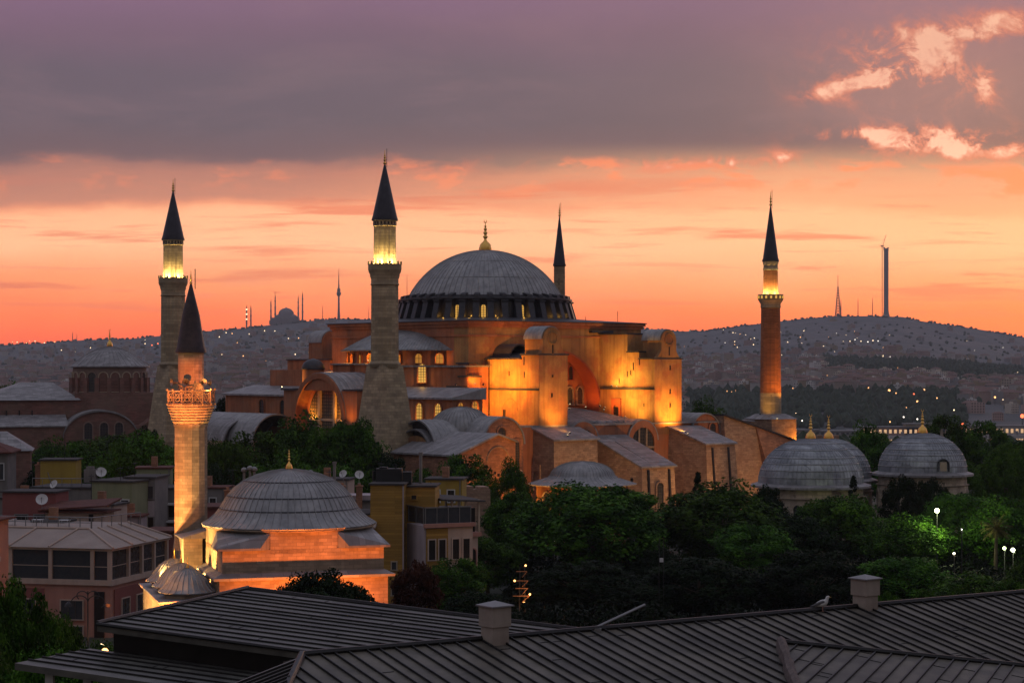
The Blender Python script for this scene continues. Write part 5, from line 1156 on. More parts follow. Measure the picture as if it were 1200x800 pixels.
for i, x in enumerate((-20, -17, -13.5, -10)):
    b = MB(); table_(b); o = b.build('terrace_table', WHT, None, hx @ Vector((x, 8.5, 11.76)), R(-14)); tag(o, 'small white table standing behind the pink hotel terrace railing', 'table', 'tables on the hotel terrace')

CG_ = 'thin aerials on the rooftops'
def aerial(b):
    b.tube((0, 0, -1.5), (0, 0, 2.6), 0.045, 5); b.tube((-0.7, 0, 2.3), (0.7, 0, 2.3), 0.03, 4)
    for i in range(5): b.tube((-0.6+i*0.3, -0.3, 2.3), (-0.6+i*0.3, 0.3, 2.3), 0.02, 4)
for px, py, Y in ((38, 560, 292), (76, 536, 293), (107, 578, 262), (141, 568, 268), (158, 562, 272), (188, 575, 280), (273, 571, 262), (386, 573, 262), (447, 565, 242), (505, 588, 245)):
    small('roof_aerial', px, py, Y, aerial, BLK, 'thin dark television aerial standing on one of the rooftops by the mosque', 'aerial', CG_, rot=px*0.37)
for px, Y, w, d, z1, m_, l, wins in ((22, 262, 5.5, 4, 13.0, GRY, 'grey house with white shutters beside the mustard yellow house', (-1.5, 0.8)), (112, 256, 5.2, 4, 12.6, CRM, 'cream house squeezed before the pale green house', (-1.4, 0.4)), (150, 262, 3.4, 4, 10.6, PLW, 'low white house under the grey glazed house', (-0.6,)),
        (180, 290, 5.0, 5, 15.6, GRN, 'olive house behind the terraced house by the minaret', (-1.2, 1.0)), (240, 285, 6.0, 5, 13.0, GRY, 'grey house right behind the slender minaret shaft', (1.2,)), (380, 285, 7.0, 5, 14.2, CRM, 'cream house behind the right side of the mosque dome', (-2.0, 0.0, 2.0)),
        (520, 268, 5.0, 5, 15.2, YEP, 'mustard house behind the glass roof terrace', (-1.0, 1.0)), (56, 238, 4.0, 3, 11.8, PNR, 'red shed on the hotel roof edge left of the cream rooftop house', (0.4,))):
    t, wl = house('small_house', px, Y, w, d, -1, z1, m_, l, 'house', R((px % 7)*4-14), roof=TIL if px % 3 == 0 else ROOFD)
    winrow(wl, wins, z1-3.0, 0.9, 1.6, frame=WHT, pane=DRK); winrow(wl, wins, z1-6.2, 0.9, 1.6, frame=WHT, pane=DRK)
    b = MB(); b.tube((w/2-0.25, -0.12, -1), (w/2-0.25, -0.12, z1), 0.08, 6); b.build('drainpipe', STEEL, wl)
    b = MB(); b.box(-w/2+0.3, -w/2+1.1, -0.45, 0, z1-4.4, z1-3.8); b.build('air_conditioner', WHT, wl)
    b = MB(); b.box(-0.5, 0.4, d*0.4, d*0.4+0.8, z1+0.2, z1+1.7); b.build('chimney', BRK, t)
# ------------------------------------------------------------------ the dark seamed roofs below the camera
RFM = mat('dark_seamed_sheet', (0.125, 0.12, 0.10), (0.062, 0.06, 0.052), 1.2, rough=0.5, metal=0.2, stain=(0.125, 0.12, 0.105), stain_amt=0.6, stain_scale=0.5, patch=(0.035, 0.034, 0.031), patch_amt=0.75, spec=0.4, bump=0.012, bump_scale=3)
RFM2 = mat('worn_seamed_sheet', (0.135, 0.117, 0.086), (0.062, 0.055, 0.043), 1.3, rough=0.55, metal=0.15, stain=(0.17, 0.15, 0.12), stain_amt=0.6, stain_scale=0.6, patch=(0.045, 0.04, 0.034), patch_amt=0.75, spec=0.35, bump=0.012, bump_scale=3)
SEAM = mat('seam_edge', (0.03, 0.029, 0.028), (0.02, 0.019, 0.019), 1.5, rough=0.45, metal=0.3)
MORT = mat('crumbling_mortar', (0.16, 0.125, 0.11), (0.09, 0.07, 0.065), 6.0, bump=0.05, bump_scale=14)
CONC = mat('painted_metal_cowl', (0.33, 0.275, 0.225), (0.27, 0.22, 0.18), 1.2, stain=(0.18, 0.14, 0.11), stain_amt=0.5, stain_scale=1.5, streak=0.3)
def clip_line(poly, p, d):
    """segment of the line p+t*d inside a convex 2D polygon"""
    t0, t1 = -1e9, 1e9; n = len(poly)
    area = sum(poly[i][0]*poly[(i+1) % n][1]-poly[(i+1) % n][0]*poly[i][1] for i in range(n)); sg = 1 if area > 0 else -1
    for i in range(n):
        a, c = poly[i], poly[(i+1) % n]; ex, ey = c[0]-a[0], c[1]-a[1]; nx_, ny_ = -ey*sg, ex*sg
        den = d[0]*nx_+d[1]*ny_; num = (a[0]-p[0])*nx_+(a[1]-p[1])*ny_
        if abs(den) < 1e-9:
            if num > 0: return None
            continue
        t = num/den
        if den > 0: t0 = max(t0, t)
        else: t1 = min(t1, t)
    return (t0, t1) if t1-t0 > 0.02 else None
def clip_in(poly, p):
    n = len(poly); sg = None
    for i in range(n):
        a, c = poly[i], poly[(i+1) % n]; cr_ = (c[0]-a[0])*(p[1]-a[1])-(c[1]-a[1])*(p[0]-a[0])
        if sg is None: sg = cr_ > 0
        elif (cr_ > 0) != sg: return False
    return True
def seam_roof(root, name, origin, fall, slope, poly, spacing, m, thick=0.14, seam_h=0.055, seam_w=0.03, zfn=None):
    """roof sheet: plane through origin dropping along unit 2D `fall`; poly in XY world; seams run along the fall"""
    fx, fy = fall; z = zfn or (lambda x, y: origin[2]-slope*((x-origin[0])*fx+(y-origin[1])*fy))
    b = MB(); n = len(poly)
    top = [(x, y, z(x, y)) for x, y in poly]; bot = [(x, y, z(x, y)-thick) for x, y in poly]
    b.add(top+bot, [tuple(range(n)), tuple(range(n, 2*n))[::-1]]+[(i, (i+1) % n, n+(i+1) % n, n+i) for i in range(n)])
    sheet = b.build(name, m, root)
    s = MB(); px_, py_ = -fy, fx
    offs = [(x-origin[0])*px_+(y-origin[1])*py_ for x, y in poly]
    k = math.floor(min(offs)/spacing)
    jr = random.Random(3)
    while k*spacing < max(offs):
        o = k*spacing+jr.uniform(-0.045, 0.045)*spacing/0.4; p = (origin[0]+px_*o, origin[1]+py_*o); t = clip_line(poly, p, (fx, fy))
        if t:
            a = Vector((p[0]+fx*t[0], p[1]+fy*t[0], 0)); c = Vector((p[0]+fx*t[1], p[1]+fy*t[1], 0))
            sd_ = Vector((px_, py_, 0))*seam_w/2; q = []
            for v in (a-sd_, c-sd_, c+sd_, a+sd_): q.append((v.x, v.y, z(v.x, v.y)-0.02))
            s.hexa(q, [(x, y, zz+seam_h+0.02) for x, y, zz in q])
            for _ in range(2):
                tj = jr.uniform(t[0], t[1]); w_j = spacing*0.95; j0 = Vector((p[0]+fx*tj, p[1]+fy*tj, 0)); q = []
                for du, dv_ in ((0, 0), (0.025, 0), (0.025, w_j), (0, w_j)): q.append((j0.x+fx*du+px_*dv_, j0.y+fy*du+py_*dv_))
                if all(clip_in(poly, a_) for a_ in q): s.hexa([(x, y, z(x, y)-0.01) for x, y in q], [(x, y, z(x, y)+0.014) for x, y in q])
        k += 1
    s.build('standing_seam', SEAM, sheet)
    return sheet, z
def capline(root, p, q, r, m=SEAM):
    b = MB(); b.tube(p, q, r, 6); return b.build('ridge_cap', m, root)
# far wing: ridge from L to Pp, falling to the right
L_, P_ = (-13.0, 61.5), (-9.6, 71.4)
fw = thing('seamed_roof_wing', (-6, 62, 0), 'long dark seamed roof wing in front of the lit mosque with open loggia below', 'roofed building')
dv = Vector((P_[0]-L_[0], P_[1]-L_[1])).normalized(); fl = (dv.y, -dv.x)
go_ = lambda p, s_, t_=0.0: (p[0]+fl[0]*s_+dv.x*t_, p[1]+fl[1]*s_+dv.y*t_)
sh, zf = seam_roof(fw, 'upper_roof', (L_[0], L_[1], 22.55), fl, 0.075, [go_(L_, 0), go_(L_, 13.5), go_(P_, 16), go_(P_, 0)], 0.72, RFM, 0.22)
capline(fw, (*L_, 22.6), (*P_, 22.6), 0.07); a_, c_ = go_(L_, 0, -0.02), go_(L_, 13.5, -0.02); capline(fw, (*a_, zf(*a_)+0.02), (*c_, zf(*c_)+0.02), 0.06)
a_, c_ = go_(P_, 0), go_(P_, 16); capline(fw, (*a_, zf(*a_)+0.03), (*c_, zf(*c_)+0.03), 0.06)
L2 = go_(L_, -0.9, -3.2)
sh, zl = seam_roof(fw, 'lower_roof', (L2[0], L2[1], 21.75), fl, 0.075, [L2, go_(L2, 14), go_(L2, 14, 3.6), go_(L2, 0.4, 3.6)], 0.62, RFM, 0.2)
b = MB()
q1, q2 = go_(L_, 0.35, 0.4), go_(L_, 13.3, 0.4); q3, q4 = go_(P_, 15.5, -0.4), go_(P_, 0.35, -0.4)
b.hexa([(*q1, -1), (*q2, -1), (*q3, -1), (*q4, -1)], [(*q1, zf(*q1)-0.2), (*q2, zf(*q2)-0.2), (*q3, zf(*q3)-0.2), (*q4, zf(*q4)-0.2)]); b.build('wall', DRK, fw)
for s_ in (0.9, 2.2, 5.0, 6.2, 7.6):
    p = go_(L2, s_, 0.5); b = MB(); b.box(p[0]-0.12, p[0]+0.12, p[1]-0.12, p[1]+0.12, 10, zl(*p)-0.15); b.build('loggia_post', WHT, fw)
b = MB(); p = go_(L2, 0.5, 0.2); q = go_(L2, 13.5, 3.5); b.box(p[0], q[0], p[1]-1, q[1], -1, 17.5); b.build('loggia_base', ROOFD, fw)
# near wing: level ridge, falling to the camera
rg = lambda X: (X, 44.9+(X+4.8)*(12.4/19.7))
RD_ = Vector((19.7, 12.4)).normalized(); fall = (RD_.y, -RD_.x)
nw = thing('seamed_roof_wing', (4, 40, 0), 'nearest worn brownish seamed roof across the foot of the view', 'roofed building')
A_, B_ = rg(-4.8), rg(17.5)
dn = lambda p, s_: (p[0]+fall[0]*s_, p[1]+fall[1]*s_)
hipend = (A_[0]-0.35, A_[1]-9.0)
sh, zn = seam_roof(nw, 'front_roof', (A_[0], A_[1], 24.0), fall, 0.19, [A_, (A_[0]-0.25, A_[1]-7), dn(A_, 11), dn(B_, 13), B_], 0.40, RFM2, 0.25)
capline(nw, (*A_, 24.05), (*B_, 24.05), 0.075)
hz_ = zn(A_[0]-0.25, A_[1]-7); capline(nw, (*A_, 24.05), (A_[0]-0.25, A_[1]-7, hz_+0.06), 0.09)
# left hip plane of the near wing
fl2 = Vector((-0.965, -0.26)).normalized()
H2 = (A_[0]-0.25, A_[1]-7)
sl2 = (24.0-hz_)/max(0.1, ((H2[0]-A_[0])*fl2.x+(H2[1]-A_[1])*fl2.y))
sh, zh = seam_roof(nw, 'hip_roof', (A_[0], A_[1], 24.0), (fl2.x, fl2.y), min(0.35, sl2), [A_, (A_[0]-9.5, A_[1]-2.7), (A_[0]-9.5, A_[1]-12), H2], 0.36, RFM, 0.25)
# back slope behind the ridge, so the ridge is a real one
bk = (-fall[0], -fall[1])
sh, zb_ = seam_roof(nw, 'rear_roof', (A_[0], A_[1], 23.98), bk, 0.24, [A_, B_, (B_[0]+bk[0]*6, B_[1]+bk[1]*6), (A_[0]+bk[0]*1.0, A_[1]+bk[1]*1.0)], 0.36, RFM, 0.2)
b = MB(); w4 = [(A_[0]+0.3, A_[1]-0.4), dn(A_, 10.5), dn(B_, 12.5), (B_[0]-0.3, B_[1]-0.4)]
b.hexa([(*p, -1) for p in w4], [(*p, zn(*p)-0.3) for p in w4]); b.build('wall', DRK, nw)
# cross gable at the lower right with a crumbling mortar verge
def onplane(px, py, zfun, lift=0.0):
    lo, hi = 25.0, 75.0
    for _ in range(50):
        mY = (lo+hi)/2; p = at(px, py, mY)
        if p.z-lift > zfun(p.x, p.y): lo = mY
        else: hi = mY
    return at(px, py, (lo+hi)/2)
g0, g1 = onplane(916, 758, zn), onplane(1230, 788, zn)
cg = thing('seamed_roof_wing', (g0.x, g0.y, 0), 'small lower roof plane at bottom right with opposite seams and mortar verge', 'roofed building')
pl = [(g0.x, g0.y), (g1.x, g1.y), (g1.x+fall[0]*9, g1.y+fall[1]*9), (g0.x-0.25, g0.y-7)]
P0, P1, P2 = Vector((g0.x, g0.y, g0.z+0.1)), Vector((g1.x, g1.y, g1.z+0.1)), Vector((pl[3][0], pl[3][1], zn(*pl[3])+0.22))
nn = (P1-P0).cross(P2-P0)
zc3 = lambda x, y: P0.z-(nn.x*(x-P0.x)+nn.y*(y-P0.y))/nn.z
sh, z3 = seam_roof(cg, 'roof', tuple(P0), (0.4, 0.9165), 0, pl, 0.36, RFM2, 0.3, zfn=zc3)
capline(cg, (g0.x, g0.y, g0.z+0.15), (g1.x, g1.y, z3(g1.x, g1.y)+0.03), 0.07)
b = MB(); jr = random.Random(5); segs = 14; prev = None
for i in range(segs+1):
    t = i/segs; x = g0.x-0.02-0.25*t; y = g0.y-7*t; zz = max(zn(x, y), z3(x, y)); w = 0.13+jr.uniform(-0.03, 0.03); h = 0.14+jr.uniform(-0.03, 0.04)
    ring = [(x-w, y, zz-0.1), (x-w*0.7, y, zz+h*0.8), (x, y, zz+h+0.03), (x+w*0.7, y, zz+h*0.8), (x+w, y, zz-0.1)]
    if prev: o_ = len(b.v); b.add(prev+ring, [(k, k+1, 5+k+1, 5+k) for k in range(4)])
    prev = ring
b.build('mortar_verge', MORT, cg)
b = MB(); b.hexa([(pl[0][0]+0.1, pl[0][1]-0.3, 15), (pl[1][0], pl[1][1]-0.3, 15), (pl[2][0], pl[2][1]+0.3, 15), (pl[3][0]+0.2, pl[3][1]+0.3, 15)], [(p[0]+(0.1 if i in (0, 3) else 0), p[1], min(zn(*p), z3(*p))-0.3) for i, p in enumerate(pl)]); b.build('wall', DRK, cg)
for r_ in (fw, nw, cg):                                     # parts were drawn in world space: hang them from their roots
    for ch_ in r_.children: ch_.location = Vector(ch_.location)-r_.location
# two boxy cowled chimneys
def cowl(px, py_base, zfun, w, h, label):
    p = onplane(px, py_base, zfun); t = thing('chimney', (p.x, p.y, p.z-0.05), label, 'chimney', 'boxy metal chimneys on the dark roofs', R(38))
    b = MB(); b.box(-w*0.43, w*0.43, -w*0.43, w*0.43, -0.4, h*0.42); b.build('base', CONC, t)
    b = MB(); b.box(-w*0.5, w*0.5, -w*0.5, w*0.5, h*0.42, h*0.86); b.build('body', CONC, t)
    b = MB(); b.hexa([(-w*0.6, -w*0.6, h*0.87), (w*0.6, -w*0.6, h*0.87), (w*0.6, w*0.6, h*0.87), (-w*0.6, w*0.6, h*0.87)], [(-w*0.6, -w*0.6, h*0.9), (w*0.6, -w*0.6, h*0.9), (w*0.6, w*0.6, h*0.9), (-w*0.6, w*0.6, h*0.9)])
    b.add([(-w*0.6, -w*0.6, h*0.9), (w*0.6, -w*0.6, h*0.9), (w*0.6, w*0.6, h*0.9), (-w*0.6, w*0.6, h*0.9), (0, 0, h)], [(0, 1, 4), (1, 2, 4), (2, 3, 4), (3, 0, 4)]); b.build('cap', STEEL, t)
cowl(580, 752, zn, 0.56, 1.06, 'boxy cowled chimney at the middle of the foreground roofs')
cowl(1014, 712, zn, 0.56, 0.98, 'boxy cowled chimney on the roof ridge near the seagull')
# seagull on the ridge
gp = onplane(964, 716.5, zn)
gull = thing('seagull', (gp.x, gp.y, gp.z+0.02), 'white seagull with grey wings standing on the roof ridge', 'seagull', rot=R(-20))
WF = mat('white_feathers', (0.62, 0.61, 0.59), (0.54, 0.53, 0.51), 6.0, rough=0.8); GF = mat('grey_feathers', (0.16, 0.155, 0.16), (0.1, 0.1, 0.105), 5.0, rough=0.8); BKM = mat('yellow_beak', (0.5, 0.3, 0.05), rough=0.5); LGM = mat('pink_leg', (0.4, 0.2, 0.15), rough=0.6)
b = MB(); path = [(-0.25, 0.13, 0.012), (-0.2, 0.15, 0.04), (-0.12, 0.175, 0.075), (-0.03, 0.205, 0.095), (0.05, 0.235, 0.092), (0.095, 0.28, 0.065), (0.115, 0.325, 0.045), (0.125, 0.355, 0.046), (0.14, 0.38, 0.048), (0.165, 0.395, 0.036), (0.185, 0.395, 0.015)]
vs = []
for i, (x, z, r) in enumerate(path):
    p0 = path[max(0, i-1)]; p1 = path[min(len(path)-1, i+1)]; d = Vector((p1[0]-p0[0], 0, p1[1]-p0[1])).normalized(); n_ = Vector((-d.z, 0, d.x))
    for k in range(14): a = 2*math.pi*k/14; v = Vector((x, 0, z))+n_*r*math.cos(a)+Vector((0, r*0.9*math.sin(a), 0)); vs.append(v)
b.add(vs, [(j*14+k, j*14+(k+1) % 14, (j+1)*14+(k+1) % 14, (j+1)*14+k) for j in range(len(path)-1) for k in range(14)]+[tuple(range(14)), tuple(range(len(vs)-14, len(vs)))[::-1]])
b.build('body', WF, gull, smooth=True)
for s_ in (-1, 1):
    b = MB(); prof_ = [(0.07, 0.27, 0.02), (0.02, 0.275, 0.05), (-0.08, 0.235, 0.06), (-0.18, 0.185, 0.045), (-0.27, 0.145, 0.02), (-0.33, 0.125, 0.004)]; vs = []
    for x, z, h in prof_: vs += [(x, s_*0.075, z+h*0.6), (x, s_*0.1, z), (x, s_*0.08, z-h*1.2), (x, s_*0.06, z)]
    b.add(vs, [(j*4+k, j*4+(k+1) % 4, (j+1)*4+(k+1) % 4, (j+1)*4+k) for j in range(5) for k in range(4)]); b.build('wing', GF, gull, smooth=True)
    b = MB(); b.tube((0.0, s_*0.035, 0.13), (0.005, s_*0.035, 0.01), 0.008, 6); b.box(-0.01, 0.05, s_*0.035-0.02, s_*0.035+0.02, 0, 0.012); b.build('leg', LGM, gull)
    b = MB(); b.ball((0.158, s_*0.034, 0.392), 0.006, 8, 6); b.build('eye', BLK, gull)
b = MB(); b.tube((0.18, 0, 0.393), (0.235, 0, 0.38), 0.013, 8, 0.004); b.build('beak', BKM, gull)
b = MB()
p0 = onplane(700, 738.5, zn); b.tube((p0.x-0.2, p0.y, 24.0), (p0.x+1.25, p0.y+0.8, 24.55), 0.035, 6); b.box(p0.x-0.3, p0.x+0.1, p0.y-0.1, p0.y+0.1, 23.9, 24.06)
o = b.build('metal_bar', STEEL); tag(o, 'bent metal bar sticking up from the dark roof ridge', 'bar')

# ------------------------------------------------------------------ trees
def foliage_mat(name, c1, c2, c3):
    m = bpy.data.materials.new(name); m.use_nodes = True; t = m.node_tree; b = t.nodes['Principled BSDF']; L = t.links.new
    tcn = t.nodes.new('ShaderNodeTexCoord'); n = t.nodes.new('ShaderNodeTexNoise'); n.inputs['Scale'].default_value = 0.55; n.inputs['Detail'].default_value = 3; L(tcn.outputs['Object'], n.inputs['Vector'])
    n2 = t.nodes.new('ShaderNodeTexNoise'); n2.inputs['Scale'].default_value = 5.0; L(tcn.outputs['Object'], n2.inputs['Vector'])
    r = t.nodes.new('ShaderNodeValToRGB'); r.color_ramp.elements[0].position = 0.36; r.color_ramp.elements[0].color = (*c1, 1); r.color_ramp.elements[1].position = 0.66; r.color_ramp.elements[1].color = (*c3, 1)
    e_ = r.color_ramp.elements.new(0.5); e_.color = (*c2, 1)
    ad_ = t.nodes.new('ShaderNodeMath'); ad_.operation = 'MULTIPLY_ADD'; L(n2.outputs['Fac'], ad_.inputs[0]); ad_.inputs[1].default_value = 0.45; 
    mm = t.nodes.new('ShaderNodeMath'); mm.operation = 'MULTIPLY_ADD'; L(n.outputs['Fac'], mm.inputs[0]); mm.inputs[1].default_value = 0.9; mm.inputs[2].default_value = -0.17; L(mm.outputs[0], ad_.inputs[2])
    oi = t.nodes.new('ShaderNodeObjectInfo'); hs = t.nodes.new('ShaderNodeHueSaturation')
    L(ad_.outputs[0], r.inputs[0]); L(r.outputs[0], hs.inputs['Color'])
    mv = t.nodes.new('ShaderNodeMapRange'); L(oi.outputs['Random'], mv.inputs[0]); mv.inputs[3].default_value = 0.72; mv.inputs[4].default_value = 1.25; L(mv.outputs[0], hs.inputs['Value'])
    mh = t.nodes.new('ShaderNodeMapRange'); L(oi.outputs['Random'], mh.inputs[0]); mh.inputs[3].default_value = 0.49; mh.inputs[4].default_value = 0.515; L(mh.outputs[0], hs.inputs['Hue'])
    b.inputs['Roughness'].default_value = 0.6; b.inputs['Specular IOR Level'].default_value = 0.06
    L(hs.outputs[0], b.inputs['Base Color'])
    tr = t.nodes.new('ShaderNodeBsdfTranslucent'); L(hs.outputs[0], tr.inputs['Color']); mx = t.nodes.new('ShaderNodeMixShader'); mx.inputs[0].default_value = 0.15
    L(b.outputs[0], mx.inputs[1]); L(tr.outputs[0], mx.inputs[2]); L(mx.outputs[0], t.nodes['Material Output'].inputs['Surface'])
    return m
LEAF = foliage_mat('broad_leaves', (0.010, 0.026, 0.003), (0.036, 0.088, 0.009), (0.084, 0.170, 0.015))
LEAFL = foliage_mat('light_leaves', (0.026, 0.060, 0.006), (0.050, 0.110, 0.010), (0.085, 0.165, 0.016))
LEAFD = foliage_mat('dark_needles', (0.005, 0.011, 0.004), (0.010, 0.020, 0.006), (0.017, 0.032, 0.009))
LEAFU = foliage_mat('shaded_undergrowth', (0.003, 0.006, 0.002), (0.006, 0.011, 0.003), (0.010, 0.018, 0.005))  # near-black leaf colour holds the shade under the trees
LEAFR = foliage_mat('copper_leaves', (0.03, 0.009, 0.005), (0.05, 0.015, 0.008), (0.075, 0.024, 0.012))
BARK = mat('grey_brown_bark', (0.09, 0.065, 0.045), (0.06, 0.045, 0.03), 2.0, bump=0.05, bump_scale=5)
def crown_mesh(name, m, seed, H, W_, z0, nclump, per, leaf, shape='round', cr=None):
    r = np.random.default_rng(seed); cl = []
    zc, rz = (z0+H)/2, (H-z0)/2
    while len(cl) < nclump:
        d = r.normal(size=3); d /= np.linalg.norm(d); rad = r.uniform(0.55, 1.0)**0.6
        p = d*rad
        if shape == 'round':
            lob = 1+0.16*math.sin(3*math.atan2(p[1], p[0])+seed)+0.12*math.sin(5*p[2]+seed*2)
            x, y, z = p[0]*W_/2*lob*0.86, p[1]*W_/2*lob*0.86, zc+p[2]*rz*0.88
        elif shape == 'cone':
            t = r.uniform(0, 1); z = z0+(H-z0)*t*0.97; rr = W_/2*(1-t)**0.75*r.uniform(0.6, 1)*0.9; a = r.uniform(0, 2*math.pi); x, y = rr*math.cos(a), rr*math.sin(a)
        elif shape == 'column':
            t = r.uniform(0, 1); z = z0+(H-z0)*t*0.97; rr = W_/2*math.sin(math.pi*min(1, (0.12+0.88*t))**0.8)**0.6*r.uniform(0.5, 1)*0.9; a = r.uniform(0, 2*math.pi); x, y = rr*math.cos(a), rr*math.sin(a)
        cl.append((x, y, z))
    cl = np.array(cl); cr = cr or W_*0.13
    crr = cr*r.uniform(0.65, 1.25, size=nclump)
    idx = np.repeat(np.arange(nclump), per); n = len(idx)
    d = r.normal(size=(n, 3)); d /= np.linalg.norm(d, axis=1)[:, None]
    rad = r.uniform(0.35, 1.0, size=n)**0.5
    c = cl[idx]+d*(rad*crr[idx])[:, None]*np.array([1, 1, 0.75])
    nrm = d*0.7+r.normal(size=(n, 3))*0.5+np.array([0, 0, 0.35]); nrm /= np.linalg.norm(nrm, axis=1)[:, None]
    t = np.cross(nrm, r.normal(size=(n, 3))); t /= np.linalg.norm(t, axis=1)[:, None]; bt = np.cross(nrm, t)
    s = leaf*r.uniform(0.6, 1.25, size=n)[:, None]
    v = np.stack([c-t*s*0.6, c+bt*s*0.38-nrm*s*0.08, c+t*s*0.6, c-bt*s*0.38-nrm*s*0.08], axis=1).reshape(-1, 3)
    me = bpy.data.meshes.new(name); me.vertices.add(len(v)); me.vertices.foreach_set('co', v.astype(np.float32).ravel())
    me.loops.add(4*n); me.loops.foreach_set('vertex_index', np.arange(4*n, dtype=np.int32))
    me.polygons.add(n); me.polygons.foreach_set('loop_start', np.arange(0, 4*n, 4, dtype=np.int32)); me.polygons.foreach_set('loop_total', np.full(n, 4, dtype=np.int32))
    me.materials.append(m); me.update(calc_edges=True); me.validate()
    return me, cl
def trunk_mesh(name, H, z0, W_, cl, seed, r0=0.4):
    r = random.Random(seed); b = MB(); top = z0+(H-z0)*0.6; zf_ = z0*0.8+0.6
    b.tube((0, 0, -1.0), (0.1, 0.05, zf_), r0*1.1, 8, r0*0.75); b.tube((0.1, 0.05, zf_), (0.0, 0.1, top), r0*0.75, 7, r0*0.25)
    for i in r.sample(range(len(cl)), min(14, len(cl))):
        p = cl[i]; zb = zf_+(top-zf_)*r.uniform(0, 0.8); st = Vector((0.08, 0.06, zb)); en = Vector(p)*0.95; en.z = max(en.z, zb+0.4) if r.random() < 0.8 else p[2]
        md_ = st.lerp(en, 0.5)+Vector((r.uniform(-.4, .4), r.uniform(-.4, .4), r.uniform(0, .6))); b.tube(st, md_, r0*0.32, 5, r0*0.2); b.tube(md_, en, r0*0.2, 5, r0*0.06)
    me = bpy.data.meshes.new(name); me.from_pydata(b.v, [], b.f); me.materials.append(BARK); me.update(); return me
PROTO = {}
def proto(key, m, seed, H, W_, z0, ncl, per, leaf, shape='round', cr=None, r0=0.4):
    c, cl = crown_mesh('crown', m, seed, H, W_, z0, ncl, per, leaf, shape, cr); PROTO[key] = (c, trunk_mesh('trunk', H, z0, W_, cl, seed, r0), H, W_)
proto('A', LEAF, 11, 14, 13, 1.6, 130, 190, 0.36, cr=1.75); proto('B', LEAF, 23, 14, 12, 1.8, 115, 200, 0.36, cr=1.7); proto('C', LEAF, 37, 15, 11, 1.6, 125, 170, 0.36, cr=1.5)
proto('L', LEAFL, 41, 13, 12, 1.6, 130, 170, 0.34, cr=1.55); proto('R', LEAFR, 53, 9, 9, 1.2, 110, 90, 0.36)
proto('S', LEAFL, 59, 14, 7, 1.5, 110, 90, 0.36, 'cone', 0.95); proto('Y', LEAFD, 61, 14, 3.2, 0.4, 110, 80, 0.26, 'column', 0.5, 0.25); proto('D', LEAFD, 67, 14, 12, 1.8, 130, 160, 0.36, cr=1.5)
proto('N', LEAF, 71, 9, 10, 0.5, 330, 150, 0.2, 'round', 0.9, 0.25); proto('G', LEAFD, 73, 5, 8, 0.3, 220, 150, 0.2, 'round', 0.8, 0.25)
TG = 'trees around the basilica and mosque'
def tree(px, pytop, wpx, Y, key, label, rot=None, cat='tree', zb=0.0, group=None, name='tree'):
    c, tr, H, W_ = PROTO[key]; X = (px-600)/F*Y; ztop = ZC+(HY-pytop)/F*Y; h = max(2.0, ztop-zb)
    t = thing(name, (X, Y, zb), label, cat, group or TG, rot if rot is not None else (px*1.7+Y) % 6.28)
    sx = 1.16*wpx/F*Y/W_; t.scale = (sx, sx, h/H)
    inst('trunk', tr, t); inst('crown', c, t); return t
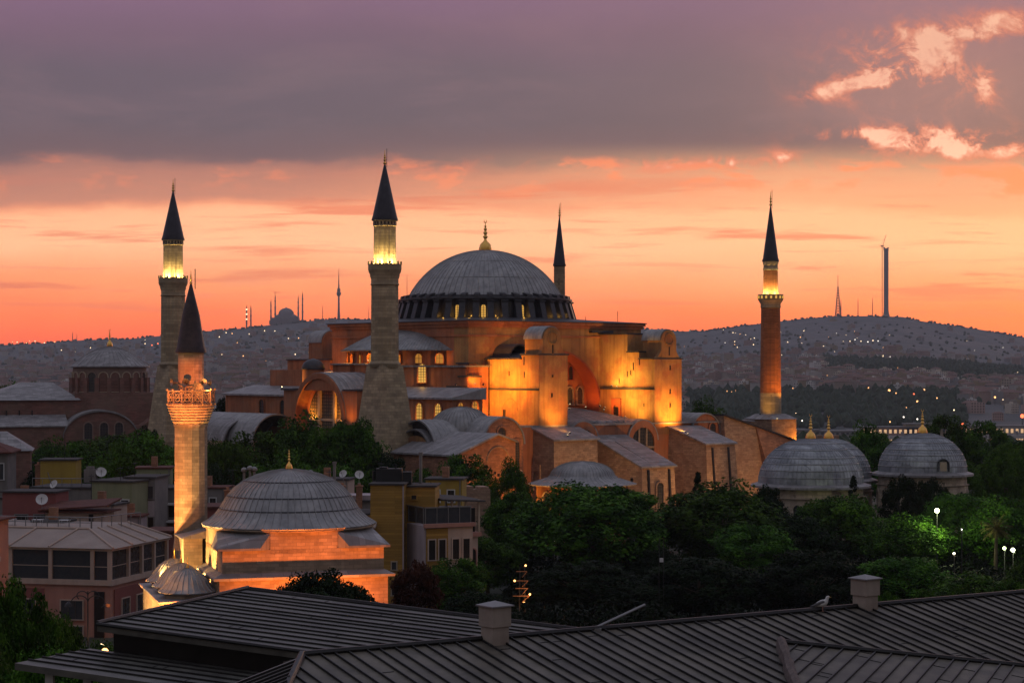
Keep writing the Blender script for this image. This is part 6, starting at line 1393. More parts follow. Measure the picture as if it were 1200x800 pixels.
T = [
 (695, 563, 162, 275, 'A', 'broad round leafy tree standing directly before the low octagonal building'),
 (838, 562, 140, 285, 'B', 'broad leafy tree below the great sloping buttresses'),
 (602, 572, 66, 290, 'C', 'tall leafy tree between the yellow building terrace and the round front tree'),
 (598, 537, 44, 312, 'L', 'pale pointed young tree against the orange lit gable annex'),
 (545, 528, 66, 325, 'C', 'dark tree in front of the lead roof of the gable annex'),
 (500, 545, 60, 315, 'C', 'dark tree behind the roof plant of the yellow clad building'),
 (456, 528, 58, 338, 'D', 'dark tree at the foot of the tall fluted minaret'),
 (412, 487, 76, 345, 'A', 'leafy tree touching the left side of the tall fluted minaret base'),
 (352, 484, 92, 340, 'B', 'large leafy tree in front of the great arched west window'),
 (300, 500, 84, 330, 'C', 'leafy tree before the pale lead vaults, left of the arched window'),
 (262, 512, 66, 322, 'A', 'leafy tree just right of the slender orange minaret'),
 (330, 528, 90, 300, 'B', 'leafy tree rising behind the small mosque finial'),
 (395, 540, 80, 300, 'C', 'leafy tree behind the right shoulder of the mosque dome'),
 (256, 540, 60, 295, 'D', 'dark tree low behind the left shoulder of the mosque dome'),
 (440, 552, 60, 300, 'B', 'leafy tree behind the two posted dishes'),
 (170, 505, 90, 330, 'L', 'bright green leafy tree left of the slender orange minaret'),
 (140, 517, 60, 325, 'L', 'smaller bright green tree beside the bigger bright green one'),
 (93, 512, 64, 335, 'C', 'grey green tree behind the mustard yellow house'),
 (140, 507, 110, 420, 'A', 'wide dark tree before the windows of the brick church'),
 (62, 512, 60, 400, 'B', 'dark tree before the left gable of the brick church'),
 (172, 496, 40, 400, 'D', 'dark tree at the foot of the left stone minaret'),
 (8, 448, 44, 560, 'B', 'dark tree at the left edge behind the brick church'),
 (38, 443, 22, 620, 'C', 'small tree peeping over the church nave roof'),
 (50, 545, 50, 330, 'D', 'dark tree between the tiled house and the mustard house'),
 (276, 457, 66, 470, 'D', 'dark spreading pine left of the vaulted roofs'),
 (316, 459, 40, 475, 'D', 'darker narrow tree right of the spreading pine'),
 (340, 446, 44, 500, 'C', 'tree rising behind the left edge of the arched window block'),
 (250, 474, 40, 470, 'D', 'dark tree behind the lit openwork balcony'),
 (826, 465, 52, 470, 'B', 'tree behind the south-east vault of the basilica'),
 (818, 552, 16, 345, 'Y', 'small dark cypress against the third sloping buttress'),
 (1019, 493, 58, 420, 'B', 'tree standing between the two big tomb domes'),
 (995, 520, 40, 400, 'L', 'lighter tree tucked behind the patched tomb dome'),
 (1107, 482, 62, 430, 'C', 'tree rising behind the dormered tomb dome'),
 (1156, 489, 58, 425, 'C', 'tall tree right of the dormered tomb'),
 (1200, 512, 50, 400, 'A', 'tree cut by the right edge, near the water'),
 (1178, 520, 56, 360, 'L', 'fresh green tree at the right edge behind the palm'),
 (1130, 540, 46, 345, 'L', 'fresh green tree close beside the dormered tomb wall'),
 (900, 565, 44, 305, 'D', 'dark bushy tree at the left foot of the patched tomb'),
 (1000, 556, 14, 310, 'Y', 'thin dark cypress before the patched tomb drum'),
 (1058, 553, 46, 318, 'D', 'dark tree before the left of the dormered tomb'),
 (1090, 556, 46, 312, 'D', 'dark tree before the right of the dormered tomb'),
 (985, 578, 96, 295, 'A', 'broad tree below the patched tomb dome'),
 (930, 600, 90, 285, 'D', 'very dark tree left of the broad tree below the tombs'),
 (1065, 600, 92, 280, 'B', 'round tree just left of the glowing park lamp'),
 (1125, 575, 90, 305, 'A', 'tree lit yellow green by the glowing park lamp'),
 (1180, 580, 90, 285, 'B', 'broad dark tree at the right edge above the park lamps'),
 (880, 612, 90, 270, 'C', 'dark tree between the two broad front trees and the tombs'),
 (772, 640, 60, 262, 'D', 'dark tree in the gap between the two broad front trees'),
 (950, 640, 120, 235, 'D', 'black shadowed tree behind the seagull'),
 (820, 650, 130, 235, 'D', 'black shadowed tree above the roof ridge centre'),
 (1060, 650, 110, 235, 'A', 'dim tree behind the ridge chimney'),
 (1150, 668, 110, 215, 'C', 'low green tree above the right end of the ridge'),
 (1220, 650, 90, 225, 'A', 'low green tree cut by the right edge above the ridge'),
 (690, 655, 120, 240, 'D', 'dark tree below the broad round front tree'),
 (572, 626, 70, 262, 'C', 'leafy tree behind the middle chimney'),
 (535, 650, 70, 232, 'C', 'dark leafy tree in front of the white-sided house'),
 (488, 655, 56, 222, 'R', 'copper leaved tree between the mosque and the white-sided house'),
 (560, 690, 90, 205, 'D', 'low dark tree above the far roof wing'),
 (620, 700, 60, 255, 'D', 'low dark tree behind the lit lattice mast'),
]
for a in T: tree(*a)
tree(378, 671, 118, 150, 'G', 'dark rounded shrub tree before the lit mosque wall', zb=8.0)
tree(330, 690, 60, 148, 'G', 'small dark shrub left of the rounded shrub before the mosque', zb=7.0)
tree(8, 668, 120, 100, 'N', 'nearest dark tree at the lower left corner', zb=6.0)
tree(62, 710, 90, 112, 'N', 'dark shrub tree below the pink hotel windows', zb=6.0)
tree(52, 752, 140, 82, 'N', 'dense dark shrubbery tree at the bottom left corner', zb=8.0)
tree(-30, 735, 120, 90, 'N', 'dark tree mostly outside the lower left edge', zb=8.0)
tree(104, 762, 60, 92, 'N', 'shrub tree beside the loggia of the far roof wing', zb=8.0)
tree(118, 745, 70, 130, 'N', 'dark shrub tree behind the loggia below the pink hotel', zb=3.0)
tree(75, 735, 60, 150, 'N', 'small shrub tree under the hotel facade', zb=2.0)
for i, (px, py, w) in enumerate(((1040, 690, 44), (1085, 688, 50), (1130, 682, 60), (1185, 676, 70))):
    tree(px, py, w, 150, 'N', ('leafy tip right beside the ridge chimney', 'second leafy tip right of the ridge chimney', 'third leafy tip right of the ridge chimney', 'rightmost leafy tip above the ridge')[i], zb=7.0)
def undergrowth(name, label, n, box, leaf, hmax, m, seed):
    r = np.random.default_rng(seed); x0, x1, Y0, Y1 = box
    cY = r.uniform(Y0, Y1, n); cp = r.uniform(x0, x1, n); cX = (cp-600)/F*cY; cz = r.uniform(0.3, hmax, n)
    per = 120; idx = np.repeat(np.arange(n), per); N_ = len(idx)
    d = r.normal(size=(N_, 3)); d /= np.linalg.norm(d, axis=1)[:, None]
    c = np.stack([cX, cY, cz], 1)[idx]+d*(r.uniform(0.4, 1, N_)**0.5*1.9)[:, None]*np.array([1, 1, 0.7])
    nr = d*0.7+r.normal(size=(N_, 3))*0.5+np.array([0, 0, 0.35]); nr /= np.linalg.norm(nr, axis=1)[:, None]
    t = np.cross(nr, r.normal(size=(N_, 3))); t /= np.linalg.norm(t, axis=1)[:, None]; bt = np.cross(nr, t); s_ = leaf*r.uniform(0.6, 1.25, N_)[:, None]
    v = np.stack([c-t*s_*0.6, c+bt*s_*0.38, c+t*s_*0.6, c-bt*s_*0.38], 1).reshape(-1, 3)
    me = bpy.data.meshes.new(name); me.vertices.add(len(v)); me.vertices.foreach_set('co', v.astype(np.float32).ravel()); me.loops.add(4*N_); me.loops.foreach_set('vertex_index', np.arange(4*N_, dtype=np.int32))
    me.polygons.add(N_); me.polygons.foreach_set('loop_start', np.arange(0, 4*N_, 4, dtype=np.int32)); me.polygons.foreach_set('loop_total', np.full(N_, 4, dtype=np.int32)); me.materials.append(m); me.update(calc_edges=True)
    tag(inst(name, me), label, 'undergrowth', kind='stuff')
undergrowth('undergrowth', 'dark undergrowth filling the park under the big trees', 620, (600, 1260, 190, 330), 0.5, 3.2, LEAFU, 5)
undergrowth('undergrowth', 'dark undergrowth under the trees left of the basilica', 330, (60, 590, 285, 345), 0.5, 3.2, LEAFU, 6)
# palm
pt = thing('palm_tree', at(1166, 640, 275), 'feathery palm with drooping brownish fronds at the right', 'palm', TG); pt.location.z = 0
PALM = foliage_mat('palm_fronds', (0.05, 0.04, 0.015), (0.08, 0.065, 0.02), (0.11, 0.09, 0.03))
b = MB(); b.tube((0, 0, -1), (0.2, 0, 8.0), 0.3, 8, 0.22); b.build('trunk', BARK, pt)
b = MB(); jr = random.Random(8)
for i in range(46):
    a = jr.uniform(0, 6.28); el = jr.uniform(-0.5, 1.3); L0 = jr.uniform(1.8, 2.6); p = Vector((0.2, 0, 8.0)); d = Vector((math.cos(a)*math.cos(el), math.sin(a)*math.cos(el), math.sin(el)))
    for k in range(7):
        q = p+d*L0/7; d = (d+Vector((0, 0, -0.13))).normalized(); sdv = d.cross(Vector((0, 0, 1))).normalized()
        for s_ in (-1, 1):
            for h_ in (0, 0.5):
                base_ = p.lerp(q, h_); tip = base_+sdv*s_*0.5+d*0.25-Vector((0, 0, 0.18)); b.add([base_, base_+d*0.1, tip], [(0, 1, 2)])
        p = q
b.build('crown', PALM, pt, recalc=False)

# ------------------------------------------------------------------ park lamps, lattice mast, sign
PLG = 'glowing park lamps among the trees'
def parklamp(px, py, Y, pw, col_, label, r=0.35, es=14):
    p = at(px, py, Y); t = thing('park_lamp', (p.x, p.y, 0), label, 'lamp', PLG)
    b = MB(); b.tube((0, 0, 0), (0, 0, p.z-0.3), 0.09, 8, 0.06); b.tube((0, 0, p.z-0.35), (0, 0, p.z-0.25), 0.2, 8); b.build('post', BLK, t)
    b = MB(); b.ball((0, 0, p.z), r, 14, 10); b.build('globe', emis('lamp_globe', col_, es), t, smooth=True)
    if pw: glow(t, (1.2, -0.9, p.z-0.2), pw, col_, 0.3)
    return t
parklamp(1098, 598, 276, 1100, (0.85, 1.0, 0.45), 'bright greenish white park lamp lighting the leaves beside it', 0.3, 40)
parklamp(1187, 644, 238, 300, (0.9, 1.0, 0.6), 'white park lamp at the right edge low in the trees', 0.24, 14)
parklamp(1177, 642, 239, 120, (0.8, 1.0, 0.45), 'dimmer greenish lamp left of the white park lamp at the edge', 0.2, 8)
parklamp(1118, 648, 234, 25, (1.0, 0.85, 0.6), 'small warm lamp low in the trees under the bright one', 0.13, 10)
parklamp(1127, 620, 262, 20, (1.0, 0.95, 0.8), 'tiny pale lamp between the bright lamp and the palm', 0.08, 6)
MASTM0 = mat('rusty_mast', (0.3, 0.15, 0.08))
ms_ = thing('lattice_mast', at(612, 700, 232), 'orange lit lattice mast with cross arms in the dark gap between trees', 'mast'); ms_.location.z = 0
b = MB(); zt = at(612, 664, 232).z
for sx in (-0.35, 0.35): b.tube((sx, 0, 0), (sx*0.8, 0, zt), 0.06, 5)
k = 0
while 0.8*k < zt-0.8: b.tube((-0.33 if k % 2 else 0.33, 0, 0.8*k), (0.33 if k % 2 else -0.33, 0, 0.8*(k+1)), 0.04, 4); k += 1
b.build('lattice', BLK, ms_)
b = MB()
for z_, w in ((zt-0.5, 0.7), (zt-1.6, 0.9), (zt-2.5, 0.8), (zt-3.4, 1.1)): b.tube((-w, -0.1, z_), (w*0.8, -0.1, z_), 0.05, 5); b.tube((w*0.8, -0.1, z_), (0, -0.1, z_-0.7), 0.04, 4)
b.build('cross_arm', MASTM0, ms_)
for dz_, dx_ in ((0.2, 0.4), (-1.6, -0.9), (-3.2, 0.9), (-4.2, 0.2)): 
    b = MB(); b.ball((dx_, -0.2, zt+dz_), 0.12, 8, 6); b.build('bulb', LENO, ms_)
glow(ms_, (0.9, -1.4, zt-3.4), 60, (1, 0.45, 0.15), 0.1); glow(ms_, (-0.5, -1.6, zt-6.5), 90, (1, 0.4, 0.15), 0.1)
sg_ = thing('sign_post', at(775, 660, 226), 'pale little sign box on a thin pole in front of the dark trees', 'sign'); sz = at(775, 656, 226).z; sg_.location.z = 0
b = MB(); b.tube((-0.25, 0, 0), (-0.25, 0, sz+2.6), 0.04, 5); b.tube((0.25, 0, 0), (0.25, 0, sz+2.6), 0.04, 5); b.build('pole', BLK, sg_); b = MB(); b.box(-0.2, 0.22, -0.2, 0.05, sz-0.2, sz+0.25); b.build('box', WHT, sg_)
ol = thing('ornate_lamp_post', at(103, 715, 178), 'ornate wrought iron lamp post with curled arms before the pink hotel', 'lamp post'); ol.location.z = 0
zt = at(103, 700, 178).z
b = MB(); b.tube((0, 0, 0), (0, 0, zt+0.6), 0.1, 8, 0.05); b.build('post', BLK, ol)
for s_ in (-1, 1):
    for r_, zz in ((0.75, zt-0.4), (0.5, zt+0.2)):
        b = MB()
        for i in range(10):
            a, a2 = math.pi*i/10*1.3, math.pi*(i+1)/10*1.3; f = lambda t: (s_*(r_-r_*math.cos(t)), 0, zz+r_*0.8*math.sin(t))
            b.tube(f(a), f(a2), 0.05, 5)
        b.build('curled_arm', BLK, ol)
    b = MB(); b.lathe([(0.05, 0.25), (0.3, 0.05), (0.38, -0.2), (0.02, -0.2)], 10, (s_*1.75, 0, zt-0.6)); b.build('shade', BLK, ol)
flood(at(112, 765, 176), at(101, 720, 178), 60, (1, 0.5, 0.25), 80, label='low floodlight at the foot of the ornate lamp post', s=0.12)
b = at(140, 780, 75)
for px, py, Y, l in ((123, 763, 120, 'orange lamp shining low between the shrubs and the loggia'), (109, 771, 118, 'fainter orange lamp low in the shrubs by the loggia')):
    p = at(px, py, Y); t = thing('garden_lamp', (p.x, p.y, p.z-1.2), l, 'lamp', 'orange garden lamps by the loggia'); b = MB(); b.tube((0, 0, -2), (0, 0, 1.0), 0.05, 6); b.build('post', BLK, t); b = MB(); b.ball((0, 0, 1.2), 0.22, 10, 8); b.build('globe', LENO, t); glow(t, (0, -0.4, 1.3), 20, (1, 0.5, 0.2), 0.1)

# ------------------------------------------------------------------ the far shore: city, woods, port, towers
HM = [mat('far_wall_'+n, c, tuple(x*0.8 for x in c), 0.05) for n, c in (('cream', (0.33, 0.28, 0.24)), ('white', (0.42, 0.39, 0.37)), ('pink', (0.32, 0.22, 0.19)), ('grey', (0.26, 0.25, 0.25)), ('ochre', (0.32, 0.25, 0.17)))]  # haze over the hills is partly put into these wall tones
HN = [mat('near_shore_wall_'+n, c, tuple(x*0.85 for x in c), 0.05) for n, c in (('white', (0.62, 0.58, 0.54)), ('cream', (0.55, 0.48, 0.40)), ('rose', (0.45, 0.32, 0.28)), ('pale', (0.58, 0.56, 0.54)), ('dun', (0.40, 0.34, 0.28)))]
HT = mat('far_roof_tile', (0.20, 0.115, 0.095), (0.15, 0.09, 0.075), 0.05); WD = mat('far_window', (0.05, 0.05, 0.06), rough=0.3)
def house_faces(b, x, y, z, w, d, h, rot, mi_w, mi_r, flat, win=True):
    M_ = Matrix.Translation((x, y, z)) @ Matrix.Rotation(rot, 4, 'Z'); pt_ = lambda *a: tuple(M_ @ Vector(a)); hw, hd = w/2, d/2
    b.add([pt_(-hw, -hd, -8), pt_(hw, -hd, -8), pt_(hw, hd, -8), pt_(-hw, hd, -8), pt_(-hw, -hd, h), pt_(hw, -hd, h), pt_(hw, hd, h), pt_(-hw, hd, h)], [(0,1,5,4), (1,2,6,5), (2,3,7,6), (3,0,4,7), (4,5,6,7)], mi_w)
    if not flat:
        o = 0.6; b.add([pt_(-hw-o, -hd-o, h), pt_(hw+o, -hd-o, h), pt_(hw+o, hd+o, h), pt_(-hw-o, hd+o, h), pt_(-hw*0.5, 0, h+min(w, d)*0.25), pt_(hw*0.5, 0, h+min(w, d)*0.25)], [(0,1,5,4), (1,2,5), (2,3,4,5), (3,0,4), (3,2,1,0)], mi_r)
    else: b.add([pt_(-hw*0.4, -hd*0.3, h), pt_(hw*0.1, -hd*0.3, h), pt_(hw*0.1, hd*0.3, h), pt_(-hw*0.4, hd*0.3, h), pt_(-hw*0.4, -hd*0.3, h+2.5), pt_(hw*0.1, -hd*0.3, h+2.5), pt_(hw*0.1, hd*0.3, h+2.5), pt_(-hw*0.4, hd*0.3, h+2.5)], [(0,1,5,4), (1,2,6,5), (2,3,7,6), (3,0,4,7), (4,5,6,7)], mi_w)
    if win:
        nf = max(1, int(h/3.2)); nc = max(2, int(w/3.0))
        for i in range(nf):
            for j in range(nc):
                xx = -hw+(j+0.5)*w/nc; zz = (i+0.35)*h/nf
                b.add([pt_(xx-0.7, -hd-0.05, zz), pt_(xx+0.7, -hd-0.05, zz), pt_(xx+0.7, -hd-0.05, zz+1.7), pt_(xx-0.7, -hd-0.05, zz+1.7)], [(0,1,2,3)], 2)
HP = []
jr = random.Random(21)
for i in range(12):
    b = MB(); w, d, h = jr.uniform(9, 20), jr.uniform(9, 14), jr.uniform(7, 19); house_faces(b, 0, 0, 0, w, d, h, 0, 0, 1, i % 3 != 1)
    me = bpy.data.meshes.new('hillside_house'); me.from_pydata(b.v, [], b.f)
    for m_ in (HN[i % 5], HT, WD): me.materials.append(m_)
    me.polygons.foreach_set('material_index', b.m); me.update(); HP.append(me)
def wooded(px, y):
    """the dark wooded slopes on the right bank"""
    row = HY-(terrain((px-600)/F*y, y)-ZC)/y*F
    if 800 < px < 1130 and 462 < row < 503+0*px: return True
    if px > 965 and abs(row-(430+(px-965)*0.035)) < 9: return True
    if px > 1120 and 430 < row < 452: return jr.random() < 0.7
    return False
cnt = 0
while cnt < 290:
    y = jr.uniform(2180, 4300); px = jr.uniform(795, 1215) if jr.random() < 0.72 else jr.uniform(-10, 420)
    if wooded(px, y): continue
    x = (px-600)/F*y
    o = inst('hillside_house', jr.choice(HP), None, (x, y, terrain(x, y)), jr.uniform(-0.7, 0.7)); s_ = jr.uniform(0.75, 1.15); o.scale = (s_, s_, s_)
    tag(o, 'small pale house packed on the far hillside across the water', 'house', 'houses on the far hillside'); cnt += 1
fb = MB()
for _ in range(6500):
    y = 2500*(7050/2500)**jr.random(); px = jr.uniform(-60, 1260)
    if wooded(px, y) or (430 < px < 690): continue
    x = (px-600)/F*y
    if y > 5000 and jr.random() < (0.9 if px > 690 else 0.6): continue
    if px > 690 and y > 4300 and jr.random() < 0.5: continue
    house_faces(fb, x, y, terrain(x, y), jr.uniform(9, 26), jr.uniform(9, 15), jr.uniform(6, 17), jr.uniform(-0.8, 0.8), jr.choice((0, 3, 4, 5, 6)), 1, jr.random() < 0.5, False)
tag(fb.build('far_houses', [HM[0], HT, WD, HM[1], HM[2], HM[3], HM[4]], recalc=False), 'countless tiny houses spread over the far hazy hills', 'houses', kind='stuff')
# woods as one mass
FW = mat('far_wood_leaves', (0.028, 0.045, 0.026), (0.045, 0.062, 0.036), 0.05)
def blob(b, c, r, h, jr):
    k = 6; vs = []
    for z_, rr in ((-0.2, 0.7), (0.25, 1.0), (0.7, 0.75), (1.0, 0.12)):
        for i in range(k): a = 2*math.pi*i/k+jr.uniform(-.3, .3); q = rr*jr.uniform(0.75, 1.2); vs.append((c[0]+r*q*math.cos(a), c[1]+r*q*math.sin(a), c[2]+h*(z_+jr.uniform(-.06, .06))))
    b.add(vs, [(j*k+i, j*k+(i+1) % k, (j+1)*k+(i+1) % k, (j+1)*k+i) for j in range(3) for i in range(k)]+[tuple(range(3*k, 4*k))])
fwm = MB(); n = 0
while n < 2600:
    y = jr.uniform(1960, 4600); px = jr.uniform(790, 1290)
    if not wooded(px, y): continue
    x = (px-600)/F*y; blob(fwm, (x, y, terrain(x, y)), jr.uniform(4, 8), jr.uniform(8, 16), jr); n += 1
for _ in range(1700):
    y = jr.uniform(2400, 6900); px = jr.uniform(-60, 1260); x = (px-600)/F*y; blob(fwm, (x, y, terrain(x, y)), jr.uniform(3, 7), jr.uniform(4, 9), jr)
for _ in range(520):
    y = jr.uniform(7120, 7230); px = jr.uniform(-60, 1260); x = (px-600)/F*y; blob(fwm, (x, y, terrain(x, y)), jr.uniform(3, 7.5), jr.uniform(3, 8), jr)
tag(fwm.build('far_wood', FW, recalc=False), 'dark woods on the far bank and along the hill crests', 'woods', kind='stuff')
# middle distance: trees falling away to the water, seen between the big trees
mwm = MB()
for _ in range(500):
    y = jr.uniform(560, 860); px = jr.uniform(-60, 1260); x = (px-600)/F*y; blob(mwm, (x, y, terrain(x, y)-2), jr.uniform(4, 7), jr.uniform(7, 12), jr)
tag(mwm.build('park_wood', FW, recalc=False), 'dark tree tops of the park falling away behind the basilica', 'woods', kind='stuff')
# lights of the city
CLG = 'street lights of the far city'
LM = [emis('far_lamp_amber', (1.0, 0.45, 0.16), 3.2), emis('far_lamp_warm', (1.0, 0.72, 0.42), 3.0), emis('far_lamp_red', (1.0, 0.16, 0.06), 3.0), emis('far_lamp_white', (1.0, 0.9, 0.75), 3.0)]
LP = []
for m_ in LM:
    b = MB(); b.tube((0, 0, -9), (0, 0, -0.4), 0.2, 5, mi=1); b.ball((0, 0, 0), 1.0, 8, 6, mi=0)
    me = bpy.data.meshes.new('street_light'); me.from_pydata(b.v, [], b.f); me.materials.append(m_); me.materials.append(BLK); me.polygons.foreach_set('material_index', b.m); me.update(); LP.append(me)
def citylight(px, py, k, s_=1.0):
    best = None
    for y in np.linspace(1935, 7190, 260):
        x = (px-600)/F*y; row = HY-(terrain(x, y)-ZC)/y*F
        if best is None or abs(row-py) < best[0]: best = (abs(row-py), x, y)
    s_ *= 0.8; _, x, y = best; o = inst('street_light', LP[k], None, (x, y, terrain(x, y)+10), 0); r = 0.00032*y*s_; o.scale = (r, r, max(r, 0.8))
    tag(o, 'point of light from a street lamp in the far city', 'street light', CLG)
for px, py, k, s_ in ((996, 404, 1, 1), (1002, 402, 3, 1), (1009, 404, 1, 1), (1017, 405, 3, 1.1), (1023, 403, 1, 1.2), (1029, 404, 3, 1), (965, 410, 1, 1), (942, 391, 1, .9), (938, 399, 0, 1), (923, 405, 1, 1), (884, 400, 1, 1), (883, 408, 1, 1), (861, 404, 1, 1),
    (864, 411, 1, .9), (859, 393, 1, 1), (914, 425, 1, 1.1), (838, 455, 1, 1.6), (1007, 463, 0, 2), (1011, 465, 2, 1.6), (1018, 463, 0, 1.6), (1042, 466, 0, 2.4), (1071, 471, 2, 1.6), (1083, 466, 0, 1.8), (1075, 480, 0, 2), (1079, 479, 2, 1.6), (1133, 467, 0, 1.8), (1166, 474, 0, 2),
    (978, 457, 2, 1.6), (975, 456, 2, 1.2), (1132, 426, 0, 1.6), (993, 494, 1, 1.3), (935, 493, 1, 1.2), (1062, 489, 0, 1.6), (1198, 498, 2, 4.0), (1100, 512, 3, 1.3), (1059, 500, 3, 1.5), (1075, 501, 3, 1.6), (1043, 505, 0, 1.3), (1128, 508, 2, 2), (1127, 517, 2, 2.4),
    (1118, 490, 1, 1.3), (930, 506, 3, 1.4), (940, 503, 3, 1.2), (1020, 470, 0, 1.2), (1098, 476, 0, 1.2), (1050, 470, 0, 1.2), (20, 404, 1, 1), (31, 405, 0, 1), (41, 403, 1, 1), (52, 405, 1, 1), (64, 404, 0, 1), (72, 414, 1, 1), (88, 416, 1, .9), (106, 411, 1, 1), (170, 406, 1, 1),
    (178, 408, 2, 1.2), (185, 406, 2, 1.4), (257, 398, 1, 1), (265, 393, 1, 1), (292, 395, 1, .9), (310, 391, 1, 1), (322, 391, 1, 1), (338, 400, 1, 1), (350, 400, 0, 1), (285, 422, 0, 1.2), (346, 420, 1, 1.2), (333, 421, 0, 1), (260, 420, 1, 1), (272, 394, 0, 1)):
    citylight(px, py, k, s_)
for _ in range(120):
    px = jr.choice((jr.uniform(0, 430), jr.uniform(800, 1200), jr.gauss(1000, 60), jr.gauss(880, 30))); citylight(px, jr.uniform(388, 478) if px > 700 else jr.uniform(400, 455), jr.choice((0, 0, 1, 1, 1, 3)), jr.uniform(0.3, 0.75))
PLIT = emis('port_window', (1.0, 0.6, 0.32), 0.7)
# port buildings and ferries
for i, (px, w, h, l) in enumerate(((925, 60, 6, 'long low quay shed nearest the crenellated wall'), (1052, 70, 9, 'lit quay building just behind the dormered tomb finial'), (1085, 40, 12, 'taller quay block beside the lit quay building'), (1165, 80, 10, 'reddish lit port building at the far right'), (990, 50, 5, 'low quay shed behind the tree between the tombs'))):
    x = (px-600)/F*1945; t = thing('port_building', (x, 1945, -38), l, 'port building', 'port buildings on the far shore'); b = MB(); b.box(-w/2, w/2, 0, 14, 0, h); b.build('wall', HM[(i*2) % 5], t)
    b = MB(); b.box(-w/2-1, w/2+1, -1, 15, h, h+0.8); b.build('roof', HM[3], t)
    b = MB()
    for k in range(int(w/5)): b.box(-w/2+1.5+k*5, -w/2+4+k*5, -0.3, -0.05, h*0.35, h*0.75)
    b.build('window_band', PLIT if i in (1, 3) else WD, t)
for px, y, w, l in ((1053, 1780, 38, 'white ferry with lit cabin windows left of the dormered tomb finial'), (1185, 1800, 60, 'larger dark ferry at the far right of the water'), (905, 1830, 40, 'ferry moored near the red brick minaret base')):
    x = (px-600)/F*y; t = thing('ferry', (x, y, -40), l, 'ferry', 'ferries on the strait')
    b = MB(); b.hexa([(-w*0.44, -4, -0.5), (w*0.42, -4, -0.5), (w*0.42, 4, -0.5), (-w*0.44, 4, -0.5)], [(-w/2, -4.5, 3), (w/2, -4.5, 3), (w/2, 4.5, 3), (-w/2, 4.5, 3)]); b.build('hull', HM[3], t)
    b = MB(); b.box(-w*0.36, w*0.34, -3.8, 3.8, 3, 6); b.box(-w*0.22, w*0.2, -3.2, 3.2, 6, 8.4); cb_ = b.build('cabin', HM[1], t)
    b = MB(); [b.box(-w*0.34+k*2.4, -w*0.34+k*2.4+1.5, -3.95, -3.82, 4, 5.2) for k in range(int(w*0.68/2.4))]; b.build('window_band', PLIT, cb_); b = MB(); b.tube((w*0.1, 0, 8.4), (w*0.08, 0, 12), 1.2, 10); b.build('funnel', HM[3], t)
# skyline
SIL = mat('far_concrete', (0.22, 0.21, 0.22), (0.18, 0.17, 0.18), 0.02); MASTM = mat('red_white_mast', (0.40, 0.16, 0.13), (0.34, 0.14, 0.12), 0.05)
def base_z(px, Y): x = (px-600)/F*Y; return x, terrain(x, Y)
YS = 7180
x, z = base_z(335, YS)
hm = thing('hilltop_mosque', (x, YS, z-4), 'hazy hilltop mosque with tiered domes far on the left skyline', 'mosque')
mpx = YS/F
b = MB(); b.box(-22*mpx*0.85, 20*mpx*0.9, -20, 40, 0, 5*mpx); b.box(-16*mpx, 15*mpx, -15, 35, 0, 8*mpx); b.build('wall', SIL, hm)
b = MB(); b.lathe([(9.5*mpx, 6*mpx)]+[(9.2*mpx*math.cos(t), 12*mpx+7.5*mpx*math.sin(t)) for t in [i*math.pi/2/10 for i in range(10)]]+[(0.3, 20.5*mpx), (0.3, 22*mpx)], 28, (0, 10, 0)); b.build('dome', SIL, hm, smooth=True)
for dx_ in (-11, 11):
    b = MB(); b.lathe([(6*mpx, 3*mpx)]+[(6*mpx*math.cos(t), 8*mpx+4*mpx*math.sin(t)) for t in [i*math.pi/2/8 for i in range(9)]], 20, (dx_*mpx*0.7, 5, 0)); b.build('half_dome', SIL, hm, smooth=True)
for i, (px, pt_, l) in enumerate(((289, 357, 'leftmost far minaret with lit balconies on the skyline'), (294, 357, 'second far minaret from the left on the skyline'), (317.5, 350, 'third far minaret, just left of the hilltop mosque'), (322.5, 343, 'fourth far minaret under a crane, left of the hilltop dome'), (349.5, 346, 'fifth far minaret, right of the hilltop dome'), (354.5, 341, 'rightmost and tallest far minaret by the hilltop mosque'))):
    x, z = base_z(px, YS); top = ZC+(HY-pt_)/F*YS
    t = thing('far_minaret', (x, YS, z-6), l, 'minaret', 'far minarets by the hilltop mosque'); hh = top-z+6
    b = MB(); prof = [(2.9, 0), (2.9, hh*0.35), (3.9, hh*0.36), (3.9, hh*0.38), (2.6, hh*0.39), (2.6, hh*0.55), (3.6, hh*0.56), (3.6, hh*0.58), (2.2, hh*0.59), (2.2, hh*0.74), (3.2, hh*0.75), (3.2, hh*0.77), (1.9, hh*0.78), (1.9, hh*0.83)]
    b.lathe(prof, 10); b.build('shaft', SIL, t); b = MB(); b.lathe([(2.1, hh*0.83), (0.15, hh)], 10); b.build('spire', CONE, t)
    if i == 0:
        for q in (0.4, 0.6, 0.79): b = MB(); b.lathe([(3.0, hh*q), (3.0, hh*(q+0.045))], 10); b.build('balcony_light', LM[1], t)
    if i == 3: b = MB(); b.tube((-7, 0, hh+0.5), (18, 0, hh+1.5), 0.7, 4); b.tube((0, 0, hh*0.8), (0, 0, hh+4), 0.6, 4); b.build('crane_jib', MASTM, t)
x, z = base_z(397, YS); tv = thing('television_tower', (x, YS, z-5), 'slim television tower with a bulging pod on the left skyline', 'tower'); hh = ZC+(HY-314)/F*YS-z+5
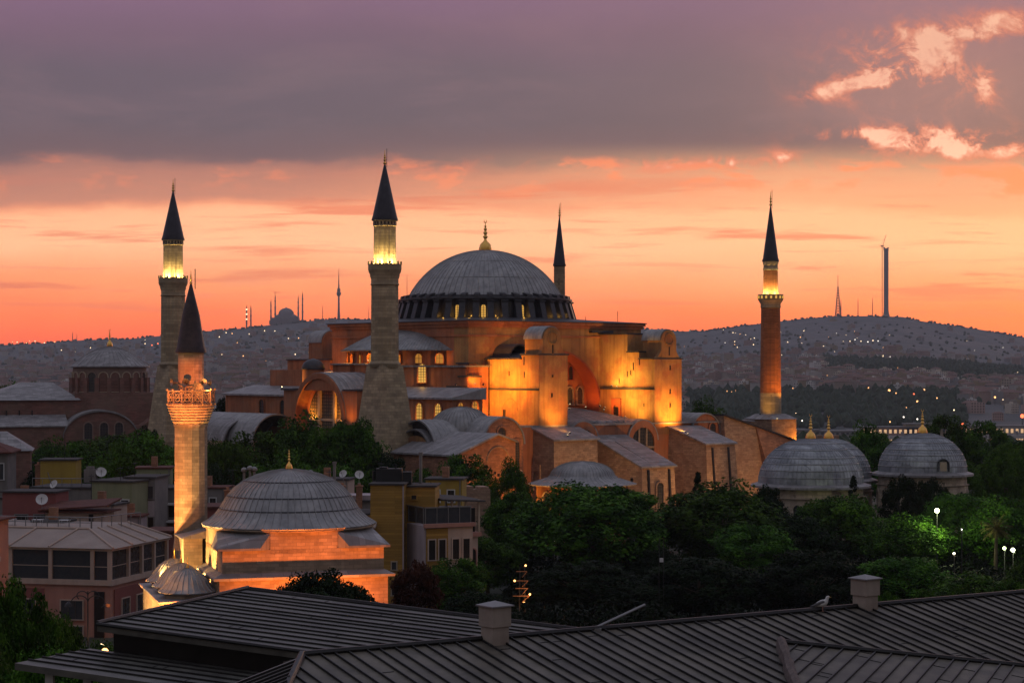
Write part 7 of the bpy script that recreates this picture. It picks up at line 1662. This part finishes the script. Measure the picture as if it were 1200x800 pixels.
b = MB(); b.lathe([(6.0, 0), (4.0, hh*0.2), (3.2, hh*0.46)], 14); b.build('shaft', SIL, tv); b = MB(); b.lathe([(3.2, hh*0.455), (7, hh*0.48), (8.3, hh*0.5), (8.3, hh*0.53), (5.5, hh*0.55), (6.3, hh*0.57), (5.8, hh*0.6), (3, hh*0.62), (2.4, hh*0.68)], 16); b.build('pod', SIL, tv); b = MB(); b.lathe([(2.2, hh*0.67), (1.6, hh*0.8), (0.9, hh*0.9), (0.5, hh)], 8); b.build('antenna', MASTM, tv)
for px, pt_, w, l in ((378, 358, 1.1, 'short thin mast left of the television tower'), (432, 358, 0.9, 'thin mast hidden close left of the tall fluted minaret'), (85, 389, 1.4, 'thin mast left of the church finial'), (90, 391, 1.0, 'lower thin mast right beside the first one near the church'), (477, 322, 1.0, 'needle mast rising left of the great dome'), (1005.5, 350, 1.3, 'left of two thin masts before the unfinished tower'), (1022.5, 349, 1.3, 'right of two thin masts before the unfinished tower'), (985.5, 351, 1.6, 'lower lattice mast right beside the tallest lattice mast')):
    x, z = base_z(px, YS); hh = ZC+(HY-pt_)/F*YS-z+8; b = MB(); b.tube((0, 0, 0), (0, 0, hh*0.7), w*1.4, 5, w); b.tube((0, 0, hh*0.7), (0, 0, hh), w, 5, w*0.5)
    o = b.build('radio_mast', MASTM, None, (x, YS, z-8)); tag(o, l, 'mast', 'radio masts on the skyline')
x, z = base_z(982, YS); lm = thing('lattice_tower', (x, YS, z-5), 'tallest red lattice mast on the right hill', 'mast'); hh = ZC+(HY-322)/F*YS-z+5
b = MB(); W0, W1 = 9.5, 1.4
for sx, sy in ((-1, -1), (1, -1), (1, 1), (-1, 1)): b.tube((sx*W0, sy*W0, 0), (sx*W1, sy*W1, hh*0.72), 1.1, 4, 0.8)
for k in range(12):
    a, c = k/12, (k+1)/12; wa, wc = W0+(W1-W0)*a, W0+(W1-W0)*c; za, zc_ = hh*0.72*a, hh*0.72*c
    for p, q in (((-1, -1), (1, -1)), ((1, -1), (1, 1)), ((1, 1), (-1, 1)), ((-1, 1), (-1, -1))): b.tube((p[0]*wa, p[1]*wa, za), (q[0]*wc, q[1]*wc, zc_), 0.5, 4); b.tube((q[0]*wa, q[1]*wa, za), (p[0]*wc, p[1]*wc, zc_), 0.5, 4)
b.build('lattice', MASTM, lm); b = MB(); b.tube((0, 0, hh*0.7), (0, 0, hh), 1.5, 5, 0.6); b.build('antenna', MASTM, lm)
x, z = base_z(1038.5, YS); ct = thing('unfinished_tower', (x, YS, z-5), 'tall bare concrete tower under construction on the right hill', 'tower'); hh = ZC+(HY-291)/F*YS-z+5
b = MB(); b.lathe([(12, 0), (9.2, 25), (8.6, 40), (8.6, hh)], 14); b.build('shaft', SIL, ct); b = MB(); b.box(-9.5, -5, -6, 6, hh, hh+4); b.box(4, 9.5, -6, 6, hh, hh+3); b.box(-10, 10, -2, 2, hh-6, hh-3); b.build('formwork', SIL, ct)
b = MB(); b.box(-9.5, 9.5, -16, -4, 0, 12); b.build('site_hall', HM[1], ct)
x, z = base_z(1034, YS); cr_ = thing('tower_crane', (x, YS+1, z-5), 'slender tower crane climbing the left side of the unfinished tower', 'crane'); hh = ZC+(HY-289)/F*YS-z+5
b = MB()
for sx in (-1.6, 1.6): b.tube((sx, 0, 0), (sx, 0, hh), 0.55, 4)
for k in range(34): b.tube((-1.6 if k % 2 else 1.6, 0, hh*k/34), (1.6 if k % 2 else -1.6, 0, hh*(k+1)/34), 0.4, 4)
b.build('mast', MASTM, cr_); b = MB(); b.box(-6, 5, -2, 2, hh, hh+4); b.build('cab', MASTM, cr_); b = MB(); b.tube((2, 0, hh+3), (14, 0, hh+44), 0.9, 4, 0.5); b.tube((-5, 0, hh+6), (14, 0, hh+44), 0.25, 4); b.build('jib', MASTM, cr_)
